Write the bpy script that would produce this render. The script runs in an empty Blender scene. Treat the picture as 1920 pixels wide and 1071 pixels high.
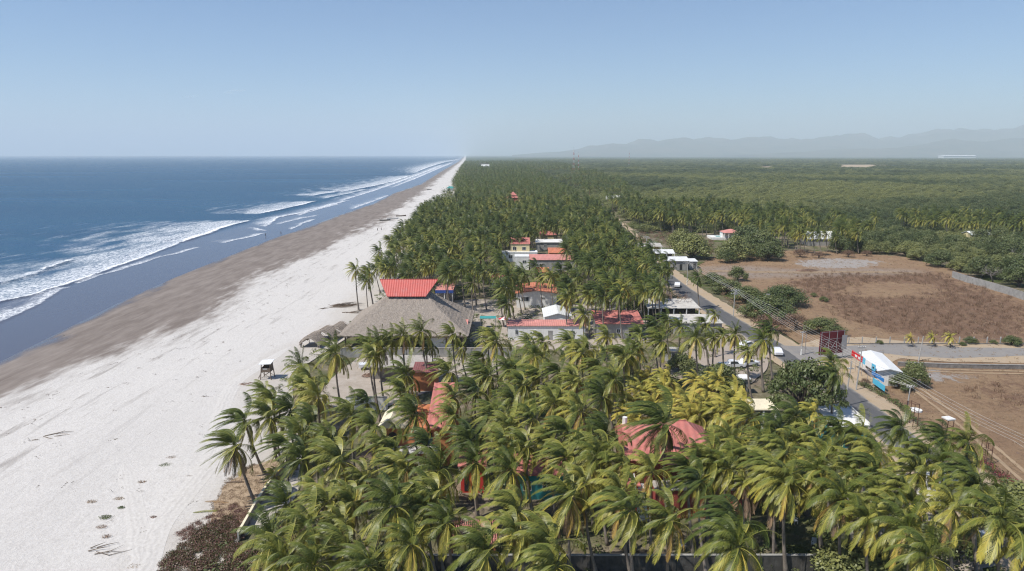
import bpy, bmesh, math, random
import numpy as np
from mathutils import Vector, Matrix, noise

SC = bpy.context.scene
COL = SC.collection
R = math.radians

# ------------------------------------------------------------------ camera
CAM_H = 42.0
PITCH = math.atan(245.5 / 1280.0)
SP, CP = math.sin(PITCH), math.cos(PITCH)


def ray(px, py):
    u = (px - 960.0) / 1280.0
    v = (py - 535.5) / 1280.0
    return (u, CP - v * SP, -SP - v * CP)


def P(px, py, z=0.0):
    """survey point: where the sight line meets the level z"""
    d = ray(px, py)
    t = (z - CAM_H) / d[2]
    return Vector((d[0] * t, d[1] * t, z))


def at(px, py, Y):
    d = ray(px, py)
    t = Y / d[1]
    return Vector((d[0] * t, Y, CAM_H + d[2] * t))


def proj(x, y, z):
    dz = z - CAM_H
    f = y * CP - dz * SP
    return (960 + 1280 * x / f, 535.5 - 1280 * (y * SP + dz * CP) / f)


cd = bpy.data.cameras.new("camera")
cd.sensor_width = 36.0
cd.lens = 24.0
cd.clip_start = 0.5
cd.clip_end = 200000.0
cam = bpy.data.objects.new("camera", cd)
COL.objects.link(cam)
cam.location = (0, 0, CAM_H)
cam.rotation_euler = (math.pi / 2 - PITCH, 0, 0)
SC.camera = cam

# ------------------------------------------------------------------ light
SUN_EL, SUN_DIR = 55.0, Vector((-0.87, -0.49, 0)).normalized()
world = bpy.data.worlds.new("World")
SC.world = world
world.use_nodes = True
wn = world.node_tree
sky = wn.nodes.new("ShaderNodeTexSky")
sky.sky_type = 'NISHITA'
sky.sun_disc = False
sky.sun_elevation = R(SUN_EL)
# rotation 0 puts the sun towards +Y, growing clockwise seen from above
sky.sun_rotation = math.atan2(SUN_DIR.x, SUN_DIR.y)
sky.altitude = 0
sky.air_density = 1.0
sky.dust_density = 0.0
sky.ozone_density = 10.0
wn.links.new(sky.outputs[0], wn.nodes["Background"].inputs[0])
wn.nodes["Background"].inputs[1].default_value = 0.094

sl = bpy.data.lights.new("sun", 'SUN')
sl.energy = 4.6
sl.angle = R(0.53)
sl.color = (1.0, 0.955, 0.88)
so = bpy.data.objects.new("sun", sl)
COL.objects.link(so)
ce = math.cos(R(SUN_EL))
sd = Vector((SUN_DIR.x * ce, SUN_DIR.y * ce, math.sin(R(SUN_EL))))
so.rotation_euler = sd.to_track_quat('Z', 'Y').to_euler()
so.location = (-200, 100, 400)

SC.view_settings.view_transform = 'Standard'
SC.view_settings.look = 'None'
SC.view_settings.exposure = 0.28
SC.render.engine = 'CYCLES'
SC.cycles.use_denoising = True
SC.cycles.denoising_prefilter = 'NONE'
SC.cycles.max_bounces = 6
SC.cycles.diffuse_bounces = 3
SC.cycles.glossy_bounces = 2
SC.cycles.transmission_bounces = 3
SC.cycles.volume_bounces = 1
SC.cycles.sample_clamp_indirect = 4.0
SC.render.film_transparent = False
SC.cycles.filter_width = 1.2


# ------------------------------------------------------------------ object helpers
def tag(o, label=None, cat=None, group=None, kind=None):
    if label: o["label"] = label
    if cat: o["category"] = cat
    if group: o["group"] = group
    if kind: o["kind"] = kind
    return o


def empty(name, loc=(0, 0, 0), rz=0.0, label=None, cat=None, group=None):
    o = bpy.data.objects.new(name, None)
    COL.objects.link(o)
    o.location = loc
    o.rotation_euler = (0, 0, rz)
    o.empty_display_size = 0.3
    return tag(o, label, cat, group)


def link_mesh(name, me, parent=None, loc=None, rz=0.0, scale=None):
    o = bpy.data.objects.new(name, me)
    COL.objects.link(o)
    if parent: o.parent = parent
    if loc is not None: o.location = loc
    if rz: o.rotation_euler = (0, 0, rz)
    if scale is not None: o.scale = scale
    return o


def npmesh(name, verts, faces, mats=(), attrs=None, smooth=False, midx=None, uv=None):
    """verts (n,3), faces (m,k) array of equal-sized polygons or a list"""
    me = bpy.data.meshes.new(name)
    verts = np.asarray(verts, np.float32)
    if isinstance(faces, np.ndarray) and len(faces):
        n, k = faces.shape
        me.vertices.add(len(verts)); me.vertices.foreach_set("co", verts.ravel())
        me.loops.add(n * k); me.loops.foreach_set("vertex_index", faces.astype(np.int32).ravel())
        me.polygons.add(n)
        me.polygons.foreach_set("loop_start", np.arange(0, n * k, k, dtype=np.int32))
        me.update(calc_edges=True)
    else:
        me.from_pydata([tuple(map(float, v)) for v in verts], [], [list(map(int, f)) for f in faces])
        me.update()
    for m in mats:
        me.materials.append(m)
    if midx is not None:
        me.polygons.foreach_set("material_index", np.asarray(midx, np.int32))
    for an, av in (attrs or {}).items():
        a = me.attributes.new(an, 'FLOAT', 'POINT')
        a.data.foreach_set("value", np.asarray(av, np.float32))
    if smooth:
        me.polygons.foreach_set("use_smooth", np.ones(len(me.polygons), bool))
    me.validate()
    return me


class MB:
    """collects boxes, bars and faces of one part"""

    def __init__(s):
        s.v, s.f, s.t = [], [], []

    def add(s, vs, fs, t=0.0):
        n = len(s.v)
        s.v += [tuple(v) for v in vs]
        s.f += [tuple(i + n for i in f) for f in fs]
        s.t += [t] * len(vs)
        return s

    def box(s, x0, x1, y0, y1, z0, z1):
        s.add([(x0, y0, z0), (x1, y0, z0), (x1, y1, z0), (x0, y1, z0), (x0, y0, z1), (x1, y0, z1), (x1, y1, z1), (x0, y1, z1)],
              [(3, 2, 1, 0), (4, 5, 6, 7), (0, 1, 5, 4), (1, 2, 6, 5), (2, 3, 7, 6), (3, 0, 4, 7)])
        return s

    def bar(s, a, b, r0, r1=None, n=6):
        a, b = Vector(a), Vector(b)
        r1 = r0 if r1 is None else r1
        d = (b - a).normalized()
        u = d.orthogonal().normalized()
        w = d.cross(u)
        vs = []
        for p, r in ((a, r0), (b, r1)):
            for i in range(n):
                an = 2 * math.pi * i / n
                vs.append(p + u * math.cos(an) * r + w * math.sin(an) * r)
        fs = [(i, (i + 1) % n, n + (i + 1) % n, n + i) for i in range(n)]
        fs += [tuple(range(n - 1, -1, -1)), tuple(range(n, 2 * n))]
        s.add(vs, fs)
        return s

    def tube(s, pts, rad, n=6):
        pts = [Vector(p) for p in pts]
        k = len(pts)
        rad = [rad] * k if isinstance(rad, (int, float)) else rad
        vs, fs = [], []
        for i, p in enumerate(pts):
            d = (pts[min(i + 1, k - 1)] - pts[max(i - 1, 0)]).normalized()
            u = d.cross(Vector((0.31, 0.95, 0.05))).normalized()
            w = d.cross(u)
            for j in range(n):
                an = 2 * math.pi * j / n
                vs.append(p + (u * math.cos(an) + w * math.sin(an)) * rad[i])
        for i in range(k - 1):
            for j in range(n):
                fs.append((i * n + j, i * n + (j + 1) % n, (i + 1) * n + (j + 1) % n, (i + 1) * n + j))
        fs += [tuple(range(n - 1, -1, -1)), tuple(range((k - 1) * n, k * n))]
        s.add(vs, fs)
        return s

    def slab(s, quad, th):
        """a board: quad of 4 points, thickness downwards along its normal"""
        q = [Vector(p) for p in quad]
        nrm = (q[1] - q[0]).cross(q[3] - q[0]).normalized()
        lo = [p - nrm * th for p in q]
        s.add(q + lo, [(0, 1, 2, 3), (7, 6, 5, 4), (0, 4, 5, 1), (1, 5, 6, 2), (2, 6, 7, 3), (3, 7, 4, 0)])
        return s

    def prism(s, outline, z0, z1):
        n = len(outline)
        s.add([(x, y, z0) for x, y in outline] + [(x, y, z1) for x, y in outline],
              [tuple(range(n - 1, -1, -1)), tuple(range(n, 2 * n))] + [(i, (i + 1) % n, n + (i + 1) % n, n + i) for i in range(n)])
        return s

    def mesh(s, name, m, smooth=False):
        me = bpy.data.meshes.new(name)
        me.from_pydata(s.v, [], s.f)
        me.materials.append(m)
        if smooth: me.polygons.foreach_set("use_smooth", np.ones(len(me.polygons), bool))
        me.update()
        return me

    def build(s, name, m, parent=None, smooth=False, label=None):
        o = link_mesh(name, s.mesh(name, m, smooth), parent)
        if label: o["label"] = label
        return o


# ------------------------------------------------------------------ material helpers
def new_mat(name):
    m = bpy.data.materials.new(name)
    m.use_nodes = True
    nt = m.node_tree
    for n in list(nt.nodes):
        if n.type not in ('OUTPUT_MATERIAL',):
            nt.nodes.remove(n)
    return m, nt, nt.nodes["Material Output"]


def N(nt, typ, **kw):
    n = nt.nodes.new(typ)
    for k, v in kw.items():
        if k.startswith("i_"):
            n.inputs[k[2:].replace("_", " ")].default_value = v
        else:
            setattr(n, k, v)
    return n


def L(nt, a, b):
    nt.links.new(a, b)


def noise_fac(nt, vec, scale, detail=4, rough=0.6, lo=0.35, hi=0.65):
    n = N(nt, "ShaderNodeTexNoise", i_Scale=scale, i_Detail=detail, i_Roughness=rough)
    if vec is not None: L(nt, vec, n.inputs["Vector"])
    mr = N(nt, "ShaderNodeMapRange")
    mr.inputs["From Min"].default_value = lo
    mr.inputs["From Max"].default_value = hi
    L(nt, n.outputs["Fac"], mr.inputs["Value"])
    return mr.outputs["Result"]


def mixc(nt, fac, a, b):
    m = N(nt, "ShaderNodeMix", data_type='RGBA')
    for s, v in ((m.inputs[6], a), (m.inputs[7], b)):
        if isinstance(v, tuple): s.default_value = (*v, 1) if len(v) == 3 else v
        else: L(nt, v, s)
    if isinstance(fac, (int, float)): m.inputs[0].default_value = fac
    else: L(nt, fac, m.inputs[0])
    return m.outputs[2]


def mth(nt, op, a, b=None, c=None):
    m = N(nt, "ShaderNodeMath", operation=op)
    for i, v in enumerate((a, b, c)):
        if v is None: continue
        if isinstance(v, (int, float)): m.inputs[i].default_value = v
        else: L(nt, v, m.inputs[i])
    return m.outputs[0]


def rng_map(nt, v, a, b, c=0.0, d=1.0, smooth=False):
    m = N(nt, "ShaderNodeMapRange")
    if smooth: m.interpolation_type = 'SMOOTHSTEP'
    L(nt, v, m.inputs[0])
    for i, x in enumerate((a, b, c, d)):
        m.inputs[i + 1].default_value = x
    return m.outputs[0]


def attr(nt, name):
    return N(nt, "ShaderNodeAttribute", attribute_name=name).outputs["Fac"]


def worldpos(nt):
    return N(nt, "ShaderNodeNewGeometry").outputs["Position"]


def scaled(nt, vec, s):
    m = N(nt, "ShaderNodeMapping", vector_type='POINT')
    m.inputs["Scale"].default_value = s
    L(nt, vec, m.inputs["Vector"])
    return m.outputs[0]


def principled(nt, out, col, rough=0.8, spec=0.3, bump=None, bump_s=0.3, bump_d=0.1, metal=0.0):
    b = N(nt, "ShaderNodeBsdfPrincipled")
    if isinstance(col, tuple): b.inputs["Base Color"].default_value = (*col[:3], 1)
    else: L(nt, col, b.inputs["Base Color"])
    if isinstance(rough, (int, float)): b.inputs["Roughness"].default_value = rough
    else: L(nt, rough, b.inputs["Roughness"])
    b.inputs["Specular IOR Level"].default_value = spec
    b.inputs["Metallic"].default_value = metal
    if bump is not None:
        bn = N(nt, "ShaderNodeBump")
        bn.inputs["Strength"].default_value = bump_s
        bn.inputs["Distance"].default_value = bump_d
        L(nt, bump, bn.inputs["Height"])
        L(nt, bn.outputs[0], b.inputs["Normal"])
    L(nt, b.outputs[0], out.inputs["Surface"])
    return b


def plain(name, col, rough=0.8, var=0.25, scale=0.8, spec=0.3, metal=0.0, grime=0.35, bump=0.0):
    """painted / plastered / metal surface with blotchy wear"""
    m, nt, out = new_mat(name)
    pos = worldpos(nt)
    f = noise_fac(nt, pos, scale, 6, 0.65)
    f2 = noise_fac(nt, scaled(nt, pos, (1, 1, 0.25)), scale * 4, 5, 0.7, 0.45, 0.75)
    c = mixc(nt, f, tuple(x * (1 - var) for x in col), tuple(min(1, x * (1 + var * 0.5)) for x in col))
    g = tuple(x * 0.45 + y for x, y in zip(col, (0.03, 0.026, 0.02)))
    c = mixc(nt, mth(nt, 'MULTIPLY', f2, grime), c, g)
    principled(nt, out, c, rough, spec, f2 if bump else None, bump, 0.05, metal)
    return m


def ribbed(name, col, period=0.3, axis='X', rough=0.7, var=0.2, depth=0.04, second=0.0):
    """corrugated sheet or rows of roof tiles, ribs across `axis` in object space"""
    m, nt, out = new_mat(name)
    tc = N(nt, "ShaderNodeTexCoord").outputs["Object"]
    pos = worldpos(nt)
    w = N(nt, "ShaderNodeTexWave", wave_type='BANDS', bands_direction=axis, wave_profile='SIN')
    w.inputs["Scale"].default_value = 1.0 / period * 0.314
    w.inputs["Distortion"].default_value = 0.15
    L(nt, tc, w.inputs["Vector"])
    f = noise_fac(nt, pos, 0.45, 6, 0.7)
    f2 = noise_fac(nt, pos, 3.0, 4, 0.7, 0.4, 0.75)
    c = mixc(nt, f, tuple(x * (1 - var) for x in col), tuple(min(1, x * (1 + var)) for x in col))
    c = mixc(nt, mth(nt, 'MULTIPLY', f2, 0.4), c, tuple(x * 0.55 + 0.02 for x in col))
    f3 = noise_fac(nt, scaled(nt, pos, (1, 1, 0.3)), 1.1, 6, 0.75, 0.52, 0.7)
    c = mixc(nt, mth(nt, 'MULTIPLY', f3, 0.45), c, tuple(0.35 * x + 0.65 * (sum(col) / 3 * 1.15) for x in col))
    c = mixc(nt, mth(nt, 'MULTIPLY', w.outputs["Fac"], 0.18), c, tuple(x * 0.6 for x in col))
    h = w.outputs["Fac"]
    if second:
        w2 = N(nt, "ShaderNodeTexWave", wave_type='BANDS', bands_direction='Y' if axis == 'X' else 'X', wave_profile='SAW')
        w2.inputs["Scale"].default_value = 1.0 / second * 0.314
        L(nt, tc, w2.inputs["Vector"])
        h = mth(nt, 'ADD', h, w2.outputs["Fac"])
    principled(nt, out, c, rough, 0.3, h, 0.8, depth)
    return m


M = {}
M['white'] = plain('white_paint', (0.78, 0.77, 0.74), 0.7, 0.08)
M['white_roof'] = plain('white_roof_sheet', (0.80, 0.79, 0.77), 0.55, 0.1, grime=0.25)
M['dusty_roof'] = plain('dusty_roof_sheet', (0.56, 0.53, 0.48), 0.8, 0.2, grime=0.5)
M['cream'] = plain('cream_plaster', (0.74, 0.62, 0.36), 0.8, 0.1)
M['pale_cream'] = plain('pale_cream_roof', (0.78, 0.70, 0.52), 0.75, 0.12)
M['grey_wall'] = plain('grey_concrete', (0.34, 0.33, 0.31), 0.9, 0.25, bump=0.3)
M['block_wall'] = plain('weathered_block_wall', (0.24, 0.22, 0.20), 0.95, 0.35, 1.2, grime=0.6, bump=0.5)
M['dark_wall'] = plain('shade_toned_block_wall', (0.085, 0.080, 0.074), 0.95, 0.4, 1.2, grime=0.6, bump=0.5)  # darker copy of the block wall, palm shade put into its colour
M['slab'] = plain('concrete_slab', (0.42, 0.38, 0.34), 0.9, 0.2, bump=0.2)
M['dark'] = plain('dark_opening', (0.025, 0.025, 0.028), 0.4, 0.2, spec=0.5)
M['glass'] = plain('window_glass', (0.05, 0.06, 0.07), 0.08, 0.1, spec=0.6, grime=0.1)
M['blue'] = plain('blue_fascia', (0.03, 0.08, 0.32), 0.6, 0.1)
M['teal'] = plain('teal_paint', (0.05, 0.30, 0.30), 0.6, 0.15)
M['orange_wall'] = plain('orange_plaster', (0.52, 0.20, 0.09), 0.85, 0.15)
M['red_wall'] = plain('dark_red_plaster', (0.33, 0.07, 0.06), 0.85, 0.2)
M['red_post'] = plain('red_painted_post', (0.55, 0.05, 0.04), 0.6, 0.1)
M['pink_tile'] = ribbed('pink_red_tile', (0.53, 0.185, 0.155), 0.9, 'X', 0.75, 0.14, 0.07, 0.8)
M['pink_roof'] = ribbed('faded_pink_roof', (0.62, 0.26, 0.22), 0.5, 'X', 0.75, 0.14, 0.05)
M['orange_tile'] = ribbed('orange_tile', (0.58, 0.20, 0.11), 0.5, 'X', 0.75, 0.2, 0.06, 0.6)
M['red_sheet'] = ribbed('red_tile_sheet', (0.56, 0.115, 0.095), 0.55, 'X', 0.55, 0.07, 0.05, 0.9)
M['maroon_sheet'] = ribbed('maroon_sheet', (0.24, 0.09, 0.09), 0.4, 'X', 0.7, 0.25, 0.04)
M['white_ribbed'] = ribbed('white_ribbed_sheet', (0.76, 0.76, 0.75), 0.5, 'X', 0.5, 0.06, 0.03)
M['grey_roof'] = ribbed('grey_fibre_sheet', (0.45, 0.42, 0.38), 0.4, 'X', 0.85, 0.2, 0.04)
M['wood'] = plain('weathered_wood', (0.16, 0.12, 0.09), 0.9, 0.3, 3)
M['pale_wood'] = plain('pale_dry_wood', (0.33, 0.27, 0.22), 0.9, 0.3, 3)
M['steel'] = plain('galvanised_steel', (0.35, 0.35, 0.36), 0.5, 0.15, metal=0.4)
M['rust'] = plain('rusty_steel', (0.12, 0.06, 0.045), 0.8, 0.25)
M['pole'] = plain('pole_concrete', (0.42, 0.41, 0.39), 0.9, 0.15)
M['wire'] = plain('aluminium_wire', (0.62, 0.60, 0.57), 0.5, 0.1, metal=0.2)
M['maroon'] = plain('maroon_board', (0.15, 0.018, 0.028), 0.55, 0.12, grime=0.15)
M['sign_red'] = plain('red_sign', (0.60, 0.02, 0.025), 0.45, 0.05, grime=0.1)
M['sign_blue'] = plain('blue_sign', (0.02, 0.20, 0.55), 0.45, 0.08, grime=0.1)
M['sign_sky'] = plain('light_blue_sign', (0.10, 0.50, 0.72), 0.45, 0.08, grime=0.1)
M['sign_white'] = plain('white_sign', (0.80, 0.80, 0.80), 0.45, 0.04, grime=0.1)
M['tyre'] = plain('tyre_rubber', (0.02, 0.02, 0.02), 0.9, 0.1)
M['skin'] = plain('skin', (0.30, 0.16, 0.10), 0.6, 0.05)
M['water_pool'] = plain('pool_water', (0.10, 0.42, 0.44), 0.08, 0.1, spec=0.6, grime=0.0)
# =================================================================== LAND, SEA, AIR
def curve(px_pts, z, far_slope=-0.066):
    pts = sorted(((P(a, b, z).y, P(a, b, z).x) for a, b in px_pts))
    ys = [p[0] for p in pts]; xs = [p[1] for p in pts]
    s0 = (xs[1] - xs[0]) / (ys[1] - ys[0])
    ys = [-400.0] + ys + [60000.0]
    xs = [xs[0] + max(-0.3, min(0.3, s0)) * -100] + xs + [xs[-1] + far_slope * (60000 - ys[-2])]
    return lambda y: np.interp(y, ys, xs)


veg_x = curve([(300, 1071), (330, 1010), (430, 960), (480, 880), (470, 790), (480, 700), (600, 630), (690, 545), (740, 480), (760, 450),
               (800, 405), (840, 370), (850, 345), (870, 310)], 0)
dry_x = curve([(-160, 850), (0, 760), (150, 690), (330, 625), (400, 590), (470, 540), (560, 490), (640, 455), (720, 415), (790, 365), (830, 330), (865, 303)], 0)
shiny_x = curve([(-160, 745), (0, 680), (110, 625), (220, 570), (330, 520), (430, 480), (520, 445), (560, 432), (640, 402), (700, 382), (740, 362),
                 (790, 345), (830, 320), (860, 303)], -0.6)


def beach_z(x, y):
    sw = x - shiny_x(y)
    sd = x - dry_x(y)
    span = np.maximum(dry_x(y) - shiny_x(y), 5)
    z = np.where(sw < 0, -0.975 + 0.022 * np.maximum(sw, -150), np.where(sd < 0, -0.975 + 0.875 * sw / span, -0.1 + 0.12 * (1 - np.exp(-sd / 6))))
    return z


def grid_faces(nr, nc):
    i = np.arange(nr - 1)[:, None] * nc + np.arange(nc - 1)[None, :]
    return np.stack([i, i + 1, i + nc + 1, i + nc], -1).reshape(-1, 4)


def rows(lo_px, hi_px, n, near=(), far=()):
    r = np.linspace(lo_px, hi_px, n)
    y = CAM_H * 1280.0 / (r - 290.0)
    return np.array(list(near) + list(y) + list(far))


# ---------------- beach sheet
ys = rows(1150, 296, 420, near=(-300, -60, 0, 30, 45), far=(9000, 14000, 40000))
nx = 150
tt = np.linspace(0, 1, nx)
x0 = shiny_x(ys) - 90
x1 = veg_x(ys) + 7
X = x0[:, None] + (x1 - x0)[:, None] * tt[None, :]
Y = np.repeat(ys[:, None], nx, 1)
Z = beach_z(X, Y)
rs = np.random.RandomState(4)
dune = np.array([[noise.noise((x * 0.11, y * 0.05, 3.0)) for x in row] for row, y in zip(X, ys)])
Z = Z + np.clip((X - dry_x(ys)[:, None]) / 12, 0, 1) * dune * 0.16
fr = np.clip((X - veg_x(ys)[:, None] + 1) / 8, 0, 1)
Z = Z - fr * 0.10 - np.clip((X - dry_x(ys)[:, None]) / 12, 0, 1) * dune * 0.16 * fr


def beach_material():
    m, nt, out = new_mat('beach_sand')
    pos = worldpos(nt)
    sd, sw, sv = attr(nt, 'sd'), attr(nt, 'sw'), attr(nt, 'sv')
    along = scaled(nt, pos, (1.0, 0.26, 1.0))
    big = noise_fac(nt, along, 0.07, 5, 0.6, 0.3, 0.7)
    mid = noise_fac(nt, along, 0.28, 6, 0.65, 0.35, 0.7)
    fine = noise_fac(nt, pos, 2.2, 6, 0.75, 0.3, 0.7)
    grain = noise_fac(nt, pos, 9.0, 4, 0.8, 0.3, 0.7)
    wob = mth(nt, 'MULTIPLY', mth(nt, 'SUBTRACT', big, 0.5), 11.0)
    wob2 = mth(nt, 'MULTIPLY', mth(nt, 'SUBTRACT', mid, 0.5), 6.0)
    sd2 = mth(nt, 'ADD', sd, mth(nt, 'ADD', wob, wob2))
    sw2 = mth(nt, 'ADD', sw, mth(nt, 'ADD', mth(nt, 'MULTIPLY', wob, 0.45), mth(nt, 'MULTIPLY', wob2, 0.5)))
    dryness = rng_map(nt, sd2, -8, 4, smooth=True)
    damp = rng_map(nt, sw2, -2.5, 3.5, smooth=True)
    white = mixc(nt, fine, (0.55, 0.517, 0.48), (0.70, 0.67, 0.635))
    white = mixc(nt, mth(nt, 'MULTIPLY', grain, 0.25), white, (0.42, 0.39, 0.36))
    mott = noise_fac(nt, scaled(nt, pos, (1, 0.6, 1)), 0.9, 6, 0.8, 0.48, 0.72)
    white = mixc(nt, mth(nt, 'MULTIPLY', mott, 0.42), white, (0.40, 0.37, 0.34))
    speck = noise_fac(nt, pos, 3.1, 3, 0.6, 0.70, 0.76)
    white = mixc(nt, mth(nt, 'MULTIPLY', speck, 0.6), white, (0.20, 0.165, 0.13))
    # left-over damp ripple streaks just above the berm
    st = noise_fac(nt, scaled(nt, pos, (1.0, 0.10, 1.0)), 0.42, 5, 0.65, 0.56, 0.68)
    near_berm = mth(nt, 'MULTIPLY', rng_map(nt, sd, 0, 6), rng_map(nt, sd, 34, 12))
    white = mixc(nt, mth(nt, 'MULTIPLY', mth(nt, 'MULTIPLY', st, near_berm), 0.9), white, (0.30, 0.27, 0.245))
    band = rng_map(nt, noise_fac(nt, along, 0.055, 3, 0.5, 0.3, 0.7), 0, 1, 0.0, 0.28)
    white = mixc(nt, band, white, (0.47, 0.445, 0.42))
    brown = mixc(nt, mid, (0.165, 0.135, 0.116), (0.255, 0.217, 0.190))
    brown = mixc(nt, noise_fac(nt, scaled(nt, pos, (1.0, 0.12, 1.0)), 0.7, 4, 0.6, 0.5, 0.85), brown, (0.285, 0.245, 0.215))
    wet = mixc(nt, mid, (0.082, 0.076, 0.088), (0.108, 0.098, 0.106))
    c = mixc(nt, damp, wet, brown)
    c = mixc(nt, dryness, c, white)
    inner = mth(nt, 'MULTIPLY', rng_map(nt, mth(nt, 'ADD', sv, mth(nt, 'MULTIPLY', wob2, 0.6)), -6, 2), 0.5)
    c = mixc(nt, inner, c, (0.40, 0.345, 0.28))
    rough = rng_map(nt, damp, 0, 1, 0.16, 0.92)
    h = mth(nt, 'MULTIPLY', mth(nt, 'ADD', fine, mid), dryness)
    b = principled(nt, out, c, rough, 0.5, h, 0.6, 0.10)
    sp = rng_map(nt, damp, 0, 1, 0.85, 0.15)
    L(nt, sp, b.inputs["Specular IOR Level"])
    return m


me = npmesh('beach', np.stack([X, Y, Z], -1).reshape(-1, 3), grid_faces(len(ys), nx), [beach_material()],
            dict(sd=(X - dry_x(ys)[:, None]).ravel(), sw=(X - shiny_x(ys)[:, None]).ravel(), sv=(X - veg_x(ys)[:, None]).ravel()), True)
tag(link_mesh('beach', me), kind='structure', label='wide pale sand beach, darker and wet towards the surf')

# ---------------- sea
SEA = -1.0
foam_lines = [  # landward edge of each band, seaward width (m), density, crest height
    ([(-120, 668), (-60, 640), (0, 605), (60, 577), (100, 552), (130, 538)], 11, .75, .12),
    ([(-120, 622), (-60, 592), (0, 567), (60, 555), (130, 533), (200, 508), (270, 483), (330, 460), (345, 450)], 34, 1.0, .3),
    ([(-90, 560), (-20, 538), (40, 524), (95, 505)], 14, .8, .5),
    ([(335, 457), (395, 438), (430, 425), (475, 413)], 38, 1.25, .5),
    ([(485, 402), (520, 396), (560, 387), (598, 377)], 26, 1.35, .7),
    ([(497, 425), (510, 417), (522, 408), (570, 399), (620, 385), (655, 376)], 7, 1.1, .25),
    ([(588, 367), (620, 362), (640, 358)], 22, 1.2, .6),
    ([(640, 360), (700, 350), (740, 340), (772, 329)], 34, 1.3, .7),
    ([(640, 377), (690, 362), (755, 340)], 10, .9, .2),
    ([(775, 325), (800, 315), (815, 310), (835, 304), (862, 299)], 50, 1.3, .6),
    ([(800, 323), (830, 312), (850, 305)], 20, .9, .2),
    ([(82, 509), (110, 499), (134, 488)], 6, 1.2, .7),
    ([(140, 532), (220, 508), (300, 482), (335, 475), (375, 463)], 2.5, .7, .05),
    ([(415, 456), (470, 445), (497, 437)], 4, .9, .08),
    ([(478, 427), (500, 433)], 4, .9, .1),
    ([(545, 430), (565, 421), (590, 411)], 3, .8, .1),
    ([(150, 497), (230, 470), (300, 447)], 20, .35, .1),
    ([(660, 392), (700, 378), (730, 366)], 6, .8, .1),
    ([(700, 357), (745, 343), (790, 326), (830, 309)], 16, 1.1, .3),
    ([(735, 352), (775, 337), (812, 321), (850, 305)], 14, 1.0, .2),
    ([(560, 404), (600, 392), (640, 382)], 8, .8, .1),
    ([(610, 372), (650, 364), (690, 355)], 12, 1.0, .3),
    ([(520, 421), (560, 411), (600, 403)], 4, .7, .06),
    ([(230, 482), (300, 456), (350, 440)], 16, .55, .3),
]
fl = []
for pts, w, k, a in foam_lines:
    q = sorted((P(px, py, SEA).y, P(px, py, SEA).x) for px, py in pts)
    fl.append((np.array([t[0] for t in q]), np.array([t[1] for t in q]), w, k, a))

ys = rows(760, 293.6, 640, near=(-400, -100, 0, 40, 80), far=(14000, 20000, 40000, 70000))
s_near = np.concatenate([np.linspace(-170, -60, 90), np.linspace(-59, 8, 130)])
s_far = -170 - np.geomspace(4, 70000, 30)[::-1]
ss = np.concatenate([s_far, s_near])
X = shiny_x(ys)[:, None] + ss[None, :]
Y = np.repeat(ys[:, None], len(ss), 1)
foam = np.zeros_like(X); crest = np.zeros_like(X); smooth_z = np.zeros_like(X)
main_y, main_x = fl[1][0], fl[1][1]
for yy, xx, w, k, a in fl:
    f = np.interp(ys, yy, xx)
    wig = np.array([1.4 * noise.noise((y * 0.09, k * 7, w)) + 0.6 * noise.noise((y * 0.35, w, k)) for y in ys])
    d = X - (f + wig)[:, None]               # <0 seaward of the edge
    ln = yy[-1] - yy[0]
    e = np.clip((ys - yy[0]) / (0.12 * ln + .1), 0, 1) * np.clip((yy[-1] - ys) / (0.12 * ln + .1), 0, 1)
    e = np.sqrt(e) * ((ys > yy[0]) & (ys < yy[-1]))
    ww = w * (0.35 + 0.65 * e)
    body = np.where(d <= 0, 0.80 * np.exp(d / ww[:, None]) + 0.45 * np.exp(d / 1.8), np.exp(-d / 0.25))
    foam = np.maximum(foam, body * k * (e > 0)[:, None] * (0.3 + 0.7 * e)[:, None])
    crest += 1.4 * a * e[:, None] * np.where(d <= 0, np.exp(d / 3.0), np.exp(-(d / 0.8) ** 2))
# water landward of the surf front is a thin film
front = np.interp(ys, [p[0] for p in zip(main_y)], main_x, right=np.nan)
front = np.where(np.isnan(front), shiny_x(ys) - 42, front)
shallow = np.clip((X - front[:, None] + 10) / 14, 0, 1)
Z = SEA + crest + 0.05 * np.clip(-ss / 40, 0, 1)[None, :]


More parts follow.
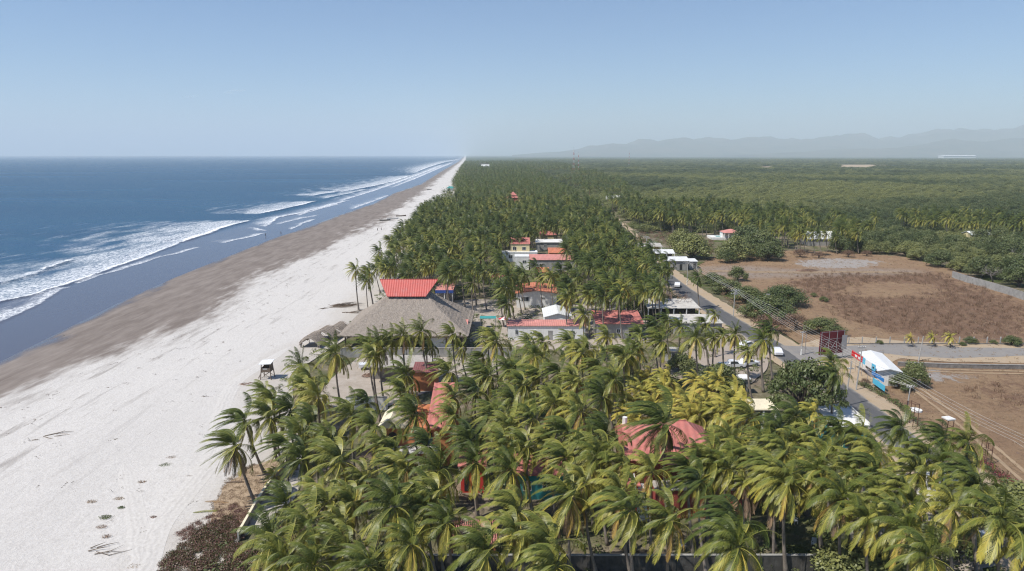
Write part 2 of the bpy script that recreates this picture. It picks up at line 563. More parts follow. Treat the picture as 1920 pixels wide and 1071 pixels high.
def sea_material():
    m, nt, out = new_mat('sea_water')
    pos = worldpos(nt)
    fo, sh = attr(nt, 'foam'), attr(nt, 'shallow')
    big = noise_fac(nt, scaled(nt, pos, (0.25, 1, 1)), 0.006, 5, 0.6, 0.3, 0.7)
    mid = noise_fac(nt, scaled(nt, pos, (0.35, 1, 1)), 0.05, 5, 0.65, 0.3, 0.7)
    rip = N(nt, "ShaderNodeTexNoise", i_Scale=0.55, i_Detail=5.0, i_Roughness=0.65)
    L(nt, scaled(nt, pos, (1, 0.6, 1)), rip.inputs["Vector"])
    swell = N(nt, "ShaderNodeTexNoise", i_Scale=0.07, i_Detail=3.0, i_Roughness=0.5)
    L(nt, scaled(nt, pos, (1, 0.25, 1)), swell.inputs["Vector"])
    deep = mixc(nt, big, (0.010, 0.048, 0.110), (0.022, 0.078, 0.155))
    deep = mixc(nt, mth(nt, 'MULTIPLY', mid, 0.45), deep, (0.020, 0.090, 0.135))
    c = mixc(nt, sh, deep, (0.095, 0.098, 0.125))
    h = mth(nt, 'ADD', mth(nt, 'MULTIPLY', rip.outputs["Fac"], 0.35), swell.outputs["Fac"])
    bn = N(nt, "ShaderNodeBump"); bn.inputs["Distance"].default_value = 0.9
    L(nt, rng_map(nt, sh, 0, 1, 0.5, 0.06), bn.inputs["Strength"]); L(nt, h, bn.inputs["Height"])
    dif = N(nt, "ShaderNodeBsdfDiffuse"); L(nt, c, dif.inputs[0])
    gl = N(nt, "ShaderNodeBsdfGlossy"); gl.inputs["Roughness"].default_value = 0.22
    L(nt, bn.outputs[0], gl.inputs["Normal"])
    gl.inputs[0].default_value = (0.85, 0.93, 1, 1)
    fr = N(nt, "ShaderNodeFresnel"); fr.inputs["IOR"].default_value = 1.33
    L(nt, bn.outputs[0], fr.inputs["Normal"])
    frc = mth(nt, 'MINIMUM', mth(nt, 'MULTIPLY', fr.outputs[0], 0.8), rng_map(nt, sh, 0, 1, 0.20, 0.55))
    ms = N(nt, "ShaderNodeMixShader"); L(nt, frc, ms.inputs[0]); L(nt, dif.outputs[0], ms.inputs[1]); L(nt, gl.outputs[0], ms.inputs[2])
    # crisp leading edge, lace behind it
    n1 = N(nt, "ShaderNodeTexNoise", i_Scale=1.15, i_Detail=7.0, i_Roughness=0.72, i_Distortion=0.9)
    L(nt, scaled(nt, pos, (1, 0.45, 1)), n1.inputs["Vector"])
    n2 = N(nt, "ShaderNodeTexNoise", i_Scale=0.11, i_Detail=4.0, i_Roughness=0.6)
    L(nt, scaled(nt, pos, (1, 0.3, 1)), n2.inputs["Vector"])
    d1 = mth(nt, 'SUBTRACT', n1.outputs["Fac"], 0.5)
    d2 = mth(nt, 'SUBTRACT', n2.outputs["Fac"], 0.5)
    solid = rng_map(nt, mth(nt, 'ADD', fo, mth(nt, 'ADD', mth(nt, 'MULTIPLY', d1, 1.1), mth(nt, 'MULTIPLY', d2, 0.9))), 0.78, 1.08, smooth=True)
    body = rng_map(nt, mth(nt, 'ADD', fo, mth(nt, 'MULTIPLY', d2, 1.3)), 0.10, 0.70, smooth=True)
    lace = rng_map(nt, n1.outputs["Fac"], 0.40, 0.60, 0.12, 1.0, smooth=True)
    ff = mth(nt, 'MAXIMUM', solid, mth(nt, 'MULTIPLY', mth(nt, 'MULTIPLY', body, lace), 0.85))
    fd = N(nt, "ShaderNodeBsdfDiffuse"); fd.inputs[0].default_value = (0.80, 0.81, 0.82, 1)
    m2 = N(nt, "ShaderNodeMixShader")
    L(nt, mth(nt, 'MULTIPLY', ff, mth(nt, 'MINIMUM', mth(nt, 'MULTIPLY', fo, 8.0), 1.0)), m2.inputs[0])
    L(nt, ms.outputs[0], m2.inputs[1]); L(nt, fd.outputs[0], m2.inputs[2])
    L(nt, m2.outputs[0], out.inputs["Surface"])
    return m


me = npmesh('sea', np.stack([X, Y, Z], -1).reshape(-1, 3), grid_faces(len(ys), len(ss)), [sea_material()],
            dict(foam=foam.ravel(), shallow=shallow.ravel()), True)
tag(link_mesh('sea', me), kind='structure', label='blue ocean with white lines of surf along the sand')

# ---------------- ground: one sheet to the horizon
ys = rows(1150, 293.6, 200, near=(-400, -60, 0, 30, 45), far=(14000, 20000, 40000, 70000))
off = np.concatenate([[0, 3], np.linspace(8, 330, 80), np.geomspace(360, 70000, 30)])
X = veg_x(ys)[:, None] - 1.5 + off[None, :]
Y = np.repeat(ys[:, None], len(off), 1)
Z = np.array([[0.10 * noise.noise((x * 0.06, y * 0.06, 9.0)) if 10 < k < 82 and y < 3000 else 0.0 for k, x in enumerate(row)] for row, y in zip(X, ys)]) * 0.8 - 0.26


def ground_material():
    m, nt, out = new_mat('ground_soil')
    pos = worldpos(nt)
    a = noise_fac(nt, pos, 0.07, 5, 0.65, 0.4, 0.6)
    b = noise_fac(nt, pos, 0.6, 6, 0.7, 0.35, 0.65)
    f = noise_fac(nt, pos, 4.0, 5, 0.75, 0.3, 0.7)
    dirt = mixc(nt, b, (0.13, 0.10, 0.07), (0.30, 0.245, 0.185))
    grass = mixc(nt, f, (0.035, 0.055, 0.014), (0.10, 0.125, 0.03))
    c = mixc(nt, a, dirt, grass)
    sep = N(nt, "ShaderNodeSeparateXYZ"); L(nt, pos, sep.inputs[0])
    far = rng_map(nt, sep.outputs["Y"], 500, 1200)
    c = mixc(nt, far, c, mixc(nt, noise_fac(nt, pos, 0.012, 5, 0.6), (0.030, 0.050, 0.016), (0.055, 0.075, 0.026)))
    principled(nt, out, c, 0.95, 0.1, f, 0.5, 0.12)
    return m


me = npmesh('ground', np.stack([X, Y, Z], -1).reshape(-1, 3), grid_faces(len(ys), len(off)), [ground_material()], None, True)
tag(link_mesh('ground', me), kind='structure', label='flat sandy and grassy land behind the beach')

# ---------------- road network
road_pts = [(2160, 1240), (1960, 1068), (1840, 962), (1733, 862), (1646, 788), (1587, 740), (1455, 652), (1375, 605), (1330, 578), (1256, 526), (1205, 478), (1165, 430), (1130, 400),
            (1080, 370), (1035, 342), (1000, 322), (970, 308)]
rp = [P(a, b) for a, b in road_pts]
ry = np.array([p.y for p in rp]); rx = np.array([p.x for p in rp])
_k = np.ones(25) / 25
_yy = np.linspace(ry[0], 700, 400)
_xx = np.convolve(np.pad(np.interp(_yy, ry, rx), 12, mode='edge'), _k, mode='valid')


def road_x(y):
    y = np.asarray(y, float)
    return np.where(y < 690, np.interp(y, _yy, _xx), np.interp(y, ry, rx))


def ribbon(name, cx, ys, half, z, m, edge=0.0, seed=1, attrs=True, n=9, wmul=None):
    us = np.linspace(-1, 1, n)
    jag = np.array([[edge * noise.noise((y * 0.3, u * 3, seed)) if abs(u) == 1 else 0 for u in us] for y in ys])
    hw = half if wmul is None else half * wmul
    X = cx[:, None] + us[None, :] * (np.asarray(hw) * np.ones(len(ys)))[:, None] + jag
    Yv = np.repeat(np.asarray(ys)[:, None], n, 1)
    Zv = np.full_like(X, z)
    me = npmesh(name, np.stack([X, Yv, Zv], -1).reshape(-1, 3), grid_faces(len(ys), n), [m],
                dict(u=np.repeat(us[None, :], len(ys), 0).ravel()), False)
    return tag(link_mesh(name, me), kind='structure')


def asphalt_material():
    m, nt, out = new_mat('asphalt')
    pos = worldpos(nt)
    u = attr(nt, 'u')
    f = noise_fac(nt, pos, 5.0, 6, 0.8, 0.3, 0.7)
    a = noise_fac(nt, scaled(nt, pos, (1, 0.15, 1)), 0.6, 5, 0.6)
    c = mixc(nt, f, (0.070, 0.070, 0.075), (0.115, 0.113, 0.115))
    c = mixc(nt, mth(nt, 'MULTIPLY', a, 0.5), c, (0.150, 0.145, 0.140))
    # dust carried over the right-hand edge, a worn pale strip
    au = mth(nt, 'ADD', mth(nt, 'ABSOLUTE', u), mth(nt, 'MULTIPLY', mth(nt, 'SUBTRACT', noise_fac(nt, pos, 0.8, 5, 0.7), 0.5), 0.25))
    c = mixc(nt, rng_map(nt, au, 0.72, 1.05, smooth=True), c, (0.27, 0.245, 0.215))
    principled(nt, out, c, 0.85, 0.25, f, 0.3, 0.02)
    return m


def dust_material(name, c0, c1, c2):
    m, nt, out = new_mat(name)
    pos = worldpos(nt)
    a = noise_fac(nt, pos, 0.35, 6, 0.7)
    f = noise_fac(nt, pos, 3.5, 6, 0.75, 0.3, 0.7)
    c = mixc(nt, f, c0, c1)
    c = mixc(nt, mth(nt, 'MULTIPLY', a, 0.6), c, c2)
    principled(nt, out, c, 0.95, 0.1, f, 0.5, 0.06)
    return m


M['asphalt'] = asphalt_material()
M['verge'] = dust_material('verge_dust', (0.34, 0.25, 0.155), (0.46, 0.355, 0.24), (0.40, 0.33, 0.26))
M['pad'] = dust_material('packed_sand', (0.33, 0.275, 0.225), (0.43, 0.37, 0.31), (0.30, 0.245, 0.20))
M['gravel'] = dust_material('grey_gravel', (0.27, 0.255, 0.24), (0.36, 0.34, 0.32), (0.22, 0.21, 0.20))
M['sand_yard'] = dust_material('yard_sand', (0.36, 0.31, 0.26), (0.50, 0.44, 0.38), (0.28, 0.23, 0.18))
yr = np.concatenate([np.linspace(ry[0], 320, 190), np.geomspace(325, 1700, 60)])
ribbon('verge', road_x(yr) + 0.9, yr, 5.6, 0.012, M['verge'], 1.1, 3)
ribbon('road', road_x(yr), yr, 2.9, 0.03, M['asphalt'], 0.25, 5)


def poly_sheet(name, pts, z, m, step=1.5, px=True, edge=0.6, attr_fn=None):
    """flat sheet with slightly ragged outline"""
    w = [P(a, b) for a, b in pts] if px else [Vector((a, b, 0)) for a, b in pts]
    bm = bmesh.new()
    out = []
    for i, p in enumerate(w):
        q = w[(i + 1) % len(w)]
        n = max(1, int((q - p).length / step))
        for k in range(n):
            r = p.lerp(q, k / n)
            out.append((r.x + edge * noise.noise((r.x * .3, r.y * .3, 1)), r.y + edge * noise.noise((r.x * .3, r.y * .3, 7)), z))
    vs = [bm.verts.new(v) for v in out]
    bm.faces.new(vs)
    bmesh.ops.triangulate(bm, faces=bm.faces[:])
    me = bpy.data.meshes.new(name)
    bm.normal_update()
    if sum(f.normal.z for f in bm.faces) < 0:
        bmesh.ops.reverse_faces(bm, faces=bm.faces[:])
    bm.to_mesh(me); bm.free()
    me.materials.append(m)
    return tag(link_mesh(name, me), kind='structure')


# ---------------- dry fields east of the road
field_px = [(2240, 1210), (1990, 1040), (1900, 950), (1800, 880), (1712, 800), (1618, 728), (1560, 690), (1480, 636), (1408, 590), (1352, 545), (1300, 500),
            (1330, 480), (1400, 472), (1500, 468), (1690, 480), (1790, 505), (1925, 550), (2250, 640), (2700, 760)]
fw = [P(a, b) for a, b in field_px]
fx0, fx1 = min(p.x for p in fw), max(p.x for p in fw)
fy0, fy1 = min(p.y for p in fw), max(p.y for p in fw)
st = 1.6
gx = np.arange(fx0, min(fx1, 230), st); gy = np.arange(fy0, fy1, st)
GX, GY = np.meshgrid(gx, gy)


def inside(poly, X, Y):
    r = np.zeros(X.shape, bool)
    n = len(poly)
    for i in range(n):
        (xa, ya), (xb, yb) = poly[i], poly[(i + 1) % n]
        c = ((ya > Y) != (yb > Y)) & (X < (xb - xa) * (Y - ya) / (yb - ya + 1e-9) + xa)
        r ^= c
    return r


def soft(polys, X, Y, r=5.0):
    """1 inside any polygon, fading over about r metres"""
    acc = np.zeros(X.shape)
    offs = [(r * math.cos(a) * q, r * math.sin(a) * q) for a in np.linspace(0, 6.283, 7)[:-1] for q in (0.5, 1)] + [(0, 0)]
    for poly in polys:
        w = [(P(a, b).x, P(a, b).y) for a, b in poly]
        s = sum(inside(w, X + dx, Y + dy).astype(float) for dx, dy in offs) / len(offs)
        acc = np.maximum(acc, s)
    return acc


weed_polys = [
    [(1470, 528), (1560, 512), (1640, 516), (1700, 512), (1760, 512), (1800, 530), (1850, 545), (1890, 560), (1925, 580), (1925, 640), (1700, 628), (1620, 610), (1560, 585), (1530, 560), (1500, 545)],
    [(1840, 720), (1925, 715), (1925, 765), (1880, 770), (1850, 750)],
    [(1640, 740), (1700, 745), (1720, 770), (1660, 760)],
]
tan_polys = [[(1560, 545), (1620, 528), (1740, 530), (1770, 545), (1740, 560), (1620, 560)],
             [(1480, 548), (1530, 565), (1560, 600), (1520, 615), (1480, 600), (1450, 570)]]
ash_polys = [[(1490, 489), (1560, 484), (1640, 487), (1655, 493), (1620, 502), (1540, 503), (1495, 498)],
             [(1690, 697), (1780, 692), (1815, 705), (1800, 716), (1720, 712)]]
grey_polys = [[(1310, 500), (1400, 498), (1480, 505), (1640, 503), (1740, 507), (1700, 514), (1480, 520), (1380, 522), (1330, 515)]]
ins = inside([(p.x, p.y) for p in fw], GX, GY)
idx = np.arange(GX.size).reshape(GX.shape)
fq = np.stack([idx[:-1, :-1], idx[:-1, 1:], idx[1:, 1:], idx[1:, :-1]], -1).reshape(-1, 4)
keep = (ins[:-1, :-1] & ins[:-1, 1:] & ins[1:, 1:] & ins[1:, :-1]).ravel()
FZ = np.array([[0.05 * noise.noise((x * .12, y * .12, 2)) for x in gx] for y in gy]) - 0.07
WEED = soft(weed_polys, GX, GY, 6) * (1 - 0.9 * soft(tan_polys, GX, GY, 7))


def field_material():
    m, nt, out = new_mat('dry_field')
    pos = worldpos(nt)
    we, ash, gr = attr(nt, 'weed'), attr(nt, 'ash'), attr(nt, 'grey')
    a = noise_fac(nt, pos, 0.10, 6, 0.7, 0.35, 0.65)
    b = noise_fac(nt, scaled(nt, pos, (1.0, 0.5, 1)), 0.45, 6, 0.75, 0.35, 0.65)
    f = noise_fac(nt, pos, 3.2, 6, 0.8, 0.3, 0.7)
    tan = mixc(nt, f, (0.25, 0.163, 0.097), (0.42, 0.295, 0.182))
    tan = mixc(nt, mth(nt, 'MULTIPLY', a, 0.6), tan, (0.23, 0.140, 0.090))
    tan = mixc(nt, mth(nt, 'MULTIPLY', noise_fac(nt, scaled(nt, pos, (0.5, 1.2, 1)), 0.9, 6, 0.8, 0.52, 0.7), 0.75), tan, (0.115, 0.082, 0.058))
    mar = mixc(nt, f, (0.150, 0.088, 0.060), (0.265, 0.170, 0.110))
    wf = rng_map(nt, mth(nt, 'ADD', we, mth(nt, 'MULTIPLY', mth(nt, 'SUBTRACT', b, 0.5), 1.4)), 0.30, 0.75)
    c = mixc(nt, wf, tan, mar)
    c = mixc(nt, mth(nt, 'MULTIPLY', gr, mth(nt, 'ADD', mth(nt, 'MULTIPLY', b, 0.5), 0.4)), c, (0.30, 0.25, 0.215))
    af = rng_map(nt, mth(nt, 'ADD', ash, mth(nt, 'MULTIPLY', mth(nt, 'SUBTRACT', b, 0.5), 1.1)), 0.45, 0.8)
    c = mixc(nt, af, c, mixc(nt, f, (0.27, 0.24, 0.22), (0.45, 0.41, 0.375)))
    principled(nt, out, c, 0.95, 0.08, f, 0.8, 0.18)
    return m


M['field'] = field_material()
me = npmesh('field', np.stack([GX, GY, FZ], -1).reshape(-1, 3), fq[keep], [M['field']],
            dict(weed=WEED.ravel(), ash=soft(ash_polys, GX, GY, 4).ravel(), grey=soft(grey_polys, GX, GY, 4).ravel()), True)
tag(link_mesh('field', me), kind='structure', label='dry brown vacant lots beside the road')

# side road and forecourt
poly_sheet('junction_dust', [(1505, 700), (1478, 652), (1530, 637), (1620, 632), (1700, 640), (1925, 648), (2300, 655), (2300, 690), (1925, 682), (1760, 678), (1690, 672),
                              (1640, 690), (1640, 730), (1600, 745), (1560, 715)], 0.02, M['verge'])
M['side'] = dust_material('worn_side_road', (0.20, 0.19, 0.185), (0.27, 0.255, 0.245), (0.30, 0.27, 0.235))
poly_sheet('side_road', [(1462, 648), (1560, 652), (1620, 647), (1690, 643), (1800, 652), (1925, 653), (2300, 659), (2300, 676), (1925, 667), (1790, 672), (1700, 668), (1640, 661),
                         (1560, 672), (1520, 690), (1490, 668)], 0.035, M['side'], edge=0.5)
poly_sheet('sand_pad', [(1238, 700), (1290, 655), (1345, 625), (1405, 622), (1440, 655), (1440, 690), (1410, 720), (1330, 716), (1280, 712)], 0.02, M['pad'])
poly_sheet('sand_yard', [(590, 745), (640, 690), (690, 660), (850, 655), (960, 660), (930, 700), (800, 735), (730, 760), (640, 770)], -0.145, M['sand_yard'])
poly_sheet('back_yard', [(700, 575), (880, 560), (1210, 560), (1215, 640), (1090, 660), (900, 640), (845, 650)], -0.15, M['sand_yard'])
M['bank'] = dust_material('dry_bank_soil', (0.33, 0.245, 0.165), (0.47, 0.365, 0.255), (0.40, 0.30, 0.21))
poly_sheet('dry_bank', [(400, 945), (430, 905), (470, 878), (520, 862), (540, 880), (505, 925), (475, 962), (450, 1000), (420, 985), (395, 990)], 0.09, M['bank'], edge=.9, step=.7)
poly_sheet('garden_paving', [(1560, 1000), (1580, 925), (1640, 890), (1780, 880), (1900, 960), (1930, 1040), (1800, 1075), (1640, 1040)], -0.14, M['sand_yard'])

# vehicle tracks in the sand
M['track'] = dust_material('pressed_sand', (0.49, 0.465, 0.44), (0.58, 0.555, 0.53), (0.47, 0.445, 0.42))


def track_material():
    m, nt, out = new_mat('rutted_sand')
    pos = worldpos(nt)
    u = attr(nt, 'u')
    fine = noise_fac(nt, pos, 2.2, 6, .75, .3, .7)
    wob = mth(nt, 'MULTIPLY', mth(nt, 'SUBTRACT', noise_fac(nt, pos, .5, 3, .6, .2, .8), .5), .7)
    u2 = mth(nt, 'ADD', u, wob)
    rip = mth(nt, 'MULTIPLY', mth(nt, 'ADD', mth(nt, 'SINE', mth(nt, 'MULTIPLY', u2, 12.0)), 1.0), .5)
    edge = rng_map(nt, mth(nt, 'ABSOLUTE', u), .95, .45, smooth=True)
    brk = noise_fac(nt, pos, .35, 5, .7, .35, .65)
    k = mth(nt, 'MULTIPLY', mth(nt, 'MULTIPLY', rip, edge), mth(nt, 'ADD', mth(nt, 'MULTIPLY', brk, .45), .08))
    c = mixc(nt, fine, (0.50, 0.47, 0.435), (0.645, 0.615, 0.58))
    c = mixc(nt, k, c, (0.42, 0.395, 0.37))
    principled(nt, out, c, .95, .1, mth(nt, 'ADD', fine, mth(nt, 'MULTIPLY', mth(nt, 'MULTIPLY', rip, edge), mth(nt, 'MULTIPLY', brk, -.8))), .4, .06)
    return m


M['track'] = track_material()


def track(pts, half=1.5):
    w = smooth_path([P(a, b) for a, b in pts], 60)
    us = np.linspace(-1, 1, 9)
    vs = []
    for i, p in enumerate(w):
        d = (w[min(i + 1, len(w) - 1)] - w[max(i - 1, 0)]).normalized()
        n_ = Vector((d.y, -d.x, 0))
        for u in us:
            q = p + n_ * (u * half * min(1, .15 + i / 12, .15 + (len(w) - 1 - i) / 12))
            vs.append((q.x, q.y))
    xs, yy = np.array([v[0] for v in vs]), np.array([v[1] for v in vs])
    zz = beach_z(xs, yy)
    fr_ = np.clip((xs - veg_x(yy) + 1) / 8, 0, 1)
    dn = np.array([noise.noise((x * .11, y * .05, 3.0)) for x, y in vs])
    zz = zz + np.clip((xs - dry_x(yy)) / 12, 0, 1) * dn * .16 * (1 - fr_) - fr_ * .10
    k = len(us)
    zz = zz + np.tile(0.045 - .03 * np.abs(us), len(w))
    fs = grid_faces(len(w), k)
    tag(link_mesh('sand_track', npmesh('sand_track', np.stack([xs, yy, zz], -1), fs, [M['track']], dict(u=np.tile(us, len(w))), True)), kind='structure')


def smooth_path(w, n):
    """Catmull-Rom through the points"""
    out = []
    for i in range(len(w) - 1):
        p0, p1, p2, p3 = w[max(i - 1, 0)], w[i], w[i + 1], w[min(i + 2, len(w) - 1)]
        for k in range(n // (len(w) - 1)):
            t = k / (n // (len(w) - 1))
            out.append(0.5 * ((2 * p1) + (p2 - p0) * t + (2 * p0 - 5 * p1 + 4 * p2 - p3) * t * t + (3 * p1 - p0 - 3 * p2 + p3) * t ** 3))
    out.append(w[-1])
    return out


track([(262, 1120), (275, 1050), (300, 985), (345, 930), (385, 880), (410, 835)])
track([(262, 1060), (258, 990), (245, 920), (232, 870)], 1.1)
track([(400, 820), (415, 770), (440, 720), (480, 690), (545, 650)], 1.3)

def field_track(pts, half=.3, sep=.85):
    w = smooth_path([P(a, b) for a, b in pts], 40)
    for s in (-sep, sep):
        vs = []
        for i, p in enumerate(w):
            d = (w[min(i + 1, len(w) - 1)] - w[max(i - 1, 0)]).normalized()
            n_ = Vector((d.y, -d.x, 0))
            for o_ in (-half, half):
                q = p + n_ * (s + o_ * (1 + .5 * noise.noise((p.x * .5, p.y * .5, s + o_))))
                vs.append((q.x, q.y, 0.0))
        fs = np.array([(2 * i, 2 * i + 1, 2 * i + 3, 2 * i + 2) for i in range(len(w) - 1)])
        tag(link_mesh('dirt_track', npmesh('dirt_track', vs, fs[:, ::-1], [M['rut']])), kind='structure')


M['rut'] = dust_material('dry_rut', (0.31, 0.225, 0.145), (0.43, 0.32, 0.21), (0.27, 0.19, 0.125))
field_track([(1690, 705), (1740, 745), (1800, 790), (1870, 850), (1960, 930)])
field_track([(1690, 692), (1800, 696), (1930, 699), (2100, 704)], .35)
field_track([(1745, 850), (1800, 872), (1870, 915), (1960, 985)], .3)
field_track([(1330, 508), (1480, 511), (1620, 510), (1720, 513)], .8, 1.2)

# ---------------- hills on the horizon
prof = [(960, 290.5), (1010, 287), (1080, 280), (1150, 270), (1220, 262), (1300, 259), (1400, 262), (1480, 258), (1560, 260), (1640, 257), (1700, 255), (1740, 246), (1770, 239),
        (1830, 240), (1870, 246), (1905, 238), (1960, 230), (2100, 222), (2300, 240), (2600, 262), (2900, 285)]
front_prof = [(1380, 291), (1480, 284), (1560, 282), (1640, 277), (1700, 272), (1760, 268), (1840, 266), (1920, 262), (2050, 262), (2300, 275), (2600, 290)]


def hill_range(name, prof, D, depth, seed):
    pxs = np.linspace(prof[0][0], prof[-1][0], 260)
    pys = np.interp(pxs, [a for a, b in prof], [b for a, b in prof])
    vs = []
    nd = 14
    for i, (a, b) in enumerate(zip(pxs, pys)):
        top = at(a, b, D)
        hz = max(top.z, 2)
        for j in range(nd):
            t = j / (nd - 1) * 2 - 1
            x = top.x; y = D + t * depth
            prof_h = max(0.0, 1 - abs(t) ** 1.3)
            h = hz * prof_h * (1 + (0.35 * noise.fractal((x * .0011, y * .0011, seed), 1, 2, 5) if abs(t) > .05 else 0.04 * noise.noise((x * .004, seed, 0))))
            vs.append((x, y, h - 1))
    fs = grid_faces(len(pxs), nd)
    m, nt, out = new_mat(name + '_scrub')
    pos = worldpos(nt)
    c = mixc(nt, noise_fac(nt, pos, 0.002, 6, 0.6), (0.05, 0.06, 0.03), (0.13, 0.11, 0.07))
    principled(nt, out, c, 0.95, 0.05)
    tag(link_mesh(name, npmesh(name, vs, fs, [m], None, True)), kind='structure')


hill_range('hills', prof, 18000, 3000, 1.0)
hill_range('hills', front_prof, 14000, 1800, 5.0)

# ---------------- air
hm, hnt, hout = new_mat('haze')
pv = N(hnt, "ShaderNodeVolumePrincipled")
pv.inputs["Color"].default_value = (0.84, 0.945, 1.0, 1)
pv.inputs["Density"].default_value = 0.0001
pv.inputs["Anisotropy"].default_value = 0.0
L(hnt, pv.outputs[0], hout.inputs["Volume"])
hb = MB().box(-90000, 90000, -3000, 90000, -12, 1030)
tag(hb.build('haze', hm), kind='stuff', label='thin pale haze in the air')

# ---------------- two wisps of cloud, far above the haze
def cloud(px, py, wpx, hpx, seed):
    c = at(px, py, 21000)
    sx, sz = wpx * 21000 / 1280 / 2, hpx * 21000 / 1280 / 2
    bm = bmesh.new(); bmesh.ops.create_icosphere(bm, subdivisions=4, radius=1)
    for v in bm.verts:
        v.co *= 1 + .3 * noise.noise(v.co * 1.7 + Vector((seed, 0, 0)))
        v.co = Vector((v.co.x * sx, v.co.y * sx * .6, v.co.z * sz))
    me = bpy.data.meshes.new('cloud'); bm.to_mesh(me); bm.free()
    me.materials.append(M['cloud'])
    o = link_mesh('cloud', me); o.location = c; o.rotation_euler = (0, -.12, 0)
    tag(o, kind='stuff', label='thin wisp of white cloud low in the blue sky')


cm_m, cnt, cout = new_mat('cloud_vapour')
cv_ = N(cnt, "ShaderNodeVolumePrincipled")
cv_.inputs["Color"].default_value = (1, 1, 1, 1)
cn_ = noise_fac(cnt, scaled(cnt, worldpos(cnt), (1, 1, 3)), 0.006, 4, .6, .45, .7)
L(cnt, mth(cnt, 'MULTIPLY', cn_, 0.0016), cv_.inputs["Density"])
L(cnt, cv_.outputs[0], cout.inputs["Volume"])
M['cloud'] = cm_m
cloud(438, 172, 44, 7, 1.0)
cloud(356, 181, 42, 5, 4.0)

# =================================================================== VEGETATION
def leaf_material(name, stops, trans=0.25, rnd=0.12, rough=0.45):
    """leaf colour runs along the `tint` of each frond or leaf; each plant differs a little"""
    m, nt, out = new_mat(name)
    t = attr(nt, 'tint')
    oi = N(nt, "ShaderNodeObjectInfo").outputs["Random"]
    t2 = mth(nt, 'ADD', t, mth(nt, 'MULTIPLY', mth(nt, 'SUBTRACT', oi, 0.5), rnd))
    cr = N(nt, "ShaderNodeValToRGB")
    el = cr.color_ramp.elements
    el[0].position, el[0].color = stops[0][0], (*stops[0][1], 1)
    el[1].position, el[1].color = stops[-1][0], (*stops[-1][1], 1)
    for p, c in stops[1:-1]:
        e = el.new(p); e.color = (*c, 1)
    L(nt, t2, cr.inputs[0])
    c = cr.outputs[0]
    b = N(nt, "ShaderNodeBsdfPrincipled")
    L(nt, c, b.inputs["Base Color"])
    b.inputs["Roughness"].default_value = rough
    b.inputs["Specular IOR Level"].default_value = 0.36
    tr = N(nt, "ShaderNodeBsdfTranslucent")
    L(nt, mixc(nt, 0.5, c, (0.22, 0.23, 0.03)), tr.inputs[0])
    ms = N(nt, "ShaderNodeMixShader"); ms.inputs[0].default_value = trans
    L(nt, b.outputs[0], ms.inputs[1]); L(nt, tr.outputs[0], ms.inputs[2])
    L(nt, ms.outputs[0], out.inputs["Surface"])
    return m


M['frond'] = leaf_material('palm_frond', [(0.0, (0.034, 0.056, 0.012)), (0.3, (0.110, 0.136, 0.024)), (0.55, (0.285, 0.275, 0.055)), (0.78, (0.50, 0.42, 0.075)),
                                          (0.88, (0.44, 0.29, 0.07)), (1.0, (0.24, 0.15, 0.09))], 0.13, rough=.42)
M['dry_frond'] = leaf_material('dry_frond', [(0.0, (0.11, 0.075, 0.05)), (0.5, (0.24, 0.165, 0.11)), (1.0, (0.36, 0.23, 0.12))], 0.1)
M['leaf'] = leaf_material('broad_leaf', [(0.0, (0.034, 0.058, 0.017)), (0.35, (0.096, 0.124, 0.044)), (0.7, (0.190, 0.206, 0.076)), (1.0, (0.30, 0.30, 0.09))], 0.2)
M['scrub'] = leaf_material('dry_scrub_leaf', [(0.0, (0.10, 0.058, 0.045)), (0.4, (0.20, 0.118, 0.076)), (0.7, (0.28, 0.185, 0.12)), (1.0, (0.40, 0.30, 0.19))], 0.15)
M['bougain'] = leaf_material('bougainvillea_leaf', [(0.0, (0.03, 0.05, 0.015)), (0.5, (0.06, 0.07, 0.02)), (0.55, (0.22, 0.02, 0.05)), (1.0, (0.38, 0.03, 0.09))], 0.2)
M['vine'] = leaf_material('beach_vine', [(0.0, (0.028, 0.045, 0.012)), (0.45, (0.075, 0.115, 0.025)), (0.55, (0.14, 0.07, 0.055)), (0.8, (0.20, 0.10, 0.085)), (1.0, (0.34, 0.25, 0.17))], 0.15)
M['trunk'] = plain('palm_trunk_bark', (0.235, 0.200, 0.170), 0.95, 0.3, 1.5, spec=0.1, bump=0.4)
M['bark'] = plain('tree_bark', (0.14, 0.115, 0.095), 0.95, 0.3, 2, spec=0.1, bump=0.4)
M['bare'] = plain('bare_branch', (0.26, 0.17, 0.125), 0.95, 0.25, 2, spec=0.1)
M['dead_grey'] = plain('dead_grey_branch', (0.25, 0.225, 0.21), 0.95, 0.25, 2, spec=0.1)
WIND = Vector((-1.0, -0.10, -0.02)).normalized()
DOWN = Vector((0, 0, -1))


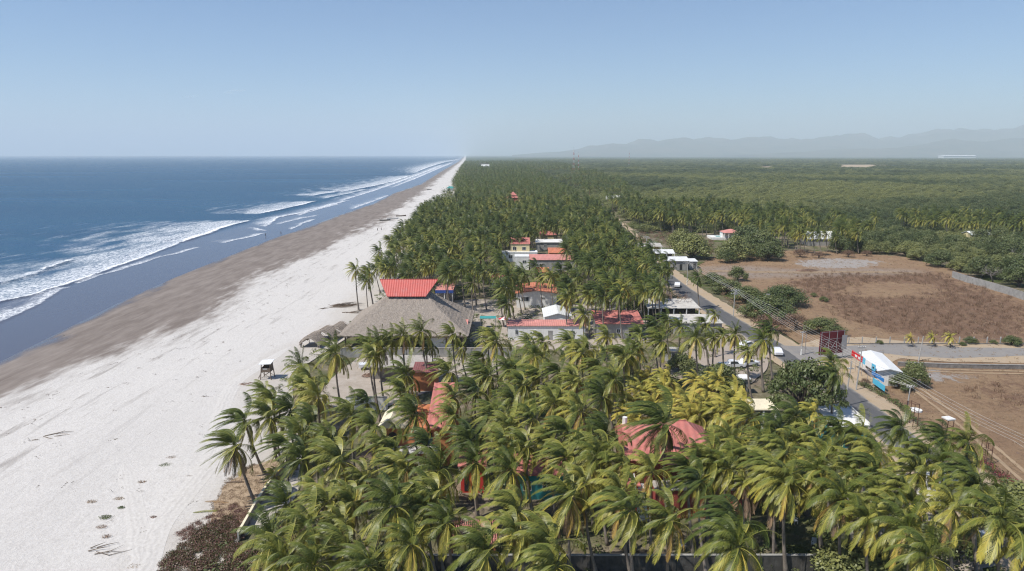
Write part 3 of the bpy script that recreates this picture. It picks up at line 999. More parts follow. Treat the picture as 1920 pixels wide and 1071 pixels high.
def frond(vs, fs, ts, rng, az, el, length, wind, sag, tint, nl=34, wid=0.036, dry=False):
    n = 10
    d = Vector((math.cos(az) * math.cos(el), math.sin(az) * math.cos(el), math.sin(el)))
    p = d * 0.15
    st = length / n
    pts, dirs = [p.copy()], [d.copy()]
    for i in range(n):
        t = (i + 1) / n
        d = (d + WIND * wind * (0.25 + 0.9 * t) + DOWN * sag * (0.35 + t)).normalized()
        p = p + d * st
        pts.append(p.copy()); dirs.append(d.copy())
    # rachis: narrow three-sided strip
    b0 = len(vs)
    for i, q in enumerate(pts):
        s = dirs[i].cross(Vector((0, 0, 1)))
        s = s.normalized() if s.length > 1e-3 else Vector((1, 0, 0))
        w = 0.055 * (1 - i / n) + 0.012
        for a in (s * w, -s * w):
            vs.append(q + a); ts.append(min(1, tint + 0.16))
    for i in range(n):
        a = b0 + 2 * i
        fs.append((a, a + 1, a + 3, a + 2))
    roll = rng.uniform(-0.3, 0.3)
    for k in range(nl):
        t = (k + 0.6) / nl
        t = 0.10 + 0.90 * t
        f = t * n
        i = min(n - 1, int(f)); u = f - i
        q = pts[i].lerp(pts[i + 1], u)
        dd = dirs[i].lerp(dirs[i + 1], u).normalized()
        up = Vector((0, 0, 1))
        s = dd.cross(up)
        s = s.normalized() if s.length > 1e-2 else Vector((0, 1, 0))
        upn = s.cross(dd)
        ll = length * 0.245 * (math.sin(math.pi * (0.14 + 0.80 * t)) ** 0.7) * rng.uniform(0.85, 1.1)
        for sg in (-1, 1):
            side = (s * sg * math.cos(roll * sg) + upn * (0.25 + 0.2 * sg * roll)).normalized()
            ld = (side * rng.uniform(.55, .85) + dd * 0.62 + WIND * wind * 3.4 + DOWN * (0.22 + sag * 2.0) + Vector((rng.gauss(0, .04), rng.gauss(0, .04), rng.gauss(0, .04)))).normalized()
            ld2 = (ld + DOWN * (0.45 if not dry else 0.8) + WIND * wind * 2.5).normalized()
            a = ld.cross(upn)
            a = (a.normalized() if a.length > 1e-3 else dd) * wid
            a = (a + dd * wid).normalized() * wid * rng.uniform(.7, 1.2)
            m1 = q + ld * ll * 0.55
            tip = m1 + ld2 * ll * 0.5
            b = len(vs)
            tt = min(1, max(0, tint + rng.uniform(-0.07, 0.07)))
            vs += [q - a * .6, q + a * .6, m1 + a * .7, m1 - a * .7, tip]
            ts += [tt, tt, tt, tt, min(1, tt + 0.08)]
            fs += [(b, b + 1, b + 2, b + 3), (b + 3, b + 2, b + 4)]


def crown_mesh(name, seed, nf=30, L0=4.0, wind=0.20, tint=0.25, yellow=0.3, nl=44, wid=0.047, skirt=0.0):
    """coconut crown: young fronds upright and swept downwind, old ones hanging"""
    rng = random.Random(seed)
    vs, fs, ts = [], [], []
    ga = rng.random() * 6.28
    for i in range(nf):
        a = i / (nf - 1)                       # 0 youngest
        az = ga + i * 2.39996 + rng.uniform(-0.2, 0.2)
        el = R(84 - 128 * a ** 1.05 + rng.uniform(-8, 8))
        ln = L0 * (0.70 + 0.40 * math.sin(math.pi * (0.2 + 0.6 * a))) * rng.uniform(0.88, 1.1)
        w = wind * rng.uniform(0.55, 1.35) * (1.0 - 0.75 * max(0, a - 0.45) / 0.55)
        t = tint + yellow * a ** 1.6 + rng.uniform(-0.12, 0.12)
        if a > 0.85 and rng.random() < skirt: t = rng.uniform(0.82, 1.0)
        frond(vs, fs, ts, rng, az, el, ln, w, 0.15 + 0.13 * a, min(0.97, max(0, t)), nl, wid)
    # nuts and the swollen leaf bases, kept in the same head
    for i in range(8):
        an = rng.random() * 6.28; r = rng.uniform(0.25, 0.4)
        c = Vector((math.cos(an) * r, math.sin(an) * r, rng.uniform(-0.55, -0.2)))
        b = len(vs); h = 0.16
        vs += [c + Vector(o) * h for o in ((1, 0, 0), (-1, 0, 0), (0, 1, 0), (0, -1, 0), (0, 0, 1.2), (0, 0, -1.2))]
        ts += [0.62] * 6
        fs += [(b, b + 2, b + 4), (b + 2, b + 1, b + 4), (b + 1, b + 3, b + 4), (b + 3, b, b + 4), (b + 2, b, b + 5), (b + 1, b + 2, b + 5), (b + 3, b + 1, b + 5), (b, b + 3, b + 5)]
    return npmesh(name, [tuple(v) for v in vs], fs, [M['frond']], dict(tint=ts))


def skirt_mesh(name, seed, n=11, L0=3.4):
    rng = random.Random(seed)
    vs, fs, ts = [], [], []
    for i in range(n):
        az = i * 2.4 + rng.uniform(-.3, .3)
        frond(vs, fs, ts, rng, az, R(rng.uniform(-62, -30)), L0 * rng.uniform(.7, 1.1), 0.05, 0.22, rng.uniform(0, 1), 30, 0.04, True)
    return npmesh(name, [tuple(v) for v in vs], fs, [M['dry_frond']], dict(tint=ts))


def trunk_mesh(name, seed, lean=0.8, bend=0.5, h=10.0):
    """ringed, slightly swollen at the foot; local top stored"""
    rng = random.Random(seed)
    an = rng.uniform(-0.6, 0.6) + math.pi
    mb = MB()
    pts, rad = [], []
    k = 12
    for i in range(k + 1):
        t = i / k
        o = lean * t + bend * math.sin(math.pi * t * 0.9) * rng.choice((1, 1, 1))
        pts.append((math.cos(an) * o, math.sin(an) * o, h * t))
        rad.append(0.17 * (1 - 0.35 * t) + 0.14 * math.exp(-t * 12) + (0.012 if i % 2 else 0))
    mb.tube(pts, rad, 8)
    me = mb.mesh(name, M['trunk'], True)
    return me, Vector(pts[-1])


CROWNS = {k: [] for k in ('green', 'dark', 'yellow', 'gold', 'calm', 'far')}
for i in range(7):
    CROWNS['green'].append(crown_mesh('crown', 10 + i, 27 + i % 3, 4.05, 0.17 + 0.03 * i, 0.28 + 0.03 * (i % 3), 0.34))
for i in range(5):
    CROWNS['dark'].append(crown_mesh('crown', 30 + i, 27, 4.05, 0.19 + 0.03 * i, 00.13, 0.32))
for i in range(4):
    CROWNS['yellow'].append(crown_mesh('crown', 50 + i, 26, 4.0, 0.14 + 0.03 * i, 0.39, 0.40, skirt=0.6))
for i in range(4):
    CROWNS['gold'].append(crown_mesh('crown', 70 + i, 22, 4.0, 0.13 + 0.03 * i, 0.62, 0.20, 44, 0.055))
for i in range(4):
    CROWNS['calm'].append(crown_mesh('crown', 90 + i, 26, 4.25, 0.06 + 0.02 * i, 0.26, 0.45, skirt=0.4))
SKIRTS = [skirt_mesh('dry_fronds', 200 + i) for i in range(3)]
TRUNKS = [trunk_mesh('trunk', 300 + i, 0.3 + 0.25 * i, 0.2 + 0.12 * (i % 3)) for i in range(6)]
TRUNK_LEAN = trunk_mesh('trunk', 320, 3.6, 0.5)
prng = random.Random(77)
N_PALM = [0]


def palm(x, y, h, kind='green', size=1.0, skirt=False, label=None, group=None, lean=None, rz=None, base=None):
    """x, y: ground position under the crown; the foot stands upwind of it by the trunk's lean"""
    tm, top = prng.choice(TRUNKS) if lean is None else lean
    rz = prng.uniform(-0.45, 0.45) if rz is None else rz
    size *= 0.87 if y < 112 else (0.86 if y < 150 else 0.92)
    sx = prng.uniform(0.85, 1.15)
    tv = Matrix.Rotation(rz, 3, 'Z') @ Vector((top.x * sx, top.y * sx, 0))
    loc = (x - tv.x, y - tv.y, 0.0) if base is None else base
    e = empty('coconut_palm', loc, rz, label, 'palm tree', group)
    t = link_mesh('trunk', tm, e, (0, 0, -0.4), 0, (sx, sx, (h + 0.4) / 10.0))
    c = link_mesh('crown', prng.choice(CROWNS[kind]), e, (top.x * sx, top.y * sx, h), prng.uniform(-0.25, 0.25) - rz, (size, size * prng.uniform(.9, 1.1), size * prng.uniform(.92, 1.1)))
    if skirt:
        link_mesh('dry_fronds', prng.choice(SKIRTS), e, (top.x * sx, top.y * sx, h - 0.25), prng.uniform(0, 6), (size, size, size))
    N_PALM[0] += 1
    return e


# ------------------------------------------------------------------ broad-leaved trees
def foliage(vs, fs, ts, rng, blobs, n, leaf, tint):
    for bx, by, bz, br, bs in blobs:
        k = max(4, int(n * (br ** 2) / sum(b[3] ** 2 for b in blobs)))
        bt = tint + rng.uniform(-0.14, 0.14)
        for _ in range(k):
            d = Vector((rng.gauss(0, 1), rng.gauss(0, 1), rng.gauss(0.25, 1))).normalized()
            r = br * (rng.random() ** 0.33) * rng.uniform(.75, 1.08)
            c = Vector((bx, by, bz)) + Vector((d.x * r, d.y * r, d.z * r * bs))
            nrm = (d + Vector((rng.gauss(0, .5), rng.gauss(0, .5), rng.gauss(.4, .5)))).normalized()
            u = nrm.orthogonal().normalized()
            u = Matrix.Rotation(rng.random() * 6.28, 3, nrm) @ u
            w = nrm.cross(u)
            s = leaf * rng.uniform(.6, 1.3)
            b = len(vs)
            vs += [c - u * s, c + w * s * .55 + nrm * s * .12, c + u * s, c - w * s * .55 + nrm * s * .12]
            fs += [(b, b + 1, b + 2, b + 3)]
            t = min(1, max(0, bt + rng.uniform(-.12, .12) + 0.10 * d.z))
            ts += [t] * 4


def tree_meshes(seed, rx=4.0, h=6.5, n=2600, leaf=0.30, nb=16, tint=0.35, mat='leaf', trunk_h=0.35, flat=0.75, brf=0.42):
    rng = random.Random(seed)
    blobs = []
    for i in range(nb):
        an = i * 2.4 + rng.random(); q = math.sqrt((i + .5) / nb)
        r = rx * (brf - 0.10 * q) * rng.uniform(.8, 1.25)
        blobs.append((math.cos(an) * q * rx * .78, math.sin(an) * q * rx * .78, h * (trunk_h + (0.92 - trunk_h) * (1 - 0.80 * q ** 1.8) * rng.uniform(.72, 1.0)), r, flat))
    vs, fs, ts = [], [], []
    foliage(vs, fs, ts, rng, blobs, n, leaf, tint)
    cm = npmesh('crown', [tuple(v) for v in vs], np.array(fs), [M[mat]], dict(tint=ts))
    tb = MB()
    tr = rx * 0.05 + .05
    tb.tube([(0, 0, -0.2), (rng.uniform(-.1, .1), 0, h * trunk_h * .6), (rng.uniform(-.2, .2), rng.uniform(-.2, .2), h * trunk_h)], [tr * 1.4, tr, tr * .9], 7)
    for bx, by, bz, br, bs in blobs[::2]:
        m1 = Vector((bx * .4, by * .4, h * trunk_h + (bz - h * trunk_h) * .45))
        tb.tube([(0, 0, h * trunk_h * .8), m1, (bx, by, bz)], [tr * .7, tr * .45, tr * .12], 5)
    tm = tb.mesh('trunk', M['bark'], True)
    return tm, cm


TREES = {
    'big': [tree_meshes(400 + i, 5.0, 7.0, 6500, 0.22, 26, 0.34, trunk_h=.14) for i in range(3)],
    'bush': [tree_meshes(420 + i, 3.0, 3.4, 4200, 0.14, 14, 0.46, trunk_h=.15, flat=.8) for i in range(3)],
    'bright': [tree_meshes(440 + i, 4.0, 5.0, 6000, 0.18, 22, 0.66, trunk_h=.10) for i in range(2)],
    'airy': [tree_meshes(460, 7.0, 8.5, 7500, 0.20, 46, 0.34, trunk_h=.30, flat=.38, brf=.27)],
    'brown': [tree_meshes(480 + i, 3.4, 4.4, 2400, 0.13, 16, 0.35, 'scrub', .25) for i in range(2)],
}
trng = random.Random(5)


def tree(kind, x, y, sx, sz, label, group=None, cat='tree', name='broadleaf_tree'):
    tm, cm = trng.choice(TREES[kind])
    e = empty(name, (x, y, 0), trng.random() * 6.28, label, cat, group)
    link_mesh('trunk', tm, e, None, 0, (sx, sx, sz))
    link_mesh('crown', cm, e, None, 0, (sx, sx, sz))
    return e


def bare_tree(name, x, y, h, r, seed, mat, label, lean=(0, 0)):
    rng = random.Random(seed)
    tb, br = MB(), MB()
    tb.tube([(0, 0, -.2), (lean[0] * .3, lean[1] * .3, h * .25), (lean[0] * .5, lean[1] * .5, h * .42)], [.24, .17, .13], 7)
    top = Vector((lean[0] * .5, lean[1] * .5, h * .42))

    def grow(p, d, ln, rad, depth):
        q = p + d * ln
        mid = p.lerp(q, .5) + Vector((rng.gauss(0, .06), rng.gauss(0, .06), rng.gauss(0, .06))) * ln
        br.tube([p, mid, q], [rad, rad * .8, rad * .6], 4)
        if depth == 0: return
        for _ in range(3 if depth > 1 else 4):
            nd = (d + Vector((rng.gauss(0, .6), rng.gauss(0, .6), rng.gauss(.10, .45)))).normalized()
            grow(q if rng.random() < .6 else mid, nd, ln * rng.uniform(.55, .8), rad * .6, depth - 1)
    for i in range(7):
        an = i * 2.4
        d = Vector((math.cos(an) * r / h * 1.6, math.sin(an) * r / h * 1.6, rng.uniform(.35, 1))).normalized()
        grow(top - Vector((0, 0, rng.uniform(0, h * .12))), d, h * .30, .075, 3)
    e = empty(name, (x, y, 0), 0, label, 'tree')
    tb.build('trunk', M[mat], e, True)
    br.build('branches', M[mat], e, True)
    return e


# ------------------------------------------------------------------ scattered masses: one object each, instanced from unlinked sources
def source(name, me):
    o = bpy.data.objects.new(name, me)
    return o


def scatter(name, pts, scales, sources, label, seed=0, zs=None, wind=False, squash=(0.8, 1.2), tilt=0.0):
    """stuff: points with size, turned at random, carrying one of the sources"""
    n = len(pts)
    me = bpy.data.meshes.new(name)
    me.vertices.add(n)
    me.vertices.foreach_set("co", np.asarray(pts, np.float32).ravel())
    rs = np.random.RandomState(seed)
    for an, dt, dv in (("size", 'FLOAT', scales), ("pick", 'INT', rs.randint(0, len(sources), n)),
                       ("turn", 'FLOAT', rs.uniform(-.35, .35, n) if wind else rs.uniform(0, 6.28, n)), ("tall", 'FLOAT', rs.uniform(*squash, n) * scales if zs is None else zs)):
        a = me.attributes.new(an, dt, 'POINT')
        a.data.foreach_set("value", np.asarray(dv, np.int32 if dt == 'INT' else np.float32))
    o = bpy.data.objects.new(name, me)
    COL.objects.link(o)
    tag(o, label, None, None, 'stuff')
    ng = bpy.data.node_groups.new(name + '_scatter', 'GeometryNodeTree')
    ng.interface.new_socket("Geometry", in_out='INPUT', socket_type='NodeSocketGeometry')
    ng.interface.new_socket("Geometry", in_out='OUTPUT', socket_type='NodeSocketGeometry')
    gi, go = ng.nodes.new('NodeGroupInput'), ng.nodes.new('NodeGroupOutput')
    mp = ng.nodes.new('GeometryNodeMeshToPoints')
    ng.links.new(gi.outputs[0], mp.inputs[0])
    iop = ng.nodes.new('GeometryNodeInstanceOnPoints')
    ng.links.new(mp.outputs[0], iop.inputs["Points"])
    g2i = ng.nodes.new('GeometryNodeGeometryToInstance')
    for s in reversed(sources):
        oi = ng.nodes.new('GeometryNodeObjectInfo'); oi.inputs["Object"].default_value = s
        ng.links.new(oi.outputs["Geometry"], g2i.inputs[0])
    ng.links.new(g2i.outputs[0], iop.inputs["Instance"])
    iop.inputs["Pick Instance"].default_value = True

    def na(nm, dt):
        a = ng.nodes.new('GeometryNodeInputNamedAttribute'); a.data_type = dt
        a.inputs["Name"].default_value = nm
        return a.outputs["Attribute"]
    ng.links.new(na("pick", 'INT'), iop.inputs["Instance Index"])
    cx = ng.nodes.new('ShaderNodeCombineXYZ')
    ng.links.new(na("turn", 'FLOAT'), cx.inputs[2])
    ng.links.new(cx.outputs[0], iop.inputs["Rotation"])
    c2 = ng.nodes.new('ShaderNodeCombineXYZ')
    sz = na("size", 'FLOAT')
    ng.links.new(sz, c2.inputs[0]); ng.links.new(sz, c2.inputs[1]); ng.links.new(na("tall", 'FLOAT'), c2.inputs[2])
    ng.links.new(c2.outputs[0], iop.inputs["Scale"])
    ng.links.new(iop.outputs[0], go.inputs[0])
    md = o.modifiers.new('scatter', 'NODES'); md.node_group = ng
    return o


def far_palm_mesh(seed, nf=20, nl=9):
    """whole palm in one mesh, for the mass of palms too far off to count"""
    rng = random.Random(seed)
    vs, fs, ts = [], [], []
    ga = rng.random() * 6
    for i in range(nf):
        a = i / (nf - 1)
        frond(vs, fs, ts, rng, ga + i * 2.4, R(80 - 115 * a), 4.6 * rng.uniform(.8, 1.1), 0.22 * rng.uniform(.6, 1.2), 0.06 + .05 * a, 0.14 + 0.32 * a ** 1.5, nl, 0.17)
    vs = [v + Vector((0, 0, 9)) for v in vs]
    b = len(vs)
    for z, r in ((-.2, .25), (9.1, .14)):
        for k in range(5):
            vs.append(Vector((math.cos(k * 1.257) * r + (0 if z > 5 else .6), math.sin(k * 1.257) * r, z)))
            ts.append(0.99)
    for k in range(5):
        fs.append((b + k, b + (k + 1) % 5, b + 5 + (k + 1) % 5, b + 5 + k))
    return npmesh('far_palm', [tuple(v) for v in vs], fs, [M['frond']], dict(tint=ts))


def far_tree_mesh(seed, n=2400, leaf=.20, tint=.4, r=4.2, h=5.2, nb=14):
    rng = random.Random(seed)
    blobs = []
    for i in range(nb):
        an = i * 2.4; q = math.sqrt((i + .5) / nb)
        blobs.append((math.cos(an) * q * r * .75, math.sin(an) * q * r * .75, h * (.85 - .42 * q ** 2) * rng.uniform(.8, 1.05), r * rng.uniform(.34, .5), .7))
    vs, fs, ts = [], [], []
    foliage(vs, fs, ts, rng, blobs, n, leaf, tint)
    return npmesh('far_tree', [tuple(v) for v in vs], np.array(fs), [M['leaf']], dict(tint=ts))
def poisson(test, x0, x1, y0, y1, r, seed, tries=1):
    rg = random.Random(seed)
    cell = {}
    out = []
    n = int((x1 - x0) * (y1 - y0) / (r * r) * 2.2)
    for _ in range(n):
        x, y = rg.uniform(x0, x1), rg.uniform(y0, y1)
        if not test(x, y): continue
        i, j = int(x // r), int(y // r)
        if any((x - a) ** 2 + (y - b) ** 2 < r * r for di in (-1, 0, 1) for dj in (-1, 0, 1) for a, b in cell.get((i + di, j + dj), ())): continue
        cell.setdefault((i, j), []).append((x, y)); out.append((x, y))
    return out


poisson_pts = poisson

# =================================================================== PALMS AND TREES IN PLACE
def crown_at(px, py, h):
    p = P(px, py, h)
    return p.x, p.y


def leaning_palm(base_px, crown_px, h, kind, label, size=1.0, skirt=False):
    b = P(*base_px); c = P(*crown_px, h)
    off = c - b
    pts, rad = [], []
    for i in range(13):
        t = i / 12
        s = t ** 0.8
        pts.append((off.x * s, off.y * s, h * t - 0.2 * (1 - t)))
        rad.append(0.18 * (1 - .35 * t) + .14 * math.exp(-t * 12) + (.012 if i % 2 else 0))
    mb = MB().tube(pts, rad, 8)
    e = empty('coconut_palm', (b.x, b.y, 0), 0, label, 'palm tree', None)
    link_mesh('trunk', mb.mesh('trunk', M['trunk'], True), e)
    link_mesh('crown', prng.choice(CROWNS[kind]), e, (off.x, off.y, h), prng.uniform(-.2, .2), (size,) * 3)
    if skirt: link_mesh('dry_fronds', prng.choice(SKIRTS), e, (off.x, off.y, h - .3), prng.uniform(0, 6), (size,) * 3)
    N_PALM[0] += 1


leaning_palm((483, 948), (440, 836), 8.2, 'green', 'tall palm leaning out over the sand with a curved bare trunk and hanging grey fronds', 0.98, True)
leaning_palm((498, 886), (458, 790), 8.6, 'green', 'leaning palm behind the curved one, its foot at the edge of the sand', 0.92)
leaning_palm((520, 862), (505, 783), 8.4, 'green', 'slightly leaning palm third from the open beach', 0.95)

ZONES = [  # label, group, crown height range, list of (px, py, kind[, size])
    ("windblown palm on the grove's edge, between the dry sand and the white garden wall", 'palms along the edge of the sand', (8.0, 9.5),
     [(496, 738, 'green', .8), (513, 752, 'green', .9), (564, 688, 'calm'), (597, 746, 'yellow', 1.1), (564, 815, 'green'), (545, 772, 'dark'), (618, 830, 'green'), (536, 836, 'green', .9),
      (568, 862, 'dark')]),
    ("tall palm with a long bare trunk standing in the sandy yard before the concrete shed", 'palms in the sandy yard', (10.0, 11.5),
     [(629, 664, 'calm', 1.15), (711, 645, 'calm'), (690, 650, 'green', .9), (756, 630, 'calm', .9), (733, 640, 'green', .85), (790, 622, 'calm', .95), (848, 628, 'green', .9), (700, 668, 'green', .85)]),
    ("small dark palm against the grey compound wall of the thatched hall", 'small palms at the compound wall', (6.0, 7.0),
     [(800, 652, 'dark', .65), (811, 651, 'dark', .6), (864, 652, 'green', .85), (906, 672, 'green', .9)]),
    ("palm crowding the cream and orange house with the pink tiled roof", 'palms round the orange house', (8.5, 10.0),
     [(761, 704, 'green', 1.05), (757, 738, 'green'), (778, 778, 'dark', 1.15), (658, 780, 'green', 1.1), (688, 756, 'dark', .8), (719, 832, 'yellow', .8), (841, 698, 'green', 1.1),
      (850, 782, 'green', .9), (800, 838, 'dark', .9), (742, 842, 'green', .85), (700, 800, 'green', .9), (891, 736, 'dark', 1.1), (881, 826, 'dark'), (635, 866, 'green', 1.1), (850, 745, 'yellow', .8)]),
    ("dense windswept palm in the block between the thatched hall and the red roofed house", 'palms of the central block', (8.5, 10.5),
     [(931, 642, 'yellow', 1.1), (956, 694, 'green', 1.05), (1005, 668, 'calm', 1.15), (1017, 641, 'green', .9), (1070, 645, 'green'), (1124, 690, 'green', 1.1), (1091, 662, 'yellow'),
      (1169, 668, 'green', 1.1), (961, 752, 'green'), (1038, 757, 'yellow', 1.05), (1129, 744, 'dark', 1.1), (956, 803, 'green'), (1064, 812, 'green', 1.1), (1135, 813, 'dark'), (1032, 836, 'yellow'),
      (946, 838, 'yellow'), (1137, 846, 'yellow', .9), (998, 786, 'green'), (925, 778, 'green'), (1090, 772, 'yellow'), (1182, 668, 'calm'), (915, 705, 'green', .9), (1048, 700, 'green'),
      (980, 722, 'green', .9), (1080, 718, 'yellow', .9), (1150, 712, 'green', .95), (1100, 842, 'green'), (985, 838, 'green', .9)]),
    ("tall slim palm at the edge of the sandy parking lot by the road", 'slim palms beside the parking lot', (9.0, 10.5),
     [(1240, 640, 'green', 1.15), (1305, 634, 'calm', 1.1), (1339, 633, 'calm', .7), (1355, 628, 'yellow', .7), (1379, 628, 'calm', .8), (1402, 658, 'yellow', .6), (1431, 637, 'calm', .95),
      (1443, 618, 'dark', .95), (1228, 612, 'dark', .95), (1095, 590, 'yellow', .95), (1340, 590, 'yellow', .55), (1275, 612, 'green', .8), (1322, 606, 'green', .75), (1250, 600, 'dark', .9), (1308, 520, 'dark', .8)]),
    ("low golden yellow palm in the clump behind the red roofed house", 'golden palms behind the red roof', (4.2, 6.0),
     [(1213, 712, 'gold'), (1250, 712, 'gold'), (1240, 731, 'gold'), (1187, 756, 'gold'), (1181, 777, 'gold', .9), (1223, 759, 'gold'), (1268, 750, 'gold', 1.1), (1307, 716, 'gold', .9),
      (1330, 733, 'gold'), (1317, 758, 'gold', 1.05), (1376, 748, 'gold'), (1370, 772, 'gold', 1.1), (1307, 781, 'gold'), (1343, 777, 'gold'), (1286, 788, 'gold'), (1200, 735, 'gold', .9),
      (1290, 765, 'gold'), (1355, 757, 'gold', .9), (1395, 765, 'gold', .9), (1195, 790, 'gold', .9), (1345, 712, 'gold', .8)]),
    ("green palm of the belt between the red roofed house and the paved road", 'palms between the red house and the road', (8.0, 9.5),
     [(1408, 784, 'green'), (1492, 782, 'dark'), (1370, 826, 'calm', .9), (1345, 832, 'green', .8), (1460, 809, 'dark'), (1433, 834, 'green'), (1527, 822, 'green'), (1688, 806, 'dark', 1.05),
      (1768, 824, 'dark', .9), (1814, 832, 'green'), (1612, 822, 'green', 1.1), (1572, 806, 'dark', .9), (1470, 850, 'green'), (1550, 858, 'yellow'), (1640, 850, 'yellow'), (1395, 858, 'green'),
      (1500, 835, 'yellow', .9), (1735, 858, 'green')]),
    ("palm in the garden lawn behind the white edged beach wall", 'palms on the beach side lawn', (7.5, 9.0),
     [(744, 872, 'green', .95), (684, 900, 'yellow', .8), (536, 948, 'dark', .9), (597, 930, 'yellow', .8), (578, 990, 'green'), (612, 944, 'green', .9), (789, 933, 'dark'), (509, 1010, 'calm'),
      (530, 1050, 'green', 1.1), (648, 1032, 'green', 1.1), (690, 1062, 'green'), (640, 985, 'yellow', .8), (590, 1062, 'calm', .9), (660, 945, 'green', .8)]),
    ("palm growing round the pink slatted pergola and the small red house", 'palms round the pergola', (8.0, 9.5),
     [(822, 883, 'calm', 1.05), (893, 868, 'calm'), (958, 882, 'calm', 1.05), (818, 930, 'green'), (799, 952, 'green', .9), (839, 980, 'calm', .9), (969, 960, 'green', 1.05), (910, 1034, 'green', 1.1),
      (1028, 1024, 'green', 1.1), (965, 1004, 'yellow', .8), (1040, 1064, 'green'), (770, 1020, 'calm', .9), (760, 880, 'yellow', .8)]),
    ("palm with pale bare trunk in front of the red roofed house", 'palms before the red roofed house', (9.0, 10.5),
     [(1330, 868, 'green', 1.0), (1290, 878, 'green', .95), (1222, 885, 'yellow', .9), (1168, 868, 'yellow', .9), (1362, 878, 'green', .9), (1059, 860, 'green', .95), (1124, 858, 'calm'), (1164, 930, 'yellow', 1.05), (1181, 958, 'green'), (1255, 976, 'yellow'), (1376, 990, 'dark', 1.1), (1383, 1026, 'calm', 1.05), (1437, 874, 'green'),
      (1475, 905, 'yellow', 1.05), (1536, 884, 'calm', 1.1), (1334, 872, 'yellow', .95), (1535, 900, 'green'), (1095, 905, 'yellow', .8), (1310, 905, 'dark', .8)]),
    ("large palm in the gardens by the road corner, beside the white walled building", 'palms of the road corner gardens', (8.5, 10.0),
     [(1640, 886, 'dark', 1.05), (1720, 888, 'green', 1.1), (1768, 868, 'calm', .9), (1581, 936, 'calm', 1.1), (1646, 926, 'calm', .9), (1680, 968, 'green', 1.05), (1822, 895, 'dark', 1.1), (1831, 916, 'green'),
      (1705, 994, 'calm', 1.05), (1740, 1046, 'calm'), (1600, 880, 'green'), (1690, 920, 'green', .9), (1785, 955, 'yellow', .9), (1625, 975, 'green', .8), (1920, 1000, 'green')]),
]
single = [
    (1068, 930, 9.5, 'yellow', 1.1, True, 'palm with orange yellow fronds and a thick skirt of dead brown ones'),
    (1244, 796, 12.0, 'dark', 1.45, True, 'tall dark shaggy palm standing in front of the pink red tiled roof'),
    (740, 950, 10.0, 'calm', 1.25, False, 'wide star shaped palm with long spreading fronds near the pergola'),
    (1334, 880, 8.6, 'calm', .6, True, 'palm hung with a long column of dead brown fronds before the dark red wall'),
    (1393, 905, 8.4, 'yellow', .5, True, 'withered palm with a big bundle of dry pinkish brown fronds'),
    (1715, 946, 8.8, 'yellow', .85, True, 'palm with a dark brown heart and drooping yellow fronds'),
    (1877, 975, 9.6, 'calm', 1.25, False, 'big arching palm in the corner garden with its pale trunk in full view'),
    (1458, 898, 9.6, 'yellow', 1.0, True, 'palm with two long yellow fronds spread level like wings'),
    (1707, 634, 2.0, 'gold', .42, False, 'young yellow palm by the fence, apart from the other two'),
    (1748, 632, 2.2, 'gold', .46, False, 'young yellow palm by the fence, middle of three'),
    (1782, 632, 2.4, 'gold', .5, False, 'young yellow palm by the fence, fullest of three and nearest the grey green shrub'),
    (515, 893, 2.2, 'gold', .5, False, 'short stemless young palm at the top of the dry bank by the sand'),
]
for z in ZONES:
    label, group, (h0, h1), lst = z
    for q in lst:
        h = prng.uniform(h0, h1)
        x, y = crown_at(q[0], q[1], h)
        sz = (q[3] if len(q) > 3 else 1.0) * prng.uniform(.94, 1.06)
        palm(x, y, h, q[2], sz, prng.random() < (0.35 if q[2] in ('yellow', 'calm') else 0.10), label, group)
for px, py, h, kind, sz, sk, label in single:
    x, y = crown_at(px, py, h)
    e_ = palm(x, y, h, kind, sz, False, label)
    if sk:
        cr_ = [o for o in e_.children if o.name.startswith('crown')][0]
        link_mesh('dry_fronds', prng.choice(SKIRTS), e_, cr_.location - Vector((0, 0, .2)), prng.uniform(0, 6), (1.15, 1.15, 1.25))

# palms of the long grove: nearest ones singly, the rest one mass
CLEAR = [(702, 515, 818, 560), (660, 556, 862, 606), (816, 533, 852, 566), (962, 528, 1052, 575), (1008, 570, 1080, 604), (950, 602, 1100, 612), (943, 446, 1008, 480), (964, 476, 1088, 500),
         (1008, 428, 1060, 473), (1215, 558, 1318, 590), (1262, 590, 1358, 606), (1116, 592, 1212, 610), (920, 513, 952, 522), (1010, 499, 1030, 510), (950, 361, 975, 372), (898, 305, 918, 313),
         (915, 590, 960, 604), (1100, 520, 1125, 530), (835, 345, 856, 358)]


def blocked(x, y, h, r):
    px, py = proj(x, y, h)
    rp = r * 1280 / y
    for a, b, c, d in CLEAR:
        if a - rp * .2 < px < c + rp * .2 and b < py < d + rp * .35:
            return True
    tx, ty = proj(x, y, 0)
    return False




fill_label, fill_group = ZONES[4][0], ZONES[4][1]
have = [(o.location.x, o.location.y) for o in bpy.data.objects if o.name.startswith('coconut_palm')]


def fill_ok(x, y):
    px, py = proj(x, y, 9)
    if not (872 < px < 1225 and (633 if 930 < px < 1112 else 622) < py < 700): return False
    if -12 < x < 30 and 143 < y < 152 and prng.random() < .3: return False
    return not any((x - a) ** 2 + (y - b) ** 2 < 13 for a, b in have)


for x, y in poisson_pts(fill_ok, -14, 32, 116, 150, 4.6, 91):
    palm(x, y, prng.uniform(7.5, 9.5), prng.choice(('green', 'green', 'dark', 'calm', 'yellow')), prng.uniform(.85, 1.05), False, fill_label, fill_group)
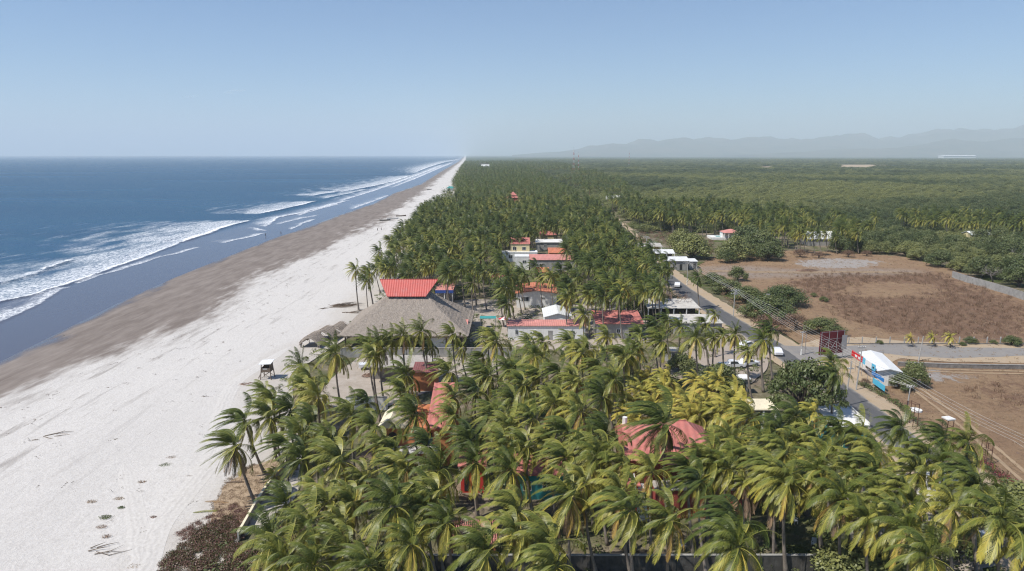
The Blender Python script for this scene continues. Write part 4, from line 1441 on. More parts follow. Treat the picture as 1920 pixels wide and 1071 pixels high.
# the gaps of the near grove, each new palm joining the planting it stands in
near_list = [(o.location.x, o.location.y, o['label'], o.get('group')) for o in bpy.data.objects if o.name.startswith('coconut_palm') and o.get('group')]
have = [(o.location.x, o.location.y) for o in bpy.data.objects if o.name.startswith('coconut_palm')]
OPEN = [(1268, 796, 1356, 846), (1168, 800, 1216, 852), (706, 760, 748, 802), (792, 728, 836, 806), (838, 972, 922, 1020), (650, 735, 728, 768), (1404, 748, 1462, 772), (1550, 752, 1634, 806), (612, 650, 860, 735),
        (1230, 600, 1470, 735), (1750, 905, 1806, 935), (1000, 878, 1066, 898), (862, 880, 884, 930), (1640, 780, 1760, 850)]


def gap_ok(x, y):
    if not (float(veg_x(y)) + 6 < x < float(road_x(y)) - 6.5): return False
    px, py = proj(x, y, 8.5)
    if py < 690 or px > 1900: return False
    bx_, by_ = proj(x, y, 0)
    if by_ > 850 and bx_ < 575 - (by_ - 850) * .2: return False
    if bx_ < 560: return False
    if 1180 < px < 1400 and py < 795: return False
    r = 2.6 * 1280 / y
    for a, b_, c, d_ in OPEN:
        if a - r * .5 < px < c + r * .6 and b_ - r * .3 < py < d_ + r * .8: return False
    return not any((x - a) ** 2 + (y - b_) ** 2 < 17 for a, b_ in have)


for x, y in poisson_pts(gap_ok, -42, 60, 60, 128, 4.6, 92)[:62]:
    n_ = min(near_list, key=lambda t: (t[0] - x) ** 2 + (t[1] - y) ** 2)
    gold = 'golden' in n_[2]
    palm(x, y, prng.uniform(4.5, 5.8) if gold else prng.uniform(7.0, 9.5), 'gold' if gold else prng.choice(('green', 'green', 'dark', 'yellow', 'calm')), prng.uniform(.85, 1.1), prng.random() < .2, n_[2], n_[3])
taken = [(o.location.x, o.location.y) for o in bpy.data.objects if o.name.startswith('coconut_palm')]


def grove_ok(x, y):
    if not (float(veg_x(y)) + 2.5 < x < float(road_x(y)) - 5.5): return False
    if y < 150 and x < 48: return False
    if -45 < x < -4 and 138 < y < 178: return False           # thatched hall
    if blocked(x, y, 9, 4.2): return False
    if any((x - a) ** 2 + (y - b) ** 2 < 9 for a, b in taken): return False
    px, py = proj(x, y, 0)
    if 1238 < px < 1450 and 560 < py < 730: return False
    return True


grove = poisson(grove_ok, -75, 62, 146, 470, 3.9, 11)
grove.sort(key=lambda q: q[1])
n_single = 296 - N_PALM[0]
g1 = "dark windswept palm in the grove between the beach and the houses past the thatched hall"
g2 = "dark windswept palm in the grove between the houses and the roadside"
for k, (x, y) in enumerate(grove[:n_single]):
    h = prng.uniform(8.0, 11.0)
    kd = 'dark' if prng.random() < .78 else prng.choice(('green', 'green', 'yellow', 'calm'))
    inner = x < 5
    palm(x, y, h, kd, prng.uniform(.85, 1.05), False, g1 if inner else g2, 'grove palms on the beach side' if inner else 'grove palms on the road side')
rest = grove[n_single:]
Y_SINGLE = grove[min(n_single, len(grove) - 1)][1]


def strip_ok(x, y):
    if not (float(veg_x(y)) + 3 < x < float(road_x(y)) - 6): return False
    return not blocked(x, y, 9, 3.5)


rest += poisson(strip_ok, -330, 75, 470, 1150, 5.6, 12)
rest += poisson(strip_ok, -500, 70, 1150, 3200, 9.5, 13)


# east of the road: palms mixed among trees
def px_in(poly, x, y):
    px, py = proj(x, y, 0)
    r = False
    for i in range(len(poly)):
        (xa, ya), (xb, yb) = poly[i], poly[(i + 1) % len(poly)]
        if (ya > py) != (yb > py) and px < (xb - xa) * (py - ya) / (yb - ya + 1e-9) + xa: r = not r
    return r


palm_patch = [[(1085, 385), (1130, 398), (1175, 425), (1240, 437), (1300, 440), (1260, 405), (1150, 375), (1100, 365)],
              [(1165, 425), (1200, 405), (1300, 398), (1440, 412), (1600, 440), (1640, 460), (1560, 478), (1440, 472), (1400, 455), (1330, 445), (1240, 436)],
              [(1680, 425), (1740, 418), (1850, 428), (1930, 440), (1930, 462), (1840, 452), (1700, 446)]]
for poly in palm_patch:
    rest += poisson(lambda x, y: px_in(poly, x, y) and x > float(road_x(y)) + 9 and not (1340 < proj(x, y, 0)[0] < 1395 and 440 < proj(x, y, 0)[1] < 470) and
                    not (1508 < proj(x, y, 4)[0] < 1570 and 432 < proj(x, y, 4)[1] < 462), 60, 420, 240, 520, 5.2, 14)
rest += poisson(lambda x, y: x > float(road_x(y)) + 9 and x < float(road_x(y)) + 34 + (y - 520) * .13 and noise.noise((x * .012, y * .012, 4)) > -.1, 60, 420, 520, 1100, 7.5, 15)
rest += poisson(lambda x, y: x > float(road_x(y)) + 9 and x < float(road_x(y)) + 90 + (y - 1100) * .04 and noise.noise((x * .008, y * .005, 4)) > -.05, -60, 640, 1100, 3200, 11.0, 16)

near_src = []
for i, (k, kk) in enumerate((('dark', 0), ('dark', 2), ('green', 3), ('green', 1), ('green', 5), ('dark', 4))):
    cm = CROWNS[k][kk]
    tm, top = TRUNKS[i % 6]
    bm = bmesh.new()
    bm.from_mesh(tm)
    nt_ = len(bm.faces)
    me2 = cm.copy(); me2.transform(Matrix.Translation((top.x, top.y, 9.6)))
    bm.from_mesh(me2)
    me3 = bpy.data.meshes.new('grove_palm')
    for j, f in enumerate(bm.faces): f.material_index = 0 if j < nt_ else 1
    bm.to_mesh(me3); bm.free()
    me3.materials.append(M['trunk']); me3.materials.append(M['frond'])
    near_src.append(source('grove_palm_source', me3))
far_src = [source('far_palm_source', far_palm_mesh(600 + i)) for i in range(5)]
for a, b in [(1695, 428), (1704, 430), (1840, 432), (1858, 434), (1815, 432), (1828, 436), (1912, 446), (1900, 440), (1600, 472), (1541, 480), (1528, 478), (1570, 476), (1508, 474), (1552, 472), (1492, 470), (1478, 466), (1610, 476), (1585, 470), (1640, 440), (1720, 436), (1760, 440)]:
    rest.append((P(a, b).x, P(a, b).y))
rest = np.array([(x, y, 0.0) for x, y in rest])
sc = np.random.RandomState(3).uniform(.8, 1.08, len(rest))
sc = sc * np.where(rest[:, 1] > 1150, 1.25, 1.0)
so_ = scatter('distant_palms', rest, sc, near_src + far_src, 'continuous mass of distant coconut palms stretching to the horizon', 3, wind=True, squash=(.8, 1.15))
rs = np.random.RandomState(8)
pick = np.where(rest[:, 1] < 520, rs.choice([0, 1, 2, 5, 0, 1, 3, 4], len(rest)), 6 + rs.randint(0, 5, len(rest)))
so_.data.attributes['pick'].data.foreach_set('value', pick.astype(np.int32))

# ------------------------------------------------------------------ trees that can be told apart
def tree_px(kind, px, py, sx, sz, label, group=None, **kw):
    p = P(px, py)
    return tree(kind, p.x, p.y, sx, sz, label, group, **kw)


tree_px('airy', 1503, 802, 1.02, 1.4, 'spreading dark almond tree with thin leaves beside the road, shading a white roof')
tree_px('big', 1345, 742, .95, .85, 'dense round dark green tree between the golden palms and the parking lot')
tree_px('bush', 1282, 700, 1.2, 1.1, 'grey green bush at the near edge of the parking lot', cat='bush', name='bush')
tree_px('bright', 1192, 592, 1.0, 1.2, 'bright green leafy tree beside the pink roofed outbuilding')
tree_px('bright', 1640, 1105, 1.35, .95, 'bright green thicket in the near garden, below the arching palms', cat='bush', name='bush')
tree_px('bright', 1590, 1085, 1.0, .8, 'small bright green bush next to the garden thicket', cat='bush', name='bush')
tree_px('bright', 1912, 965, 1.25, .75, 'sprawling green creeper covered hedge at the far end of the corner garden', cat='bush', name='bush')
tree_px('bright', 1945, 1010, 1.3, .9, 'green bush beside the creeper hedge near the dirt verge', cat='bush', name='bush')
tree_px('bush', 1790, 1045, 1.1, 1.0, 'dark green bush beside the pale parked car', cat='bush', name='bush')
tree_px('bush', 745, 1075, 1.1, 1.0, 'low green bush under the wide star shaped palm', cat='bush', name='bush')
tree_px('big', 1440, 598, 1.5, .85, 'large dark green tree between the road and the dry field')
tree_px('big', 1468, 572, 1.45, .8, 'dark green tree joined to the large one, nearer the dry field')
tree_px('big', 1400, 566, 1.15, .65, 'mid green tree at the road, closest to the pole with the transformer')
tree_px('brown', 1440, 622, 1.4, 1.0, 'dry brown leafed tree by the roadside behind the billboard')
tree_px('brown', 1492, 618, 1.2, .9, 'thin reddish brown tree on the edge of the field, left of the billboard')
tree_px('bush', 1543, 626, 1.7, 1.15, 'grey green thorn bush right behind the maroon billboard', cat='bush', name='bush')
tree_px('bush', 1382, 526, 1.2, 1.4, 'small grey green tree alone at the edge of the bare lot')
tree_px('bush', 1362, 548, 2.0, 1.2, 'low spreading bush beside the road bend', cat='bush', name='bush')
tree_px('bush', 1338, 532, 1.6, 1.0, 'small yellowish bush on the verge near the bend', cat='bush', name='bush')
tree_px('bush', 1712, 722, 1.05, 1.3, 'sparse green tree at the corner of the shop', cat='tree')
tree_px('bush', 1692, 730, .8, .8, 'dark bush against the end wall of the shop', cat='bush', name='bush')
tree_px('brown', 1622, 724, .35, .35, 'dry brown shrub in front of the shop', cat='bush', name='bush')
for px_, py_, s_, l_ in ((1648, 645, .32, 'small grey green shrub at the foot of the fence posts'), (1820, 644, .55, 'green shrub at the fence, taller than its neighbours'),
                         (1897, 647, .75, 'wide dark green shrub at the end of the fence'), (1862, 645, .35, 'small dark shrub between two fence posts'), (1805, 648, .3, 'tiny shrub at the fence by the road'),
                         (1526, 556, .4, 'lone green shrub in the tan part of the field'), (1545, 565, .5, 'low green patch of shrub in the tan field')):
    tree_px('bush', px_, py_, s_, s_ * .8, l_, cat='bush', name='bush')
for px_, py_, sx_, l_ in ((1296, 484, 2.3, 'large bright green tree behind the white roadside roofs'), (1276, 466, 2.0, 'green tree half hidden by the large bright one'),
                          (1378, 486, 2.1, 'round green tree in front of the pool terrace'), (1362, 492, .9, 'small bush at the foot of the pool terrace tree'),
                          (1424, 480, 1.9, 'green tree between the pool and the white pitched roof'), (1402, 466, 1.8, 'dark tree behind the pool terrace'), (1440, 488, 1.3, 'low bush at the edge of the bare lot')):
    tree_px('bright' if 'right' in l_ or 'round' in l_ else 'big', px_, py_, sx_, sx_ * .85, l_)
for px_, py_, s_, l_ in ((1500, 482, 1.1, 'brown brush at the back of the bare lot below the first palms'), (1535, 484, .9, 'dry brush under the palms before the white villa'),
                         (1590, 482, 1.0, 'brown scrub beside the pale ash patch'), (1625, 480, .8, 'small dry scrub at the corner of the wood')):
    tree_px('brown', px_, py_, s_, s_ * .7, l_, cat='bush', name='bush')
bare_tree('bare_tree', P(1268, 590).x, P(1268, 590).y, 7.0, 5.5, 21, 'bare', 'leafless reddish brown tree spreading over the long white roof')
bare_tree('bare_tree', P(1232, 592).x, P(1232, 592).y, 5.5, 3.5, 22, 'bare', 'smaller leafless tree at the end of the long white roof')
bare_tree('bare_tree', P(1862, 528).x, P(1862, 528).y, 6.0, 5.5, 23, 'dead_grey', 'dead grey tree by the grey boundary wall', (-2.5, 0))
bare_tree('bare_tree', P(1905, 500).x, P(1905, 500).y, 7.0, 4.5, 24, 'dead_grey', 'pale leafless tree among the green ones beyond the wall')

def near_wood(x, y):
    if not ((x > 163 and y > 170) or (x > 108 and y > 290)) or y > 352 or x > 300: return False
    px, py = proj(x, y, 4)
    if 1505 < px < 1572 and 428 < py < 470: return False
    if px < 1560: return False
    return px < 1945


nw = poisson(near_wood, 105, 300, 170, 352, 6.6, 31)
nw.sort(key=lambda q: q[1])
for k, (x, y) in enumerate(nw[:150]):
    f = noise.noise((x * .03, y * .03, 2))
    tree('bright' if f > .05 else 'big', x, y, trng.uniform(1.0, 1.35), trng.uniform(.9, 1.25),
         'leafy green tree in the wood behind the dry field and its grey wall', 'trees of the wood behind the dry field')

ftv = [source('far_tree_source', far_tree_mesh(700 + i, tint=t)) for i, t in enumerate((.18, .30, .42, .52, .62, .72))]


def forest_ok(x, y):
    if x < float(road_x(y)) + 10: return False
    if abs(x) > y * .78 + 30: return False
    if 105 < x < 300 and y < 352: return False
    px, py = proj(x, y, 0)
    if py > 436 and px < 1500: return False
    for a, b, c, d in ((1570, 308, 1640, 318), (1418, 313, 1455, 318), (1640, 311, 1720, 315), (1138, 364, 1165, 374)):
        if a < px < c and b < py < d: return False
    return True


f1 = poisson(forest_ok, 60, 620, 285, 720, 6.2, 41)
f2 = poisson(forest_ok, 40, 1200, 720, 1500, 10.5, 42)
f3 = poisson(forest_ok, -100, 4800, 1500, 6000, 23.0, 43)
fp = np.array([(x, y, -0.3) for x, y in f1 + f2 + f3])
rsf = np.random.RandomState(9)
fs_ = np.concatenate([np.full(len(f1), 1.3), np.full(len(f2), 2.1), np.full(len(f3), 4.2)]) * rsf.uniform(.7, 1.3, len(fp))
fz = np.concatenate([np.full(len(f1), 1.0), np.full(len(f2), 1.2), np.full(len(f3), 1.55)]) * rsf.uniform(.6, 1.35, len(fp))
fo_ = scatter('distant_wood', fp, fs_, ftv, 'unbroken green woodland spreading to the hills', 5, zs=fz)
nz = np.array([noise.fractal((x * .004, y * .0035, 3.0), 1, 2, 4) for x, y, z in fp])
bandv = np.where((fp[:, 1] > 480) & (fp[:, 1] < 1250) & (fp[:, 0] > fp[:, 1] * .25), 1.2, 0.0) - np.where(fp[:, 1] > 1700, 1.0, 0)
pk = np.clip(np.round(2.5 + nz * 6.0 + bandv + rsf.normal(0, .6, len(fp))), 0, 5)
fo_.data.attributes['pick'].data.foreach_set('value', pk.astype(np.int32))

# ------------------------------------------------------------------ low growth
def tuft_mesh(name, seed, n, h, spread, mat, t0, t1, leafw=.05):
    rg = random.Random(seed)
    vs, fs, ts = [], [], []
    for i in range(n):
        an = rg.random() * 6.28; r = spread * math.sqrt(rg.random())
        b0 = Vector((math.cos(an) * r, math.sin(an) * r, 0))
        tip = b0 + Vector((rg.gauss(0, .35) * h, rg.gauss(0, .35) * h, h * rg.uniform(.5, 1.1)))
        w = Vector((math.cos(an + 1.5), math.sin(an + 1.5), 0)) * leafw
        b = len(vs)
        vs += [b0 - w, b0 + w, tip + w * .6, tip - w * .6]
        fs.append((b, b + 1, b + 2, b + 3))
        ts += [rg.uniform(t0, t1)] * 4
    return npmesh(name, [tuple(v) for v in vs], np.array(fs), [M[mat]], dict(tint=ts))


def cover_mesh(name, seed, n, h, spread, mat, t0, t1, leaf=.12):
    rg = random.Random(seed)
    vs, fs, ts = [], [], []
    foliage(vs, fs, ts, rg, [(0, 0, h * .4, spread, h / spread * .5)], n, leaf, (t0 + t1) / 2)
    ts = [min(1, max(0, t0 + (t1 - t0) * rg.random())) for _ in range(len(ts) // 4) for __ in range(4)]
    return npmesh(name, [tuple(v) for v in vs], np.array(fs), [M[mat]], dict(tint=ts))


rw = np.random.RandomState(17)
wt = []
flat = [(x, y, w) for x, y, w in zip(GX.ravel(), GY.ravel(), WEED.ravel()) if w > .25]
for x, y, w in flat:
    for _ in range(2 if y > 110 else 2):
        if rw.rand() < w * .42: wt.append((x + rw.uniform(-.8, .8), y + rw.uniform(-.8, .8), 0))
wt = np.array(wt)
scatter('dry_weeds', wt, rw.uniform(.6, 1.3, len(wt)), [source('weed_source', tuft_mesh('weed', 800 + i, 20, .6, .7, 'scrub', .1, .75, .035)) for i in range(3)],
        'reddish brown dead weeds standing over the vacant lot', 6)
gt = []
keepf = ins.ravel()
for x, y, k in zip(GX.ravel(), GY.ravel(), keepf):
    if k and rw.rand() < .55: gt.append((x + rw.uniform(-.8, .8), y + rw.uniform(-.8, .8), 0))
gt = np.array(gt)
scatter('dry_grass', gt, rw.uniform(.5, 1.2, len(gt)), [source('straw_source', tuft_mesh('straw', 820 + i, 16, .22, .5, 'scrub', .5, 1.0, .03)) for i in range(3)],
        'short straw coloured grass over the vacant lot', 7)

# beach plants at the near corner
cv, cvr = [], []
poly_g = [(290, 1090), (318, 1040), (380, 990), (430, 970), (455, 985), (440, 1020), (500, 1030), (520, 1090)]
poly_r = [(330, 1000), (400, 965), (440, 945), (468, 960), (455, 1010), (400, 1020), (350, 1020)]
poly_t = [(395, 950), (425, 900), (470, 872), (515, 862), (525, 890), (490, 940), (455, 985), (420, 975)]


def fill_poly(poly, n, seed):
    w = [P(a, b) for a, b in poly]
    rg = random.Random(seed)
    x0, x1 = min(p.x for p in w), max(p.x for p in w); y0, y1 = min(p.y for p in w), max(p.y for p in w)
    out = []
    while len(out) < n:
        x, y = rg.uniform(x0, x1), rg.uniform(y0, y1)
        if inside([(p.x, p.y) for p in w], np.array([x]), np.array([y]))[0]: out.append((x, y, 0.02))
    return np.array(out)


pts = fill_poly(poly_g, 420, 1)
scatter('beach_creeper', np.concatenate([pts, fill_poly([(470, 1100), (500, 1030), (530, 960), (560, 930), (620, 1100)], 160, 7)]), rw.uniform(.6, 1.3, len(pts) + 160),
        [source('creeper_source', cover_mesh('creeper', 840 + i, 150, .45, .7, 'vine', 0.25, .86, .075)) for i in range(3)], 'green and reddish creeper spreading over the sand in the near corner', 8)
pts = fill_poly(poly_r, 230, 2)
scatter('red_creeper', pts, rw.uniform(.5, 1.1, len(pts)), [source('red_creeper_source', cover_mesh('creeper', 850 + i, 90, .3, .6, 'vine', .55, 1.0, .065)) for i in range(3)],
        'dark red leaved creeper along the upper edge of the green one', 9)
pts = fill_poly(poly_t, 900, 3)
scatter('straw_bank', pts, rw.uniform(.35, .8, len(pts)), [source('bank_source', tuft_mesh('bank', 860 + i, 26, .22, .5, 'vine', .9, 1.0, .03)) for i in range(3)],
        'dry straw coloured beach grass at the foot of the leaning palms', 10)
# undergrowth below the palms
ug = poisson(lambda x, y: float(veg_x(y)) + 4 < x < float(road_x(y)) - 5 and noise.noise((x * .09, y * .09, 5)) > .02 and not (-32 < x < -8 and 100 < y < 135), -60, 62, 58, 230, 1.6, 51)
ug = np.array([(x, y, -.05) for x, y in ug])
scatter('undergrowth', ug, rw.uniform(.5, 1.5, len(ug)), [source('undergrowth_source', cover_mesh('undergrowth', 870 + i, 46, .7, .8, 'leaf', .1, .85, .14)) for i in range(3)],
        'low mixed undergrowth beneath the palms', 11)


# hedges: loose plants in a row, each hedge one planting
def hedge(name, pts, mat, h, w, label, cat, n, seed, leaf=.13, t0=.0, t1=.8):
    ws = [P(a, b) for a, b in pts]
    wp = smooth_path(ws, max(20, len(ws) * 8))
    rg = random.Random(seed)
    o = wp[len(wp) // 2].copy(); o.z = 0
    vs, fs, ts = [], [], []
    st_ = MB()
    blobs = []
    for i, p in enumerate(wp):
        for _ in range(2):
            q = p - o + Vector((rg.gauss(0, w * .3), rg.gauss(0, w * .3), 0))
            hh = h * rg.uniform(.55, 1.15)
            blobs.append((q.x, q.y, hh * .55, w * rg.uniform(.5, .9), hh / w * .6))
            st_.bar(q, q + Vector((rg.gauss(0, .1), rg.gauss(0, .1), hh * .7)), .03, .015, 4)
    foliage(vs, fs, ts, rg, blobs, n, leaf, .4)
    ts = [min(1, max(0, t0 + (t1 - t0) * rg.random())) for _ in range(len(ts) // 4) for __ in range(4)]
    e = empty(name, o, 0, label, cat)
    link_mesh('foliage', npmesh('foliage', [tuple(v) for v in vs], np.array(fs), [M[mat]], dict(tint=ts)), e)
    st_.build('stems', M['bark'], e)


hedge('hedge', [(1612, 722), (1640, 735), (1680, 760), (1715, 790), (1750, 828), (1775, 850)], 'leaf', 1.1, .8, 'straggly green hedge between the dirt verge and the dry field', 'hedge', 2600, 61, .12, .1, .75)
hedge('flowering_hedge', [(1835, 868), (1870, 895), (1905, 920), (1940, 945)], 'bougain', 1.3, .9, 'bougainvillea hedge with deep pink flowers beside the dirt verge', 'hedge', 1500, 62, .12, .0, 1.0)
hedge('hedge', [(1330, 528), (1362, 560), (1395, 590), (1440, 622)], 'scrub', 1.2, 1.0, 'dry brownish hedge along the far roadside below the wires', 'hedge', 1800, 63, .14, .2, 1.0)

# brush between the palms and the road, and litter on the beach
br = fill_poly([(1190, 452), (1205, 428), (1260, 436), (1335, 446), (1340, 470), (1320, 490), (1300, 470)], 340, 21)
scatter('roadside_brush', br, rw.uniform(.6, 1.6, len(br)), [source('brush_source', cover_mesh('brush', 880 + i, 110, .9, 1.0, 'scrub' if i < 2 else 'leaf', .1, .8, .10)) for i in range(3)],
        'dry brown and green brush between the road and the pool terrace', 12)
lt = []
for yv in np.linspace(95, 420, 150):
    x0_ = float(dry_x(yv))
    for _ in range(2):
        xx_ = x0_ + rw.uniform(2, 12) + 4 * noise.noise((yv * .05, 1, 1)); lt.append((xx_, yv + rw.uniform(-1, 1), float(beach_z(np.array([xx_]), np.array([yv]))[0]) + .03))
for _ in range(110):
    yv = rw.uniform(66, 260); xx_ = rw.uniform(float(dry_x(yv)) + 10, float(veg_x(yv)) - 2); lt.append((xx_, yv, .08))
lt = np.array(lt)


def litter_mesh(seed):
    rg = random.Random(seed)
    mb = MB()
    for _ in range(5):
        a = rg.random() * 3.1; o = Vector((rg.uniform(-.5, .5), rg.uniform(-.7, .7), 0)); l = rg.uniform(.1, .45)
        mb.bar(o, o + Vector((math.cos(a) * l, math.sin(a) * l, .02)), .02, .012, 4)
    return mb.mesh('litter', M['wood'])


scatter('beach_litter', lt, rw.uniform(.5, 1.5, len(lt)), [source('litter_source', litter_mesh(900 + i)) for i in range(4)], 'scattered twigs and small flotsam along the drift line', 13)
# =================================================================== BUILDINGS AND OBJECTS
def local(p, o):
    return (p[0] - o[0], p[1] - o[1], p[2] - (o[2] if len(o) > 2 else 0))


def add_window(root, x0, x1, y, z0, z1, frame='white', name='window', pane='glass'):
    """pane set in a frame, on a wall that faces -Y at local depth y"""
    w = MB().box(x0, x1, y - .03, y + .02, z0, z1).build(name, M[pane], root)
    f = MB()
    t = .09
    f.box(x0 - t, x1 + t, y - .07, y - .005, z1 + .002, z1 + t); f.box(x0 - t, x1 + t, y - .07, y - .005, z0 - t, z0 - .002)
    f.box(x0 - t, x0 - .002, y - .07, y - .005, z0, z1); f.box(x1 + .002, x1 + t, y - .07, y - .005, z0, z1)
    xm = (x0 + x1) / 2
    f.box(xm - .03, xm + .03, y - .06, y - .033, z0, z1)
    f.build('frame', M[frame], w)


def house(name, label, cat, px0, px1, py, ze, depth, roof='gable_y', rh=1.0, wall='white', rm='white_roof', over=.4, wins=(), doors=(), wall_to=None, fascia=None, posts=0, group=None, open_front=False):
    """front eave seen from px0 to px1 at py, level ze"""
    A, B = P(px0, py, ze), P(px1, py, ze)
    y = (A.y + B.y) / 2
    cx, w = (A.x + B.x) / 2, B.x - A.x
    root = empty(name, (cx, y + depth / 2, 0), 0, label, cat, group)
    W, D = w / 2 - over, depth / 2 - over
    mb = MB()
    zw = ze - .03
    if open_front:
        mb.box(-W, W, D - .2, D, -.4, zw); mb.box(-W, -W + .2, -D + depth * .35, D - .2, -.4, zw); mb.box(W - .2, W, -D + depth * .35, D - .2, -.4, zw)
        mb.box(-W + .2, W - .2, -D + depth * .35, -D + depth * .35 + .2, -.4, zw)
    elif roof == 'gable_y':
        mb.add([(-W, -D, -.4), (W, -D, -.4), (W, -D, zw), (0, -D, zw + rh * W / (W + over)), (-W, -D, zw), (-W, D, -.4), (W, D, -.4), (W, D, zw), (0, D, zw + rh * W / (W + over)), (-W, D, zw)],
               [(0, 1, 2, 3, 4), (9, 8, 7, 6, 5), (1, 6, 7, 2), (5, 0, 4, 9), (2, 7, 8, 3), (3, 8, 9, 4), (0, 5, 6, 1)])
    else:
        mb.box(-W, W, -D, D, -.4, zw)
    wl = mb.build('wall', M[wall], root)
    r = MB()
    hw, hd = w / 2, depth / 2
    if roof == 'gable_y':
        r.slab([(-hw, -hd, ze), (0, -hd, ze + rh), (0, hd, ze + rh), (-hw, hd, ze)][::-1], -.12) if False else None
        for s in (-1, 1):
            q = [(s * hw, -hd, ze), (0, -hd, ze + rh), (0, hd, ze + rh), (s * hw, hd, ze)]
            r.slab(q if s > 0 else q[::-1], .1) if False else r.add(
                [(a, b, c + .02) for a, b, c in q] + [(a, b, c + .13) for a, b, c in q],
                [(0, 1, 2, 3), (7, 6, 5, 4), (0, 4, 5, 1), (1, 5, 6, 2), (2, 6, 7, 3), (3, 7, 4, 0)] if s < 0 else [(3, 2, 1, 0), (4, 5, 6, 7), (1, 5, 4, 0), (2, 6, 5, 1), (3, 7, 6, 2), (0, 4, 7, 3)])
    elif roof == 'gable_x':
        for s in (-1, 1):
            q = [(-hw, s * hd, ze), (hw, s * hd, ze), (hw, 0, ze + rh), (-hw, 0, ze + rh)]
            r.add([(a, b, c + .02) for a, b, c in q] + [(a, b, c + .13) for a, b, c in q], [(3, 2, 1, 0), (4, 5, 6, 7), (1, 5, 4, 0), (2, 6, 5, 1), (3, 7, 6, 2), (0, 4, 7, 3)])
        g = MB()
        for s in (-1, 1):
            g.add([(s * W, -D, zw), (s * W, D, zw), (s * W, 0, zw + rh * .96), (s * (W - .2), -D, zw), (s * (W - .2), D, zw), (s * (W - .2), 0, zw + rh * .96)],
                  [(0, 1, 2), (5, 4, 3), (0, 2, 5, 3), (1, 4, 5, 2), (0, 3, 4, 1)])
        g.build('gable', M[wall], root)
    elif roof == 'hip':
        k = min(hw, hd) * .95
        ridge = hw - k if hw > hd else 0
        rdy = 0 if hw > hd else hd - k
        r.add([(-hw, -hd, ze), (hw, -hd, ze), (hw, hd, ze), (-hw, hd, ze), (-ridge, -rdy, ze + rh), (ridge, rdy if hw > hd else rdy, ze + rh)],
              [(0, 1, 5, 4), (1, 2, 5), (2, 3, 4, 5), (3, 0, 4), (3, 2, 1, 0)])
    elif roof == 'shed':
        q = [(-hw, -hd, ze), (hw, -hd, ze), (hw, hd, ze + rh), (-hw, hd, ze + rh)]
        r.add([(a, b, c + .02) for a, b, c in q] + [(a, b, c + .16) for a, b, c in q], [(3, 2, 1, 0), (4, 5, 6, 7), (0, 1, 5, 4), (1, 2, 6, 5), (2, 3, 7, 6), (3, 0, 4, 7)])
        t = MB()
        t.add([(-W, D, zw), (W, D, zw), (W, D, zw + rh * .9), (-W, D, zw + rh * .9), (-W, -D, zw), (W, -D, zw)], [(0, 1, 2, 3), (3, 4, 0), (1, 5, 2)])
        if rh > .3: t.build('upper_wall', M[wall], root)
    else:
        r.box(-hw, hw, -hd, hd, ze + .003, ze + .22)
    r.build('roof', M[rm], root)
    if fascia:
        MB().box(-hw, hw, -hd - .12, -hd - .02, ze - fascia[1], ze + .14).build('fascia', M[fascia[0]], root)
    for i in range(posts):
        x = -hw + .3 + (w - .6) * i / max(1, posts - 1)
        MB().box(x - .12, x + .12, -hd + .1, -hd + .34, -.4, ze - .01).build('post', M['white'], root)
    yb = -D if not open_front else -D + depth * .35
    for u0, u1, z0, z1 in wins:
        add_window(root, -W + 2 * W * u0, -W + 2 * W * u1, yb, z0, z1)
    for u0, u1, z1, m in doors:
        d = MB().box(-W + 2 * W * u0, -W + 2 * W * u1, yb - .05, yb - .003, 0, z1).build('door', M[m], root)
    return root


# ---------------------------------------------------------------- thatched hall
def thatch_material():
    m, nt, out = new_mat('palm_thatch')
    pos = worldpos(nt)
    a = noise_fac(nt, pos, 0.5, 5, .7)
    f = N(nt, "ShaderNodeTexNoise", i_Scale=3.0, i_Detail=7.0, i_Roughness=.8)
    L(nt, scaled(nt, pos, (1.6, 1.0, .5)), f.inputs["Vector"])
    ff = rng_map(nt, f.outputs["Fac"], .3, .7)
    c = mixc(nt, ff, (0.25, 0.205, 0.165), (0.62, 0.54, 0.465))
    c = mixc(nt, mth(nt, 'MULTIPLY', a, .35), c, (0.36, 0.30, 0.25))
    principled(nt, out, c, .95, .08, ff, 1.0, .22)
    return m


M['thatch'] = thatch_material()
hall = empty('thatched_hall', (-24.0, 157, 0), 0, 'big hall with a grey thatched hip roof under a raised red tiled ridge roof', 'hall')


